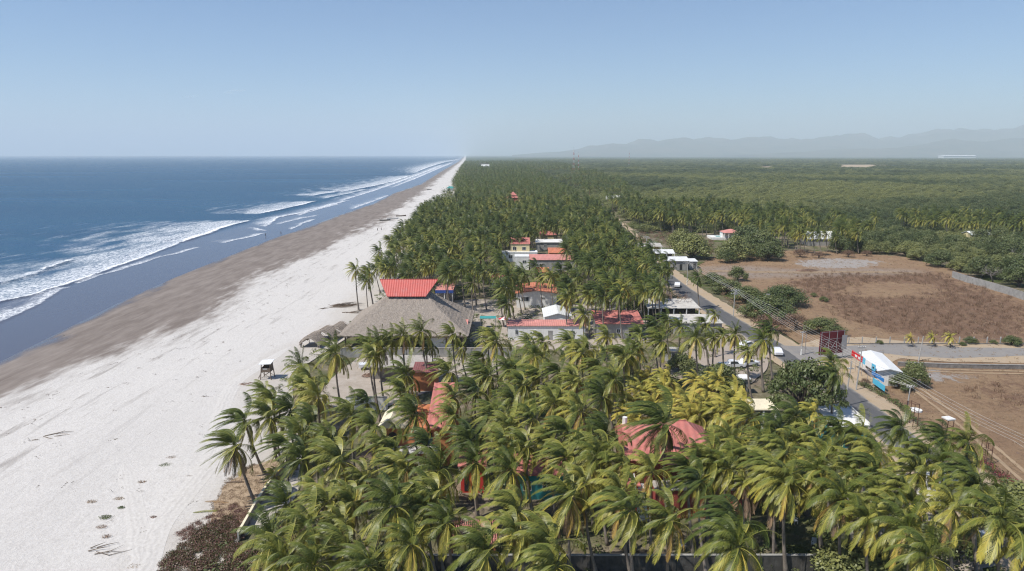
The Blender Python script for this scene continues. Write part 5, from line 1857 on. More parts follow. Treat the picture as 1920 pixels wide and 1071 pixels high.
def thatch_roof():
    """hip roof as a dense sagging sheet with ragged eaves"""
    vs, fs = [], []
    ex0, ex1, ey0, ey1, ze = -14.2, 14.6, -12.5, 12.5, 3.0
    tx0, tx1, ty0, ty1, zt = -4.6, 4.2, -2.2, 2.2, 10.0
    n, k = 80, 56
    ring = []
    for i in range(n * 4):
        s, t = divmod(i, n); t /= n
        e = [((ex0 + (ex1 - ex0) * t), ey0), (ex1, ey0 + (ey1 - ey0) * t), (ex1 + (ex0 - ex1) * t, ey1), (ex0, ey1 + (ey0 - ey1) * t)][s]
        q = [((tx0 + (tx1 - tx0) * t), ty0), (tx1, ty0 + (ty1 - ty0) * t), (tx1 + (tx0 - tx1) * t, ty1), (tx0, ty1 + (ty0 - ty1) * t)][s]
        ring.append((e, q))
    for j in range(k + 1):
        u = j / k
        for i, (e, q) in enumerate(ring):
            x, y = e[0] + (q[0] - e[0]) * u, e[1] + (q[1] - e[1]) * u
            z = ze + (zt - ze) * u ** 1.12
            nz = .16 * noise.noise((x * 1.1, y * 1.1, z)) + .10 * noise.noise((x * 3, y * 3, 2)) + (.12 * noise.noise((x * 2.2, y * 2.2, 5)) if j == 0 else 0)
            nz += .11 * (1 - (u * 14) % 1.0) + .07 * noise.noise((x * 5, y * 5, 8))
            vs.append((x, y, z + nz))
    m = len(ring)
    for j in range(k):
        for i in range(m):
            fs.append((j * m + i, j * m + (i + 1) % m, (j + 1) * m + (i + 1) % m, (j + 1) * m + i))
    b = len(vs)
    for i in range(m):
        x, y, z = vs[i]
        vs.append((x * .985, y * .985, z - .35 - .1 * abs(noise.noise((x * 2.5, y * 2.5, 1)))))
    for i in range(m):
        fs.append((b + i, b + (i + 1) % m, (i + 1) % m, i))
    fs.append(tuple(b + i for i in range(m))[::-1])
    return npmesh('thatch_roof', vs, fs, [M['thatch']], None, True)


link_mesh('roof', thatch_roof(), hall)['label'] = 'grey palm thatch hip roof'
up = MB()
zr, zl = 13.2, 9.9
for s in (-1, 1):
    q = [(-4.7, s * 3.4, zl), (4.2, s * 3.4, zl), (6.7, 0, zr), (-6.9, 0, zr)]
    up.add([(a, b, c) for a, b, c in q] + [(a, b, c + .14) for a, b, c in q], [(3, 2, 1, 0), (4, 5, 6, 7), (1, 5, 4, 0), (2, 6, 5, 1), (3, 7, 6, 2), (0, 4, 7, 3)])
rr = up.build('ridge_roof', M['red_sheet'], hall)
MB().bar((-6.9, 0, zr + .14), (6.7, 0, zr + .14), .12).build('ridge_cap', M['red_sheet'], rr)
hw_ = MB()
hw_.box(-4.2, 3.9, -2.0, 2.0, 9.6, 10.4)
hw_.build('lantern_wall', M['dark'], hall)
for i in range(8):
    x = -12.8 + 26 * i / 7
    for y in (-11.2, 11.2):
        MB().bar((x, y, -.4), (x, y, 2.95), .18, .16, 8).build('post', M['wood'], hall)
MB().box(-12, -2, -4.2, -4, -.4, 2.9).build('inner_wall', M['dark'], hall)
MB().box(5.5, 12.4, -11, -10.8, -.4, 2.9).build('front_wall', M['white'], hall)

wl_ = P(640, 668); wr_ = P(962, 668)
cw = empty('compound_wall', ((wl_.x + wr_.x) / 2, wl_.y, 0), 0, 'grey block wall in front of the thatched hall', 'wall')
h_ = (wr_.x - wl_.x) / 2
MB().box(-h_, h_, -.1, .1, -.4, 1.75).build('panel', M['grey_wall'], cw)
MB().box(-h_, h_, -.16, .16, 1.753, 1.87).build('coping', M['slab'], cw)
for i in range(9):
    x = -h_ + 2 * h_ * i / 8
    MB().box(x - .14, x + .14, -.19, -.103, -.4, 1.75).build('pier', M['grey_wall'], cw)

# ---------------------------------------------------------------- houses of the strip
house('beach_house', 'small house with a flat pink roof over a deep blue fascia behind the thatched hall', 'house', 816, 850, 545, 3.6, 8.5, 'shed', .5, 'grey_wall', 'pink_roof', fascia=('blue', .75), posts=3, open_front=True)
house('gable_house', 'white gabled house with a low salmon tiled roof behind the white shed', 'house', 966, 1047, 551, 3.9, 13, 'gable_y', .85, 'white', 'orange_tile', wins=[(.12, .30, 1.7, 2.9), (.62, .70, 2.3, 2.8)])
house('white_shed', 'white shed with a bright white pitched roof behind the long pink topped wall', 'shed', 1019, 1074, 596, 3.0, 10, 'gable_y', 1.0, 'white', 'white_ribbed', wins=[(.14, .36, 1.2, 2.2)], doors=[(.55, .75, 2.1, 'sign_white')])
house('long_outbuilding', 'long low white building with a narrow pink roof strip before the white shed', 'outbuilding', 950, 1100, 612, 3.2, 4.5, 'shed', .35, 'white', 'pink_roof', over=.25,
      wins=[(.10, .13, 1.2, 2.2), (.33, .36, 1.2, 2.2)], doors=[(.52, .58, 2.1, 'grey_wall'), (.80, .86, 2.1, 'grey_wall')])
house('gate_house', 'narrow gate post building with a pink cap beside the thatched hall', 'gatehouse', 865, 877, 610, 3.3, 3, 'shed', .5, 'white', 'pink_roof', over=.15, doors=[(.2, .8, 2.2, 'steel')])
house('pink_outbuilding', 'outbuilding with a two step pink metal roof near the bright green tree', 'outbuilding', 1117, 1208, 608, 3.4, 9, 'shed', 1.1, 'grey_wall', 'pink_tile', over=.5,
      wins=[(.44, .52, 1.2, 2.1), (.16, .24, 1.2, 2.1)], doors=[(.72, .80, 2.2, 'dark')])
house('cream_house', 'two storey cream house with a red roof and a white terrace', 'house', 956, 994, 458, 6.6, 8, 'shed', 1.6, 'cream', 'pink_tile', over=.25, wins=[(.12, .3, 4.2, 5.4), (.62, .8, 4.2, 5.4)])
house('white_terrace', 'white flat roofed terrace block at the foot of the cream house', 'outbuilding', 940, 1008, 474, 3.4, 5.5, 'flat', 0, 'white', 'white_roof', over=.1, wins=[(.2, .3, 1.2, 2.4)])
house('long_hall', 'long grey walled building with a flat pink roof beside a white cube', 'building', 993, 1086, 488, 3.9, 9.5, 'shed', .7, 'grey_wall', 'pink_roof', over=.3, wins=[(.2, .26, 1.6, 2.6), (.5, .56, 1.6, 2.6), (.8, .86, 1.6, 2.6)])
house('white_cube_house', 'plain white cube at the end of the long pink roofed building', 'house', 965, 992, 482, 4.6, 6, 'flat', 0, 'white', 'white_roof', over=.05, wins=[(.55, .8, 2.2, 3.3)])
house('red_roof_house', 'house with red hip roof furthest up the row behind the cream house', 'house', 1012, 1045, 441, 3.8, 12, 'hip', 2.0, 'cream', 'pink_tile', wins=[(.3, .45, 1.2, 2.4)])
house('white_roof_house', 'long house with a flat white roof in front of the red hip roof', 'house', 1004, 1056, 455, 3.3, 8, 'shed', .5, 'grey_wall', 'white_roof', wins=[(.3, .4, 1.2, 2.2)])
house('orange_roof_house', 'house with an orange tiled roof behind the long pink roofed building', 'house', 1028, 1062, 475, 3.2, 10, 'gable_x', 1.5, 'orange_wall', 'orange_tile')
house('orange_hut', 'small hut with an orange roof in front of the long grey walled building', 'hut', 1004, 1030, 511, 2.8, 6, 'gable_x', 1.2, 'cream', 'orange_tile')
house('pink_canopy', 'thin pink roofed canopy on posts among dark palms', 'canopy', 921, 951, 521, 3.2, 5, 'shed', .5, 'grey_wall', 'pink_tile', open_front=True, posts=3)
pg_ = house('pagoda_house', 'tall house with a stepped red pagoda roof deep in the grove', 'house', 950, 974, 371, 7.5, 10, 'hip', 2.5, 'red_wall', 'pink_tile')
MB().add([(-3.2, -3.2, 9.4), (3.2, -3.2, 9.4), (3.2, 3.2, 9.4), (-3.2, 3.2, 9.4), (0, 0, 12.2)], [(0, 1, 4), (1, 2, 4), (2, 3, 4), (3, 0, 4), (3, 2, 1, 0)]).build('upper_roof', M['pink_tile'], pg_)
house('hotel_block', 'white roofed block far along the grove near the end of the beach', 'building', 902, 917, 312, 13.0, 24, 'shed', 4, 'white', 'white_roof')
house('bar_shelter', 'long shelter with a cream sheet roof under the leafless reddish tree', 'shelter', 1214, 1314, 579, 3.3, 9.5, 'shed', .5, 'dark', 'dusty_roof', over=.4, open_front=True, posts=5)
house('kitchen_block', 'low building with a pale flat roof between the cream shelter and the parking lot', 'building', 1264, 1357, 607, 2.8, 8.0, 'shed', .3, 'grey_wall', 'dusty_roof', over=.3, wins=[(.2, .3, 1.0, 2.0), (.6, .7, 1.0, 2.0)])
house('dark_kiosk', 'dark grey hut at the left end of the parking lot', 'hut', 1252, 1279, 660, 2.3, 3, 'flat', 0, 'grey_wall', 'grey_roof', over=.15, doors=[(.3, .6, 1.9, 'dark')])
house('roadside_shop', 'low roadside house with a greyish white roof, last of the three by the road', 'house', 1196, 1242, 463, 3.1, 9, 'gable_x', 1.0, 'cream', 'grey_roof', open_front=True, posts=4)
house('roadside_house', 'roadside house with two white sloping roofs in the middle of the three', 'house', 1221, 1266, 476, 3.1, 9, 'gable_x', 1.1, 'wood', 'white_ribbed', open_front=True, posts=4)
house('roadside_store', 'grey roadside store with a white pitched roof, closest of the three to the bend', 'store', 1250, 1293, 490, 3.3, 9, 'gable_x', 1.0, 'grey_wall', 'white_ribbed', wins=[(.25, .4, 1.0, 2.2)], doors=[(.6, .72, 2.1, 'dark')])
house('store_annex', 'tiny annex with a white lean-to roof at the end of the grey roadside store', 'annex', 1292, 1309, 491, 2.6, 5, 'shed', .4, 'grey_wall', 'white_ribbed', over=.2, doors=[(.5, .85, 2.0, 'dark')])
house('grey_roadhouse', 'small house with a grey roof half hidden where the road enters the palms', 'house', 1122, 1150, 404, 3.4, 9, 'gable_x', 1.4, 'white', 'grey_roof')
house('white_roadhouse', 'pale roofed building among trees on the far side of the road', 'house', 1138, 1166, 371, 4.5, 12, 'gable_x', 1.5, 'white', 'white_roof')
ph = house('pool_house', 'open pool pavilion with a pink roof and white columns', 'pavilion', 1358, 1392, 437, 3.5, 9, 'hip', 1.6, 'white', 'pink_roof', open_front=True, posts=5)
house('white_villa', 'house with a steep bright white pitched roof among the palms by the bare lot', 'house', 1514, 1568, 449, 2.8, 10, 'gable_x', 3.2, 'grey_wall', 'white_ribbed', wins=[(.3, .4, 1.5, 2.8)])
house('white_cottage', 'white roofed cottage among the trees behind the dead grey tree', 'cottage', 1822, 1862, 441, 4.5, 8, 'gable_x', 1.4, 'cream', 'white_ribbed')
pq = P(1365, 447); pt = empty('pool_terrace', (P(1362, 446).x, P(1362, 446).y, 0), 0, 'white pool terrace with a blue pool before the open pavilion', 'terrace')
MB().box(-9, 6, -6, 4, -.3, .9).build('deck', M['white'], pt)
MB().box(-6, 3.5, -3, 1.5, .903, .96).build('pool', M['water_pool'], pt)
hw2 = empty('beach_cabana', (P(845, 357).x, P(845, 357).y, 0), 0, 'square beach hut with a teal roof at the edge of the distant grove', 'hut')
MB().box(-3.2, 3.2, -2.5, 2.5, -.2, 2.4).build('wall', M['white'], hw2)
MB().add([(-5, -4, 2.5), (5, -4, 2.5), (5, 4, 2.5), (-5, 4, 2.5), (-2, 0, 4.8), (2, 0, 4.8)], [(0, 1, 5, 4), (1, 2, 5), (2, 3, 4, 5), (3, 0, 4), (3, 2, 1, 0)]).build('roof', M['teal'], hw2)
# far sheds on the plain
fsd = at(1795, 291, 9000)
fs_o = empty('factory_shed', (fsd.x, 9000, 0), 0, 'long white factory roof on the far plain below the hills', 'factory')
MB().box(-210, 210, -60, 60, 0, 26).build('wall', M['white'], fs_o)
MB().add([(-215, -65, 26.1), (215, -65, 26.1), (215, 65, 26.1), (-215, 65, 26.1), (-215, 0, 36), (215, 0, 36)], [(0, 1, 5, 4), (2, 3, 4, 5), (1, 2, 5), (3, 0, 4), (3, 2, 1, 0)]).build('roof', M['white_roof'], fs_o)
for px_, py_, w_, l_ in ((1605, 312, 95, 'tan cleared field'), (1438, 315, 40, 'pale strip')):
    p = P(px_, py_)
    poly_sheet('clearing', [(px_ - w_ / 2 - 12, py_ + 2), (px_ + w_ / 2, py_ + 2), (px_ + w_ / 2 + 14, py_ - 3), (px_ - w_ / 2 + 6, py_ - 3)], .2, M['verge'], 60)

# ---------------------------------------------------------------- yard with the concrete shed
house('concrete_shed', 'grey concrete shed with a broad flat slab roof before the compound wall', 'shed', 688, 812, 690, 3.0, 7.5, 'flat', 0, 'block_wall', 'slab', over=.3, open_front=True)
house('brown_shed', 'brick red shed with a ribbed maroon lean-to roof beside the concrete one', 'shed', 772, 820, 700, 3.3, 4.5, 'shed', .6, 'orange_wall', 'maroon_sheet', over=.25)
a_, b_ = P(650, 766), P(727, 766)
yw = empty('yard_wall', ((a_.x + b_.x) / 2, a_.y, 0), 0, 'white plastered wall across the near end of the sandy yard', 'wall')
MB().box(-(b_.x - a_.x) / 2, (b_.x - a_.x) / 2, -.1, .1, -.3, 2.0).build('panel', M['white'], yw)
MB().box(-(b_.x - a_.x) / 2, (b_.x - a_.x) / 2, -.15, .15, 2.003, 2.1).build('coping', M['grey_wall'], yw)

# orange house
oh0, oh1 = P(718, 801, 5.4), P(850, 801, 5.4)
oy = oh0.y
oh = empty('orange_house', ((oh0.x + oh1.x) / 2, oy + 5, 0), 0, 'two storey orange house with a cream gable roof and a taller pink tiled roof', 'house')
hw3 = (oh1.x - oh0.x) / 2
MB().box(-hw3, hw3, -5, 4, -.4, 5.3).build('wall', M['orange_wall'], oh)
r_ = MB()
r_.add([(-hw3 - .7, -5.5, 5.42), (-hw3 + 3.2, -5.5, 5.42), (-hw3 + 3.2, .5, 5.42), (-hw3 - .7, .5, 5.42), (-hw3 + 1.2, -5.5, 7.0), (-hw3 + 1.2, .5, 7.0)], [(3, 2, 1, 0), (0, 1, 4), (1, 2, 5, 4), (2, 3, 5), (3, 0, 4, 5)])
r_.build('gable_roof', M['pale_cream'], oh)
MB().add([(hw3 - 3.7, -5.6, 5.5), (hw3 - .6, -5.6, 5.5), (hw3 - .6, 5.5, 8.2), (hw3 - 3.7, 5.5, 8.2), (hw3 - 3.7, -5.6, 5.3), (hw3 - .6, -5.6, 5.3), (hw3 - .6, 5.5, 5.3), (hw3 - 3.7, 5.5, 5.3)],
         [(0, 1, 2, 3), (7, 6, 5, 4), (4, 5, 1, 0), (5, 6, 2, 1), (6, 7, 3, 2), (7, 4, 0, 3)]).build('tiled_roof', M['pink_tile'], oh)
aw = MB()
pts_ = [(-hw3 + .7, 2.9), (-hw3 + 1.9, 2.9), (-hw3 + 1.9, 4.1)] + [(-hw3 + 1.3 + .6 * math.cos(t), 4.1 + .6 * math.sin(t)) for t in np.linspace(.3, 2.84, 7)] + [(-hw3 + .7, 4.1)]
k_ = len(pts_)
aw.add([(x, -5.06, z) for x, z in pts_] + [(x, -4.98, z) for x, z in pts_], [tuple(range(k_)), tuple(range(2 * k_ - 1, k_ - 1, -1))] + [(i, k_ + i, k_ + (i + 1) % k_, (i + 1) % k_) for i in range(k_)])
aw.build('window', M['dark'], oh)
MB().box(-hw3 + .3, hw3 - 2, -7.2, -5.003, 2.5, 2.66).build('balcony', M['white'], oh)
for x in (-hw3 + .6, -hw3 + 3.4, hw3 - 2.4):
    MB().box(x - .12, x + .12, -7.0, -6.76, -.4, 2.49).build('post', M['white'], oh)
MB().box(hw3 - 4, hw3 - 2.9, -5.06, -5.003, 2.7, 4.6).build('door', M['dark'], oh)

# small red house and teal walled bungalow
house('red_house', 'small pinkish red walled house among the palms near the pergola', 'house', 858, 912, 876, 3.4, 5, 'shed', .7, 'red_post', 'pink_tile', over=.35, wins=[(.55, .75, 1.2, 2.2)], doors=[(.15, .35, 2.1, 'dark')])
house('teal_bungalow', 'bungalow with teal walls under a pink roof next to the small red house', 'house', 940, 1070, 893, 3.1, 6, 'gable_x', 1.5, 'teal', 'pink_tile', over=.45, wins=[(.62, .74, 1.0, 2.1), (.3, .42, 1.0, 2.1)], doors=[(.10, .17, 2.1, 'sign_sky')])

# main red roofed house
mh = empty('red_roofed_house', (15.6, 81, 0), 0, 'largest near house, dark red walls under a broad pink red tiled roof', 'house')
pA, pB = P(1172, 862, 5.6), P(1352, 862, 5.6)
mh.location = ((pA.x + pB.x) / 2, pA.y + 5, 0)
q = (pB.x - pA.x) / 2
MB().box(-q + .5, q - .5, -4.4, 4.6, -.4, 5.5).build('wall', M['red_wall'], mh)
r1 = MB()
r1.add([(-q, -5.2, 5.55), (-1.2, -5.2, 5.55), (-1.2, 0, 8.1), (-q + .3, 0, 8.1), (-1.2, 5.2, 5.55), (-q, 5.2, 5.55)], [(0, 1, 2, 3), (3, 2, 4, 5), (0, 3, 5), (1, 4, 2), (5, 4, 1, 0)])
r1.build('roof', M['pink_tile'], mh, label='left wing of the tiled roof')
r2 = MB()
r2.add([(-1.15, -6.2, 5.5), (q + .6, -6.2, 5.5), (q + .6, 5.6, 5.5), (-1.15, 5.6, 5.5), (-.6, -.3, 8.7), (q - 3.2, -.3, 8.7)], [(0, 1, 5, 4), (1, 2, 5), (2, 3, 4, 5), (3, 0, 4), (3, 2, 1, 0)])
r2.build('roof', M['pink_tile'], mh, label='higher hipped right wing of the tiled roof')
MB().bar((-.6, -.3, 8.75), (q - 3.2, -.3, 8.75), .1).build('ridge_cap', M['pink_tile'], mh)
MB().box(-q - 2.8, -q + 1.6, -7.2, -5.3, 3.2, 3.34).build('porch_roof', M['pink_tile'], mh)
for x in (-q - 2.4, -q + 1.2, -q + 2.6):
    MB().box(x - .11, x + .11, -7.0, -6.78, -.4, 3.19).build('post', M['red_post'], mh)
MB().box(-q + 3.2, q + 2.4, -8.4, -6.4, -.4, 3.4).build('lower_wall', M['red_wall'], mh)
MB().box(-q + 3.0, q + 2.6, -8.6, -6.2, 3.403, 3.5).build('terrace_slab', M['slab'], mh)
st_ = MB()
for i in range(12):
    st_.box(-q + 1.0, -q + 2.2, -6.3 - i * .28, -6.02 - i * .28, 3.0 - i * .26 - .2, 3.0 - i * .26)
sto = st_.build('stair', M['white'], mh)
MB().slab([(-q + .9, -6.0, 4.0), (-q + .9, -9.4, .9), (-q + .9, -9.4, 1.2), (-q + .9, -6.0, 4.3)], .1).build('handrail', M['white'], sto)
MB().box(-q - .2, -q + .8, -4.6, -4.45, 2.0, 3.2).build('window', M['dark'], mh)
MB().bar((-q + .9, 1.2, 7.2), (-q + .9, 1.2, 8.6), .32, .32, 8).build('water_tank', M['white'], mh)

# pergola
pgA, pgB, pgC, pgD = P(843, 1020, 2.6), P(930, 1020, 2.6), P(922, 976, 2.6), P(858, 976, 2.6)
per = empty('pergola', ((pgA.x + pgB.x) / 2, (pgA.y + pgC.y) / 2, 0), 0, 'pink slatted pergola roof by the near boundary wall', 'pergola')
o_ = per.location
xa, xb, ya, yb_ = pgA.x - o_.x, pgB.x - o_.x, pgA.y - o_.y, pgC.y - o_.y
sl_ = MB()
for i in range(22):
    x = xa + (xb - xa) * i / 21
    sl_.box(x - .05, x + .05, ya, yb_, 2.6, 2.7)
sl_.build('slats', M['pink_roof'], per)
for y in np.linspace(ya + .15, yb_ - .15, 6):
    MB().box(xa - .1, xb + .1, y - .06, y + .06, 2.44, 2.597).build('beam', M['pink_roof'], per)
for x in (xa + .2, xb - .2):
    for y in (ya + .2, yb_ - .2):
        MB().box(x - .12, x + .12, y - .12, y + .12, -.4, 2.43).build('post', M['orange_wall'], per)

# near boundary wall and beach side wall
fwA, fwB = P(700, 1066), P(1665, 1066)
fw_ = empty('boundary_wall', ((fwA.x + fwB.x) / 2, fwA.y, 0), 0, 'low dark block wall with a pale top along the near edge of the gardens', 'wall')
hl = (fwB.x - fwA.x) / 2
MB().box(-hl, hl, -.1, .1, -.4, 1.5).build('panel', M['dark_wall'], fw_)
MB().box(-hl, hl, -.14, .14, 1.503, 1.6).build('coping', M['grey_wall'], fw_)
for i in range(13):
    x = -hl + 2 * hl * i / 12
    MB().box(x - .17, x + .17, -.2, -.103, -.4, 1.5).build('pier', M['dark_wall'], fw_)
pts_ = [P(548, 862), P(512, 905), P(480, 955), P(455, 1000), P(447, 1012)]
bw = empty('beach_wall', pts_[2], 0, 'low garden wall with a cream top between the lawn and the beach', 'wall')
wm_, cm_ = MB(), MB()
for a, b in zip(pts_, pts_[1:]):
    d = (b - a).normalized(); n_ = Vector((-d.y, d.x, 0))
    a2, b2 = a - pts_[2], b - pts_[2]
    for mbx, t, z0, z1 in ((wm_, .09, -.4, .9), (cm_, .14, .903, 1.02)):
        vs_ = [a2 + n_ * t, b2 + n_ * t, b2 - n_ * t, a2 - n_ * t]
        mbx.add([(v.x, v.y, z0) for v in vs_] + [(v.x, v.y, z1) for v in vs_], [(3, 2, 1, 0), (4, 5, 6, 7), (0, 1, 5, 4), (1, 2, 6, 5), (2, 3, 7, 6), (3, 0, 4, 7)])
wm_.build('panel', M['grey_wall'], bw); cm_.build('coping', M['pale_cream'], bw)

# roadside roofs
house('carport', 'carport with a pale dusty roof left of the almond tree', 'carport', 1406, 1460, 770, 2.8, 4.2, 'shed', .25, 'grey_wall', 'pale_cream', over=.2, open_front=True, posts=3)
tr_ = [P(1560, 805, 3.0), P(1631, 799, 3.0), P(1584, 757, 3.0), P(1508, 760, 3.0)]
tk = empty('teal_shop', ((tr_[0].x + tr_[2].x) / 2, (tr_[0].y + tr_[2].y) / 2, 0), 0, 'teal walled shop with a long white flat roof right beside the road', 'shop')
loc_ = tk.location
qq = [(p.x - loc_.x, p.y - loc_.y) for p in tr_]
MB().prism([(x * .94, y * .94) for x, y in qq], -.4, 2.98).build('wall', M['teal'], tk)
MB().prism(qq, 3.0, 3.18).build('roof', M['white_roof'], tk)
ed = MB()
ed.slab([(qq[1][0], qq[1][1], 3.19), (qq[2][0], qq[2][1], 3.19), (qq[2][0], qq[2][1], 3.5), (qq[1][0], qq[1][1], 3.5)], .12)
ed.build('parapet', M['white'], tk)
dm = Vector(((qq[0][0] + qq[1][0]) / 2 * .94, (qq[0][1] + qq[1][1]) / 2 * .94, 0))
MB().box(dm.x - .6, dm.x + .6, dm.y - .12, dm.y + .0, 0, 2.1).build('door', M['dark'], tk)
house('white_walled_building', 'white walled garden building behind the corner palms', 'building', 1752, 1806, 908, 3.0, 4, 'flat', 0, 'white', 'white_roof', over=.1, wins=[(.55, .62, 1.0, 1.8)])
house('guard_hut', 'small grey hut with a thin white roof under the slim palms', 'hut', 1388, 1408, 712, 2.7, 2.4, 'flat', 0, 'grey_wall', 'white_roof', over=.35, doors=[(.3, .7, 2.0, 'dark')])

# ---------------------------------------------------------------- shop with the long sign
k0, k1 = P(1646, 722), P(1683, 724)
e0, e1 = P(1652, 697, 2.7), P(1619, 664, 2.7)
kx = empty('corner_shop', ((k0.x + k1.x) / 2, (k0.y + e1.y) / 2, 0), 0, 'corner shop with a white sheet roof and red white and blue signs', 'shop')
kl = kx.location
fl_, fr_ = Vector((k0.x, k0.y, 0)) - kl, Vector((k1.x, k1.y, 0)) - kl
dv = (Vector((e1.x, e1.y, 0)) - Vector((e0.x, e0.y, 0)))
bl_, br_ = fl_ + dv, fr_ + dv
MB().prism([(p.x, p.y) for p in (fl_, fr_, br_, bl_)], -.3, 2.7).build('wall', M['white'], kx)
nx = (fr_ - fl_).normalized(); dy = dv.normalized()
ro = [fl_ - nx * .5 - dy * .5, fr_ + nx * .5 - dy * .5, br_ + nx * .5 + dy * .5, bl_ - nx * .5 + dy * .5]
mid0, mid1 = (ro[0] + ro[1]) / 2, (ro[3] + ro[2]) / 2
rb = MB()
for q in ([ro[0], mid0, mid1, ro[3]], [mid0, ro[1], ro[2], mid1]):
    zz = [2.75, 3.25, 3.25, 2.75] if q[0] is ro[0] else [3.25, 2.75, 2.75, 3.25]
    rb.add([(p.x, p.y, z) for p, z in zip(q, zz)] + [(p.x, p.y, z + .1) for p, z in zip(q, zz)], [(3, 2, 1, 0), (4, 5, 6, 7), (1, 5, 4, 0), (2, 6, 5, 1), (3, 7, 6, 2), (0, 4, 7, 3)])
rb.build('roof', M['white_ribbed'], kx)
gbl = MB(); gbl.add([tuple(fl_ + Vector((0, 0, 2.7))), tuple(fr_ + Vector((0, 0, 2.7))), tuple((fl_ + fr_) / 2 + Vector((0, 0, 3.2)))], [(0, 1, 2)])
gbl.build('gable', M['white'], kx)


def panel(a, b, z0, z1, off, m, name, parent, ox=Vector((0, 0, 0))):
    """upright board from a to b, pushed outwards"""
    n_ = (b - a).cross(Vector((0, 0, 1))).normalized()
    c = [a + n_ * off, b + n_ * off]
    mb = MB()
    t = n_ * .05
    mb.add([(p.x, p.y, z) for p in (c[0] + t, c[1] + t, c[1] - t, c[0] - t) for z in (z0,)] + [(p.x, p.y, z) for p in (c[0] + t, c[1] + t, c[1] - t, c[0] - t) for z in (z1,)],
           [(3, 2, 1, 0), (4, 5, 6, 7), (0, 1, 5, 4), (1, 2, 6, 5), (2, 3, 7, 6), (3, 0, 4, 7)])
    return mb.build(name, M[m], parent)


s0 = P(1597, 664, 2.9) - kl; s1 = P(1662, 708, 2.9) - kl
s0.z = s1.z = 0
sx_ = lambda t: s0.lerp(s1, t)
spans = [(0, .34, 'sign_red'), (.342, .42, 'sign_sky'), (.422, .60, 'sign_white'), (.602, .70, 'sign_sky')]
for a, b, m in spans:
    pn = panel(sx_(a), sx_(b), 2.6, 3.75, 0, m, 'sign_board', kx)
    if m == 'sign_red':
        for t in (.12, .22): panel(sx_(t), sx_(t + .06), 2.95, 3.35, .07, 'sign_white', 'sign_mark', pn)
    if m == 'sign_sky' and a > .5:
        panel(sx_(.64), sx_(.67), 3.0, 3.3, .07, 'dark', 'sign_mark', pn)
panel(sx_(.66), sx_(.98), 1.9, 2.6, .25, 'sign_blue', 'awning_board', kx)
wp_ = panel(sx_(.74), sx_(1.06), .6, 1.6, .5, 'sign_sky', 'menu_board', kx)
for t in (.0, .15, .34, .52, .7):
    p = sx_(t)
    MB().bar((p.x, p.y, -.3), (p.x, p.y, 2.6), .04).build('post', M['steel'], kx)
dd_ = fl_.lerp(fr_, .45)
panel(fl_.lerp(fr_, .5), fl_.lerp(fr_, .68), 0, 2.0, .03, 'grey_wall', 'door', kx)
panel(fl_.lerp(fr_, .78), fl_.lerp(fr_, .95), 1.0, 1.9, .03, 'glass', 'window', kx)
panel(bl_.lerp(fl_, .3), bl_.lerp(fl_, .9), .9, 2.2, .03, 'dark', 'counter_opening', kx)

# billboard
b0, b1 = P(1536, 677), P(1580, 672)
bb = empty('billboard', ((b0.x + b1.x) / 2, (b0.y + b1.y) / 2, 0), 0, 'tall maroon billboard on grey steel posts at the road junction', 'billboard')
o_ = bb.location
A_, B_ = b0 - o_, b1 - o_
dirb = (B_ - A_).normalized(); nb_ = Vector((dirb.y, -dirb.x, 0))
pm_ = MB()
zb0, zb1 = 1.2, 6.1
back = -nb_ * .25
pm_.add([(p.x, p.y, z) for z in (zb0, zb1) for p in (A_ + back, B_ + back, B_ + back * 1.5, A_ + back * 1.5)], [(3, 2, 1, 0), (4, 5, 6, 7), (0, 1, 5, 4), (1, 2, 6, 5), (2, 3, 7, 6), (3, 0, 4, 7)])
pm_.build('panel', M['maroon'], bb)
for t in (.02, .34, .68, .98):
    p = A_.lerp(B_, t)
    MB().bar((p.x, p.y, -.3), (p.x, p.y, zb1 + .05), .06).build('post', M['steel'], bb)
bm_ = MB()
for z in (1.25, 2.8, 4.5, 6.05):
    bm_.bar(A_ + Vector((0, 0, z)) + nb_ * .05, B_ + Vector((0, 0, z)) + nb_ * .05, .035)
for a, b in ((0.02, .34), (.34, .68), (.68, .98)):
    bm_.bar(A_.lerp(B_, a) + Vector((0, 0, 1.3)), A_.lerp(B_, b) + Vector((0, 0, 4.4)), .03)
    bm_.bar(A_.lerp(B_, b) + Vector((0, 0, 1.3)), A_.lerp(B_, a) + Vector((0, 0, 4.4)), .03)
bm_.build('bracing', M['steel'], bb)
gp = A_.lerp(B_, .86)
MB().box(gp.x - .05, gp.x + 1.0, gp.y - .5, gp.y - .42, 2.2, 5.2).build('side_panel', M['steel'], bb)

# watch tower on the beach
tb0 = P(502, 709)
wt_ = empty('watch_tower', (tb0.x, tb0.y, -.1), .0, 'wooden lifeguard tower with a white roof on the open sand', 'tower')
for sx in (-1, 1):
    for sy in (-1, 1):
        MB().bar((sx * 1.05, sy * 1.0, -.2), (sx * .75, sy * .75, 3.1), .09).build('leg', M['wood'], wt_)
br_ = MB()
for sy in (-1, 1):
    br_.bar((-1.0, sy * .95, .3), (.8, sy * .8, 1.6), .04); br_.bar((1.0, sy * .95, .3), (-.8, sy * .8, 1.6), .04)
br_.build('bracing', M['wood'], wt_)
cb = MB()
cb.box(-.9, .9, -.9, .9, 1.55, 1.65); cb.box(-.86, .86, -.88, -.8, 1.65, 2.35); cb.box(-.86, .86, .8, .88, 1.65, 3.0); cb.box(.8, .88, -.8, .8, 1.65, 3.0); cb.box(-.88, -.8, -.8, .8, 1.65, 2.35)
cb.build('cabin', M['wood'], wt_)
MB().box(-.5, .35, -.9, -.885, 2.0, 2.3).build('hatch', M['grey_wall'], wt_)
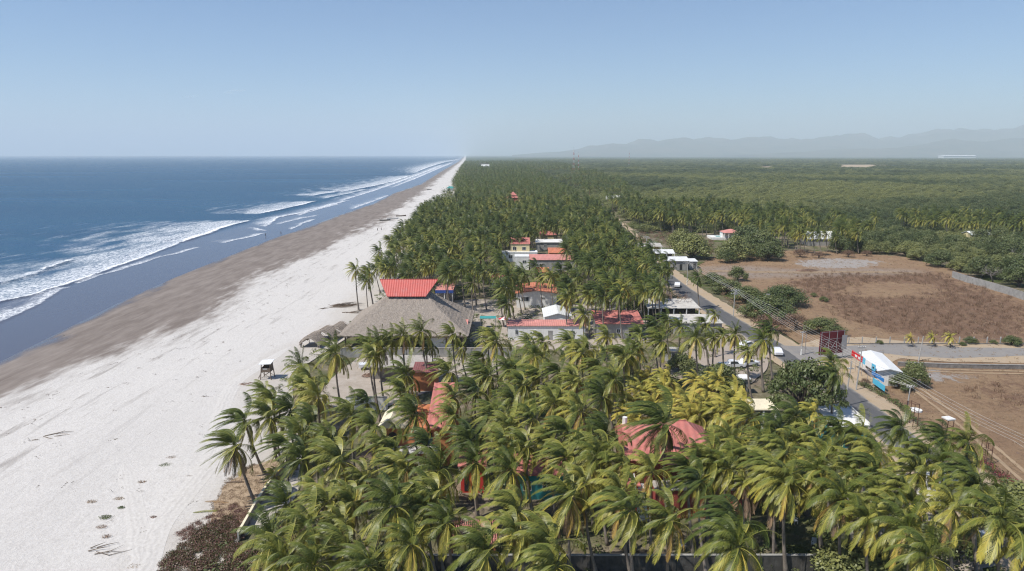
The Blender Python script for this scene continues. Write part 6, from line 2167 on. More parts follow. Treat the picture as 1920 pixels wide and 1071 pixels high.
MB().add([(-1.25, -1.15, 3.05), (1.15, -1.15, 3.2), (1.15, 1.15, 3.45), (-1.25, 1.15, 3.3), (-1.25, -1.15, 3.13), (1.15, -1.15, 3.28), (1.15, 1.15, 3.53), (-1.25, 1.15, 3.38)],
         [(3, 2, 1, 0), (4, 5, 6, 7), (0, 1, 5, 4), (1, 2, 6, 5), (2, 3, 7, 6), (3, 0, 4, 7)]).build('roof', M['white_ribbed'], wt_)
ld = MB()
for s in (-.25, .25): ld.bar((-1.9, s, -.2), (-.9, s, 1.65), .035)
for i in range(6): ld.bar((-1.75 + i * .16, -.25, .1 + i * .28), (-1.75 + i * .16, .25, .1 + i * .28), .025)
ld.build('ladder', M['wood'], wt_)


# thatched beach shelters
def shelter(px, py, sx, label):
    p = P(px, py)
    e = empty('beach_shelter', (p.x, p.y, -.1), -.15, label, 'shelter')
    vs, fs = [], []
    n, k = 14, 12
    for j in range(k):
        y = -2.2 + 4.4 * j / (k - 1)
        for i in range(n):
            t = i / (n - 1) * 2 - 1
            z = 2.9 * (1 - abs(t) ** 1.7 * .62) + .16 * noise.noise((t * 4, y * 2, px)) - (.35 if j in (0, k - 1) else 0)
            vs.append((t * 2.4 * sx, y, z))
    for j in range(k - 1):
        for i in range(n - 1):
            fs.append((j * n + i, j * n + i + 1, (j + 1) * n + i + 1, (j + 1) * n + i))
    b = len(vs)
    vs += [(x, y, z - .28) for x, y, z in vs]
    fs += [tuple(b + i for i in f)[::-1] for f in fs]
    rim = [i for i in range(n)] + [n * j + n - 1 for j in range(1, k)] + [n * (k - 1) + i for i in range(n - 2, -1, -1)] + [n * j for j in range(k - 2, 0, -1)]
    fs += [(rim[(i + 1) % len(rim)], rim[i], rim[i] + b, rim[(i + 1) % len(rim)] + b) for i in range(len(rim))]
    link_mesh('roof', npmesh('roof', vs, fs, [M['thatch']]), e)
    for x in (-1.9 * sx, 1.9 * sx):
        for y in (-1.9, 1.9):
            MB().bar((x, y, -.2), (x, y, 1.5), .08).build('post', M['pale_wood'], e)
    pl = MB()
    for y in np.linspace(-2.1, 2.1, 6):
        pl.tube([(t * 2.45 * sx, y, 2.98 * (1 - abs(t) ** 1.7 * .62)) for t in np.linspace(-1, 1, 9)], .05, 4)
    pl.build('rafters', M['pale_wood'], e)


shelter(588, 648, 1.0, 'low thatched beach shelter nearest the open sand, with pale rafters')
shelter(612, 636, 1.15, 'middle one of three thatched beach shelters, its ribs showing')
shelter(636, 628, 1.0, 'thatched beach shelter closest to the big hall')


# ---------------------------------------------------------------- vehicles
def car_mesh(kind):
    """body profile swept across its width"""
    if kind == 'pickup':
        body = [(-2.6, .45), (2.55, .45), (2.6, .75), (2.45, .98), (1.25, 1.05), (.75, 1.62), (-.55, 1.66), (-.75, 1.08), (-2.6, 1.06)]
        glass = [(1.15, 1.08), (.72, 1.56), (-.5, 1.6), (-.66, 1.1)]
    else:
        body = [(-2.15, .42), (2.15, .42), (2.22, .7), (2.05, .92), (1.1, 1.0), (.45, 1.48), (-1.0, 1.52), (-1.85, 1.02), (-2.2, .95)]
        glass = [(1.0, 1.02), (.42, 1.43), (-.95, 1.46), (-1.7, 1.04)]
    b, g = MB(), MB()
    k = len(body)
    sec = [(-.86, .97), (-.78, 1.0), (.78, 1.0), (.86, .97)]
    vs = []
    for y, s in sec:
        for x, z in body: vs.append((x * (s if abs(y) > .8 else 1), y * (1 - .12 * max(0, z - 1.0)), z * (1 if abs(y) < .8 else .985)))
    fs = [tuple(range(k)), tuple(range(4 * k - 1, 3 * k - 1, -1))]
    for j in range(3):
        for i in range(k): fs.append((j * k + i, (j + 1) * k + i, (j + 1) * k + (i + 1) % k, j * k + (i + 1) % k))
    b.add(vs, fs)
    kk = len(glass)
    for s in (-1, 1):
        g.add([(x, s * (.868 - .12 * max(0, z - 1.0)), z) for x, z in glass] + [(x, s * (.80 - .12 * max(0, z - 1.0)), z) for x, z in glass],
              ([tuple(range(kk)), tuple(range(2 * kk - 1, kk - 1, -1))] if s < 0 else [tuple(range(kk - 1, -1, -1)), tuple(range(kk, 2 * kk))]) + [(i, kk + i, kk + (i + 1) % kk, (i + 1) % kk) for i in range(kk)])
    for (xa, za), (xb, zb) in ((glass[0], glass[1]), (glass[3], glass[2])):
        o = .05 if xa > 0 else -.05
        g.add([(xa + o, -.7, za), (xa + o, .7, za), (xb + o, .66, zb), (xb + o, -.66, zb), (xa - o, -.7, za), (xa - o, .7, za), (xb - o, .66, zb), (xb - o, -.66, zb)],
              [(0, 1, 2, 3), (7, 6, 5, 4), (0, 4, 5, 1), (1, 5, 6, 2), (2, 6, 7, 3), (3, 7, 4, 0)])
    return b, g


def car(px, py, rz, label, kind='car', paint='white', z=0.0):
    p = P(px, py)
    e = empty('parked_car' if kind == 'car' else 'pickup_truck', (p.x, p.y, z), rz, label, 'car' if kind == 'car' else 'truck')
    b, g = car_mesh(kind)
    b.build('body', M[paint], e)
    g.build('windows', M['glass'], e)
    wb = 1.35 if kind == 'car' else 1.6
    for sx in (-wb, wb):
        for sy in (-.8, .8):
            w = MB().bar((sx, sy - .11, .33), (sx, sy + .11, .33), .33, .33, 14).build('wheel', M['tyre'], e)
            MB().bar((sx, sy - .125, .33), (sx, sy + .125, .33), .18, .18, 10).build('rim', M['steel'], w)
    for sy in (-.6, .6):
        MB().box((2.2 if kind == 'car' else 2.58), (2.26 if kind == 'car' else 2.63), sy - .15, sy + .15, .66, .82).build('headlight', M['glass'], e)
    return e


M['car_white'] = plain('white_car_paint', (0.74, 0.74, 0.75), .25, .03, spec=.6, grime=.1)
M['car_silver'] = plain('silver_car_paint', (0.45, 0.46, 0.48), .3, .03, spec=.6, grime=.1)
car(1372, 690, .1, 'white pickup truck at the near side of the parking lot', 'pickup', 'car_white')
car(1402, 686, .25, 'white car beside the white pickup truck', 'car', 'car_white')
car(1400, 652, .6, 'white van like car at the back of the parking lot by the road', 'car', 'car_white')
car(1455, 664, 1.5, 'white car on the edge of the road past the parking lot', 'car', 'car_white')
car(1270, 538, 1.3, 'white van waiting where the road bends', 'car', 'car_white', .03)
car(1812, 1012, .3, 'pale car parked in the shade of the corner garden', 'car', 'car_silver')
car(698, 690, .2, 'white truck parked against the concrete shed', 'pickup', 'car_white')


# ---------------------------------------------------------------- poles, wires, frames
def pole(px, py, h, label, arms=(), mat='pole', lean=0.0, painted=False, lamp=False, r=.13):
    p = P(px, py)
    e = empty('utility_pole', (p.x, p.y, 0), 0, label, 'pole')
    MB().bar((0, 0, -.3), (lean, 0, h), r, r * .65, 8).build('shaft', M[mat], e)
    if painted: MB().bar((0, 0, 0), (lean * .25, 0, h * .25), r + .02, r * .9 + .02, 8).build('painted_base', M['white'], e)
    for z, w in arms:
        x = lean * z / h
        a = MB().box(x - w / 2, x + w / 2, -.06, .06, z, z + .12).build('crossarm', M['steel'], e)
        for s in (-.9, -.3, .3, .9):
            MB().bar((x + s * w / 2, 0, z + .12), (x + s * w / 2, 0, z + .32), .05).build('insulator', M['white'], a)
    if lamp:
        t = MB().bar((lean + .35, 0, h * .8), (lean + .35, 0, h * .8 + .9), .24, .24, 10).build('transformer', M['steel'], e)
        MB().bar((lean, 0, h * .93), (lean + 1.6, 0, h * .97), .04).build('arm', M['steel'], e)
    return e, Vector((p.x + lean, p.y, h))


pA, tA = pole(1375, 594, 7.4, 'concrete pole with a transformer and crossarm beside the far verge', [(7.0, 2.2), (6.1, 1.8)], lamp=True)
pB, tB = pole(1502, 666, 5.2, 'short pole with a white foot left of the billboard', [(4.9, 1.0)], painted=True)
pB2, _ = pole(1509, 664, 4.6, 'thin grey post beside the white footed pole', [], 'steel', r=.07)
pC, tC = pole(1583, 762, 8.0, 'leaning pole at the road edge by the teal shop', [(6.6, 1.2)], lean=.55)
pD, tD = pole(1605, 731, 8.3, 'tall thin pole in front of the corner shop sign', [(7.9, 1.4)], lean=.35)
pE, tE = pole(1696, 793, 6.2, 'pole with a white painted base by the hedge', [(5.9, 1.2)], lean=.3, painted=True)
pF, tF = pole(1722, 677, 5.3, 'leaning bare concrete post beyond the corner shop', [], lean=.45)
pG, tG = pole(1288, 534, 7.4, 'pole with a white foot at the road bend', [(7.0, 1.6)], painted=True)
pH, tH = pole(1438, 582, 4.6, 'thin pole rising out of the trees by the field', [(4.3, 1.0)], r=.09)
pI, tI = pole(1211, 484, 9.0, 'pole in front of the low roadside houses', [(8.6, 2.0)])
pJ, tJ = pole(1217, 487, 7.4, 'thinner pole next to the one at the roadside houses', [(7.0, 1.2)], r=.1)
pK, tK = pole(1128, 410, 10.0, 'distant pole where the road enters the palms', [(9.5, 2.2)])

wire_px = [(1140, 405), (1215, 447), (1330, 514), (1450, 581), (1560, 644), (1700, 711), (1920, 826), (2200, 975)]
for k in range(4):
    zz = 7.0 + .6 * (k % 2)
    pts_ = []
    base = [P(a, b, zz) for a, b in wire_px]
    for a, b in zip(base, base[1:]):
        for i in range(8):
            t = i / 8
            q = a.lerp(b, t); q.z -= .35 * 4 * t * (1 - t)
            pts_.append(q + Vector((.9 * (k - 1.5), 0, 0)))
    o = pts_[20].copy(); o.z = 0
    w = empty('power_line', o, 0, 'bundle of pale overhead wires running beside the road', 'wire', 'overhead wires beside the road')
    MB().tube([p - o for p in pts_], .015, 4).build('wire', M['wire'], w)


def span(a, b, label, sag=.5):
    o = (a + b) / 2; o.z = 0
    mb = MB()
    for s in (-.35, .35):
        mb.tube([a.lerp(b, i / 12) - o + Vector((s, 0, -sag * 4 * (i / 12) * (1 - i / 12))) for i in range(13)], .02, 4)
    w = empty('power_line', o, 0, label, 'wire')
    mb.build('wire', M['wire'], w)


span(tA, tC, 'pair of thin wires from the transformer pole to the leaning roadside pole', .9)
span(tC, tE, 'pair of thin wires from the leaning roadside pole to the white based one')
span(tA, tG, 'pair of thin wires between the transformer pole and the bend')
span(tG, tI, 'pair of thin wires from the bend to the roadside houses')


def frame(px, py, w, d, h, label, cap=False, nlev=3, mat='rust'):
    p = P(px, py)
    e = empty('steel_frame', (p.x, p.y, 0), .2, label, 'frame')
    for sx in (-w / 2, w / 2):
        for sy in (-d / 2, d / 2):
            MB().bar((sx, sy, -.3), (sx, sy, h), .06).build('leg', M[mat], e)
    r = MB()
    for i in range(1, nlev + 1):
        z = h * i / nlev - .1
        r.bar((-w / 2, -d / 2, z), (w / 2, -d / 2, z), .035); r.bar((-w / 2, d / 2, z), (w / 2, d / 2, z), .035)
        r.bar((-w / 2, -d / 2, z), (-w / 2, d / 2, z), .035); r.bar((w / 2, -d / 2, z), (w / 2, d / 2, z), .035)
    r.build('rails', M[mat], e)
    if cap: MB().box(-w / 2 - .15, w / 2 + .15, -d / 2 - .15, d / 2 + .15, h + .003, h + .18).build('platform', M['white'], e)
    return e


frame(1708, 797, .8, 1.6, 3.8, 'rusty ladder like frame by the hedge pole')
frame(1774, 822, 1.0, 1.0, 3.1, 'rusty stand with a white platform at the edge of the dry field', True)
frame(1847, 868, .8, 1.0, 3.2, 'bare rusty frame at the field edge by the flowering hedge')
p = P(1717, 770)
dsk = MB().bar((0, 0, -.05), (0, 0, .22), .95, .95, 20).build('well_cover', M['white'])
dsk.location = p; tag(dsk, 'round white concrete well cover lying in the dry field', 'well cover')

# rail behind the shop
rl0, rl1 = P(1600, 670), P(1656, 668)
rl = empty('railing', rl0, 0, 'low grey steel railing behind the corner shop', 'railing')
for i in range(7):
    q = rl0.lerp(rl1, i / 6) - rl0
    MB().bar((q.x, q.y, -.2), (q.x, q.y, 1.0), .04).build('post', M['steel'], rl)
rbm = MB(); rbm.bar((0, 0, 1.0), rl1 - rl0 + Vector((0, 0, 1.0)), .05); rbm.bar((0, 0, .55), rl1 - rl0 + Vector((0, 0, .55)), .035)
rbm.build('rails', M['steel'], rl)

# fence of concrete posts and low walls by the side road
fpx = [1591, 1616, 1642, 1668, 1695, 1721, 1747, 1773, 1798, 1825, 1850, 1875, 1900, 1926]
for i, px_ in enumerate(fpx):
    p = P(px_, 645)
    fp_ = MB().box(-.09, .09, -.09, .09, -.3, 1.6)
    fp_.add([(-.09, -.09, 1.603), (.09, -.09, 1.603), (.09, .09, 1.603), (-.09, .09, 1.603), (0, 0, 1.7)], [(0, 1, 4), (1, 2, 4), (2, 3, 4), (3, 0, 4), (3, 2, 1, 0)])
    o = fp_.build('fence_post', M['pole'])
    o.location = p; tag(o, 'pale concrete fence post between the side road and the reddish weeds', 'fence post', 'concrete fence posts along the side road')
fa, fb = P(1560, 645.5), P(1940, 645.5)
fcu = empty('fence_wire', (fa + fb) / 2, 0, 'thin fence wires strung along the concrete posts', 'fence')
mb = MB()
for z in (.5, .9, 1.3): mb.bar((fa.x - fcu.location.x, .1, z), (fb.x - fcu.location.x, .1, z), .012, None, 4)
mb.build('wire', M['steel'], fcu)
kb = empty('fence_kerb', (fa + fb) / 2, 0, 'low dark concrete base under the post fence', 'wall')
MB().box(fa.x - kb.location.x, fb.x - kb.location.x, -.15, -.02, -.2, .28).build('base', M['block_wall'], kb)


def wall_run(name, pts, h, t, m, label, z=0.0, cap=None):
    w = [P(a, b) for a, b in pts]
    e = empty(name, w[len(w) // 2], 0, label, 'wall')
    o = e.location
    mb, cp = MB(), MB()
    for a, b in zip(w, w[1:]):
        d = (b - a).normalized(); n_ = Vector((-d.y, d.x, 0)) * t
        for mm, k_, z0, z1 in ((mb, 1, -.3, h), (cp, 1.4, h + .003, h + .1)):
            q = [a - o + n_ * k_, b - o + n_ * k_, b - o - n_ * k_, a - o - n_ * k_]
            mm.add([(v.x, v.y, z0) for v in q] + [(v.x, v.y, z1) for v in q], [(3, 2, 1, 0), (4, 5, 6, 7), (0, 1, 5, 4), (1, 2, 6, 5), (2, 3, 7, 6), (3, 0, 4, 7)])
    mb.build('panel', M[m], e)
    if cap: cp.build('coping', M[cap], e)
    return e


wall_run('roadside_wall', [(1683, 686), (1800, 690), (1930, 692), (2300, 700)], .75, .12, 'block_wall', 'long low dark wall along the near side of the side road', cap='grey_wall')
wall_run('field_wall', [(1785, 520), (1815, 530), (1850, 540), (1890, 552), (1930, 566), (2100, 615)], 2.2, .1, 'grey_wall', 'grey boundary wall between the dry field and the wood')
wall_run('lane_wall', [(1130, 424), (1170, 450), (1190, 470)], 1.6, .1, 'block_wall', 'short dark wall along the road before the low roadside houses')


# ---------------------------------------------------------------- masts
def mast(px, py_top, Y, w, label, bands=True):
    t = at(px, py_top, Y)
    e = empty('radio_mast', (t.x, Y, 0), 0, label, 'mast')
    h = t.z
    legs, br = [MB(), MB()], MB()
    n = 10
    for i in range(n):
        z0, z1 = h * i / n, h * (i + 1) / n
        r0, r1 = w * (1 - .8 * i / n), w * (1 - .8 * (i + 1) / n)
        for k in range(3):
            a, a2 = k * 2.094, (k + 1) * 2.094
            legs[i % 2].bar((math.cos(a) * r0, math.sin(a) * r0, z0), (math.cos(a) * r1, math.sin(a) * r1, z1), .22, None, 4)
            br.bar((math.cos(a) * r0, math.sin(a) * r0, z0), (math.cos(a2) * r1, math.sin(a2) * r1, z1), .12, None, 4)
    legs[0].build('red_section', M['sign_red'], e); legs[1].build('white_section', M['sign_white'], e)
    br.build('bracing', M['steel'], e)
    MB().bar((0, 0, h), (0, 0, h + w * 2), .15, .08).build('antenna', M['steel'], e)
    for k in range(3):
        a = k * 2.094 + .5
        MB().box(math.cos(a) * 1.2 - .3, math.cos(a) * 1.2 + .3, math.sin(a) * 1.2 - .3, math.sin(a) * 1.2 + .3, h * .93, h * .98).build('panel_antenna', M['sign_white'], e)


mast(1076, 281, 1400, 3.2, 'tall red and white lattice mast rising over the distant palms')
mast(1085, 287, 1480, 1.4, 'slimmer mast close beside the tall red and white one')
mast(1180, 284, 2400, 1.6, 'thin mast standing alone further along the horizon')


# ---------------------------------------------------------------- people
def person(px, py, label, shirt, trousers, pose='stand', rz=0.0, z=0.0, h=1.7, hair=(0.02, 0.015, 0.012)):
    p = P(px, py, z)
    e = empty('person', (p.x, p.y, z), rz, label, 'person')
    s = h / 1.7
    stride = .22 if pose == 'walk' else .06
    J = {'pel': (0, 0, .92), 'sp': (0, .01, 1.12), 'ch': (0, .02, 1.32), 'nk': (0, .0, 1.47), 'hd': (0, -.02, 1.56), 'top': (0, -.01, 1.68),
         'sl': (-.19, .02, 1.40), 'el': (-.25, .06, 1.13), 'wl': (-.24, -.06, .90), 'fl': (-.24, -.09, .80), 'sr': (.19, .02, 1.40), 'er': (.25, .04, 1.13), 'wr': (.25, -.08, .90), 'fr': (.25, -.11, .80),
         'hl': (-.10, 0, .88), 'kl': (-.11, -stride, .50), 'al': (-.11, -stride * .8, .08), 'tl': (-.12, -stride - .15, .03), 'hr': (.10, 0, .88), 'kr': (.11, stride * .4, .50), 'ar': (.11, stride * 1.2, .08), 'tr': (.12, stride - .12, .03)}
    rad = dict(pel=.14, sp=.125, ch=.15, nk=.055, hd=.095, top=.07, sl=.07, el=.045, wl=.033, fl=.03, sr=.07, er=.045, wr=.033, fr=.03, hl=.10, kl=.065, al=.045, tl=.035, hr=.10, kr=.065, ar=.045, tr=.035)
    E = [('pel', 'sp'), ('sp', 'ch'), ('ch', 'nk'), ('nk', 'hd'), ('hd', 'top'), ('ch', 'sl'), ('sl', 'el'), ('el', 'wl'), ('wl', 'fl'), ('ch', 'sr'), ('sr', 'er'), ('er', 'wr'), ('wr', 'fr'),
         ('pel', 'hl'), ('hl', 'kl'), ('kl', 'al'), ('al', 'tl'), ('pel', 'hr'), ('hr', 'kr'), ('kr', 'ar'), ('ar', 'tr')]

    def skin(name, keys, m, grow=0.0):
        keys = [k for k in J if k in keys]
        me = bpy.data.meshes.new(name)
        me.from_pydata([tuple(c * s for c in J[k]) for k in keys], [(keys.index(a), keys.index(b)) for a, b in E if a in keys and b in keys], [])
        me.materials.append(M[m])
        o = link_mesh(name, me, e)
        o.modifiers.new('skin', 'SKIN'); o.modifiers.new('round', 'SUBSURF').levels = 1
        o.modifiers['round'].render_levels = 1
        for i, k in enumerate(keys):
            v = me.skin_vertices[0].data[i]
            v.radius = ((rad[k] + grow) * s,) * 2
            v.use_root = (k == keys[0])
        return o
    skin('body', list(J), 'skin')
    skin('shirt', ['sp', 'ch', 'sl', 'el', 'sr', 'er', 'pel'], shirt, .018)
    skin('trousers', ['pel', 'hl', 'kl', 'al', 'hr', 'kr', 'ar'] if trousers != 'shorts' else ['pel', 'hl', 'kl', 'hr', 'kr'], 'navy' if trousers == 'shorts' else trousers, .022)
    hb_ = MB()
    vs, fs = [], []
    for j in range(5):
        for i in range(8):
            a = i / 8 * 6.283; t = j / 4 * 1.5
            vs.append((math.cos(a) * .115 * math.cos(t) * s, (-.01 + math.sin(a) * .12 * math.cos(t)) * s, (1.585 + .12 * math.sin(t)) * s))
    for j in range(4):
        for i in range(8): fs.append((j * 8 + i, j * 8 + (i + 1) % 8, (j + 1) * 8 + (i + 1) % 8, (j + 1) * 8 + i))
    hb_.add(vs, fs + [tuple(range(7, -1, -1))])
    hb_.build('hair', M['hair'], e)
    return e


M['hair'] = plain('dark_hair', (0.02, 0.016, 0.013), .6, .1)
M['navy'] = plain('navy_cloth', (0.02, 0.025, 0.05), .9, .1)
M['shirt_white'] = plain('white_shirt', (.72, .72, .72), .9, .03, grime=.05)
M['shirt_red'] = plain('red_shirt', (.35, .05, .05), .9, .05)
M['shirt_grey'] = plain('grey_shirt', (.10, .10, .12), .9, .05)
person(1742, 720, 'person in a white shirt and dark trousers standing at the field edge near the shop', 'shirt_white', 'navy', 'stand', 1.2, 0, 1.85)
person(708, 433, 'person in dark clothes strolling on the sand, farther from the palms of the two', 'shirt_grey', 'navy', 'walk', 1.4, -.1)
person(715, 432, 'person in a red top walking beside a companion on the sand', 'shirt_red', 'navy', 'walk', 1.4, -.1)
person(762, 430, 'person in a pale shirt near the boats on the sand', 'shirt_white', 'navy', 'stand', .4, -.1)
person(498, 443, 'wading person in dark clothes in the shallow surf, nearer the waves', 'shirt_grey', 'navy', 'walk', -1.4, -.95)
person(527, 440, 'wading person in the thin water nearer the sand', 'shirt_grey', 'navy', 'walk', 1.4, -.85)
person(565, 652, 'person standing on the sand beside the thatched shelters', 'shirt_grey', 'navy', 'stand', .5, -.1)

# ---------------------------------------------------------------- on the beach
def boat(px, py, ln, rz, m, label):
    p = P(px, py, -.1)
    e = empty('fishing_boat', (p.x, p.y, -.1), rz, label, 'boat')
    vs, fs = [], []
    n = 13
    for i in range(n):
        t = i / (n - 1) * 2 - 1
        w = .85 * (1 - max(0, t) ** 2.2 * .95) * (1 - max(0, -t - .7) * .6)
        sh = .35 * max(0, t) ** 2
        for y, z in ((-w, .75 + sh), (-w * .75, .15 + sh * .6), (0, 0 + sh * .5), (w * .75, .15 + sh * .6), (w, .75 + sh)):
            vs.append((t * ln / 2, y, z))
    for i in range(n - 1):
        for j in range(4): fs.append((i * 5 + j, (i + 1) * 5 + j, (i + 1) * 5 + j + 1, i * 5 + j + 1))
    fs.append((0, 1, 2, 3, 4))
    b = len(vs)
    vs += [(x * .97, y * .9, z + .07 if z < .7 else z) for x, y, z in vs]
    fs += [tuple(b + q for q in f)[::-1] for f in fs]
    for i in range(n - 1):
        fs += [(i * 5, b + i * 5, b + (i + 1) * 5, (i + 1) * 5), ((i + 1) * 5 + 4, b + (i + 1) * 5 + 4, b + i * 5 + 4, i * 5 + 4)]
    link_mesh('hull', npmesh('hull', vs, fs, [M[m]]), e)
    for t in (-.5, 0, .4):
        MB().box(t * ln / 2 - .15, t * ln / 2 + .15, -.68, .68, .5, .56).build('seat', M['pale_wood'], e)


boat(736, 411, 8, .35, 'white', 'long white fishing boat in the middle of the three drawn up on the sand')
boat(752, 406, 7, .3, 'wood', 'dark fishing boat behind the white one on the sand')
boat(722, 414, 7, .3, 'block_wall', 'dark grey fishing boat nearest the sea on the sand')
boat(789, 409, 4, .2, 'wood', 'small dark rowing boat close to the edge of the grove')
boat(805, 356, 8, .9, 'block_wall', 'dark boat far up the beach level with the teal hut')


def driftwood(px, py, ln, n, seed, label, mat='pale_wood', rz=0.0, r=.07):
    p = P(px, py, -.02)
    rg = random.Random(seed)
    mb = MB()
    for i in range(n):
        a = rz + rg.gauss(0, .22)
        l = ln * rg.uniform(.35, 1.0)
        o = Vector((rg.uniform(-.3, .3) * ln, rg.uniform(-.22, .22) * ln, .04))
        d = Vector((math.cos(a), math.sin(a), rg.uniform(-.02, .12)))
        mb.tube([o, o + d * l * .5 + Vector((0, rg.gauss(0, .08) * l, .05)), o + d * l], [r * rg.uniform(.6, 1.2), r * .7, r * .2], 5)
        if l > ln * .6:
            d2 = Vector((math.cos(a + .7), math.sin(a + .7), .1))
            mb.tube([o + d * l * .4, o + d * l * .4 + d2 * l * .35], [r * .5, r * .15], 4)
    o = mb.build('driftwood', M[mat], None, True)
    o.location = p
    tag(o, label, 'driftwood')


driftwood(92, 818, 4.5, 4, 1, 'bleached driftwood branches lying alone on the broad sand', 'wood', .1, .08)
driftwood(60, 826, 1.2, 1, 11, 'short stray stick beside the bleached branches', 'wood', .3)
driftwood(180, 1034, 3.8, 5, 2, 'tangled driftwood limb nearest the camera on the beach', 'wood', .2, .06)
driftwood(375, 745, 1.6, 2, 3, 'thin dark stick lying near the edge of the vehicle tracks', 'wood', .3, .05)
driftwood(452, 722, 2.2, 9, 4, 'small heap of brown branches by the lifeguard tower', 'bare', .4, .07)
driftwood(648, 586, 5.0, 5, 5, 'long dark driftwood log in front of the thatched hall', 'wood', .3, .14)
driftwood(628, 575, 7.0, 30, 6, 'broad brown heap of beach debris beyond the driftwood log', 'wood', .35, .1)
driftwood(600, 580, 2.5, 6, 14, 'small patch of brown debris at the seaward end of the big heap', 'wood', .35, .08)
driftwood(657, 424, 2.0, 4, 7, 'dark lump of wood on the damp sand', 'wood', .2, .2)
driftwood(820, 386, 9.0, 40, 8, 'dark drift line heap near the far grove', 'wood', .1, .15)
driftwood(255, 690, 1.8, 1, 9, 'lone thin log on the damp edge of the dry sand', 'wood', .35, .08)
driftwood(408, 948, 2.6, 3, 10, 'thin reddish branch at the foot of the dry bank', 'bare', -.05, .04)
driftwood(690, 705, 4.0, 26, 12, 'pile of broken planks and branches in the sandy yard', 'bare', .4, .07)
driftwood(1502, 508, 6.0, 60, 13, 'heap of cut brown branches at the far edge of the dry field', 'bare', .0, .09)


def fallen_frond(px, py, rz, mat, tint, label, ln=3.0):
    rg = random.Random(int(px * 7 + py))
    vs, fs, ts = [], [], []
    n = 30
    for k in range(n):
        t = k / (n - 1)
        q = Vector((t * ln, .12 * math.sin(t * 3), .10 + .05 * math.sin(t * 4)))
        l = .75 * math.sin(math.pi * (.12 + .8 * t)) ** .8
        for s in (-1, 1):
            d = Vector((.75, s * .55 * rg.uniform(.6, 1), rg.uniform(-.05, .08))).normalized()
            w = Vector((.03, .02, 0))
            b = len(vs)
            vs += [q - w, q + w, q + d * l + w * .3 - Vector((0, 0, .06)), q + d * l - w * .3 - Vector((0, 0, .06))]
            fs.append((b, b + 1, b + 2, b + 3)); ts += [min(1, tint + rg.uniform(-.1, .1))] * 4
    o = link_mesh('fallen_frond', npmesh('fallen_frond', [tuple(v) for v in vs], np.array(fs), [M[mat]], dict(tint=ts)))
    p = P(px, py, .05); o.location = p; o.rotation_euler = (0, 0, rz)
    tag(o, label, 'palm frond')


fallen_frond(362, 962, .15, 'frond', .45, 'green fallen palm frond lying on the sand below the leaning palms')
fallen_frond(384, 941, -.1, 'dry_frond', .9, 'pinkish brown fallen frond just above the green one')
fallen_frond(420, 906, .1, 'dry_frond', .3, 'dark dry frond on the sand left of the curved trunk', 2.4)


def weed_patch(px, py, r, mat, t0, t1, label, n=60, h=.12):
    m = cover_mesh('weed_patch', int(px), n * 4, h, r, mat, t0, t1, .055)
    o = link_mesh('weed_patch', m); o.location = P(px, py, .02); o.scale = (1.25, .8, 1)
    tag(o, label, 'beach plant')


for a in ((312, 872, .9, 'vine', .3, .5, 'spreading green vine on the open sand, above the brown tufts', 110), (323, 858, .75, 'vine', .9, 1.0, 'pale brown dead vine patch touching the green vine', 60),
          (198, 970, .75, 'vine', .3, .52, 'dense green plant clump between two brown tufts near the tracks', 90), (228, 952, .45, 'vine', .2, .5, 'small green plant right of the dense clump', 40),
          (172, 941, .6, 'vine', .88, 1.0, 'brown dead tuft left of the small green plant', 40), (223, 935, .6, 'vine', .88, 1.0, 'brown dead tuft above the small green plant', 40),
          (190, 988, .55, 'vine', .88, 1.0, 'brown dead tuft just below the dense green clump', 40), (200, 1006, .5, 'vine', .88, 1.0, 'brown dead tuft above the tangled driftwood', 40),
          (266, 904, .55, 'vine', .86, 1.0, 'brown dead tuft alone between the vine and the clump', 40), (288, 970, .4, 'vine', .75, 1.0, 'greyish tuft by the wheel tracks', 30),
          (356, 893, .4, 'vine', .72, 1.0, 'small tan tuft right of the wheel tracks', 30), (372, 873, .4, 'vine', .72, 1.0, 'small tan tuft near the leaning palms', 30), (255, 1062, .8, 'vine', .88, 1.0, 'reddish brown plant patch at the near edge of the tracks', 60)):
    weed_patch(*a[:7], n=a[7])
for px_, py_, s_, l_ in ((62, 960, .12, 'dark pebble like lump alone on the pale sand'), (120, 629, .15, 'dark lump on the damp sand'), (308, 645, .14, 'small dark lump on the upper damp sand'), (461, 684, .13, 'small dark stone seaward of the lifeguard tower'), (396, 634, .13, 'dark speck of debris below the berm')):
    rg = random.Random(int(px_))
    bm = bmesh.new(); bmesh.ops.create_icosphere(bm, subdivisions=2, radius=s_)
    for v in bm.verts: v.co *= 1 + .35 * noise.noise(v.co * 9 + Vector((px_, 0, 0))); v.co.z *= .6
    me = bpy.data.meshes.new('stone'); bm.to_mesh(me); bm.free(); me.materials.append(M['block_wall'])
    o = link_mesh('stone', me); o.location = P(px_, py_, -.1 if px_ > 300 else -.05); tag(o, l_, 'stone')


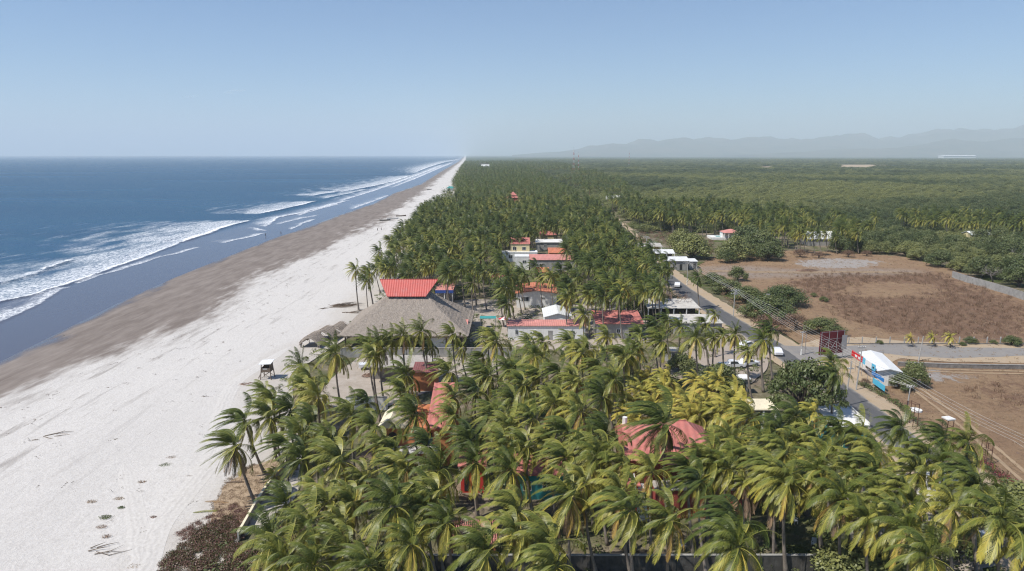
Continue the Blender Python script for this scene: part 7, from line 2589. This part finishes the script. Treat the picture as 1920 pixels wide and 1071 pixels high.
# garden things
def chair(px, py, rz, label):
    p = P(px, py)
    e = empty('plastic_chair', (p.x, p.y, 0), rz, label, 'chair')
    MB().box(-.25, .25, -.25, .25, .42, .46).build('seat', M['white'], e)
    MB().slab([(-.25, .27, .46), (.25, .27, .46), (.24, .36, .95), (-.24, .36, .95)], .04).build('backrest', M['white'], e)
    for sx in (-.22, .22):
        for sy in (-.22, .22): MB().bar((sx, sy, 0), (sx, sy, .42), .025).build('leg', M['white'], e)
        MB().box(sx - .03, sx + .03, -.22, .27, .63, .67).build('armrest', M['white'], e)


chair(1490, 982, .3, 'white plastic chair on the shaded lawn before the red roofed house')
chair(1525, 1026, -.5, 'white plastic chair beside a pale palm trunk near the boundary wall')
chair(1280, 1030, .8, 'white plastic chair in deep shade by the low boundary wall')


def umbrella(px, py, label, col_a, col_b):
    p = P(px, py)
    e = empty('parasol', (p.x, p.y, 0), 0, label, 'parasol')
    MB().bar((0, 0, -.2), (0, 0, 2.4), .035).build('pole', M['steel'], e)
    for k, c in ((0, col_a), (1, col_b)):
        mb = MB()
        for i in range(k, 8, 2):
            a0, a1 = i * .785, (i + 1) * .785
            mb.add([(0, 0, 2.55), (1.6 * math.cos(a0), 1.6 * math.sin(a0), 2.0), (1.6 * math.cos(a1), 1.6 * math.sin(a1), 2.0), (0, 0, 2.50), (1.58 * math.cos(a0), 1.58 * math.sin(a0), 1.95), (1.58 * math.cos(a1), 1.58 * math.sin(a1), 1.95)],
                   [(0, 1, 2), (5, 4, 3), (1, 4, 5, 2)])
        mb.build('canopy', M[c], e)


umbrella(946, 612, 'red and white parasol behind the long outbuilding', 'sign_red', 'white')
tnt = empty('teal_awning', (P(915, 612).x, P(915, 612).y, 0), 0, 'teal awning near the red and white parasol', 'awning')
MB().slab([(-2, -1.2, 2.3), (2, -1.2, 2.3), (2, .2, 2.6), (-2, .2, 2.6)], .06).build('sheet', M['teal'], tnt)
for sx in (-1.9, 1.9):
    for sy, hh in ((-1.1, 2.25), (.1, 2.5)): MB().bar((sx, sy, -.3), (sx, sy, hh), .04).build('post', M['steel'], tnt)
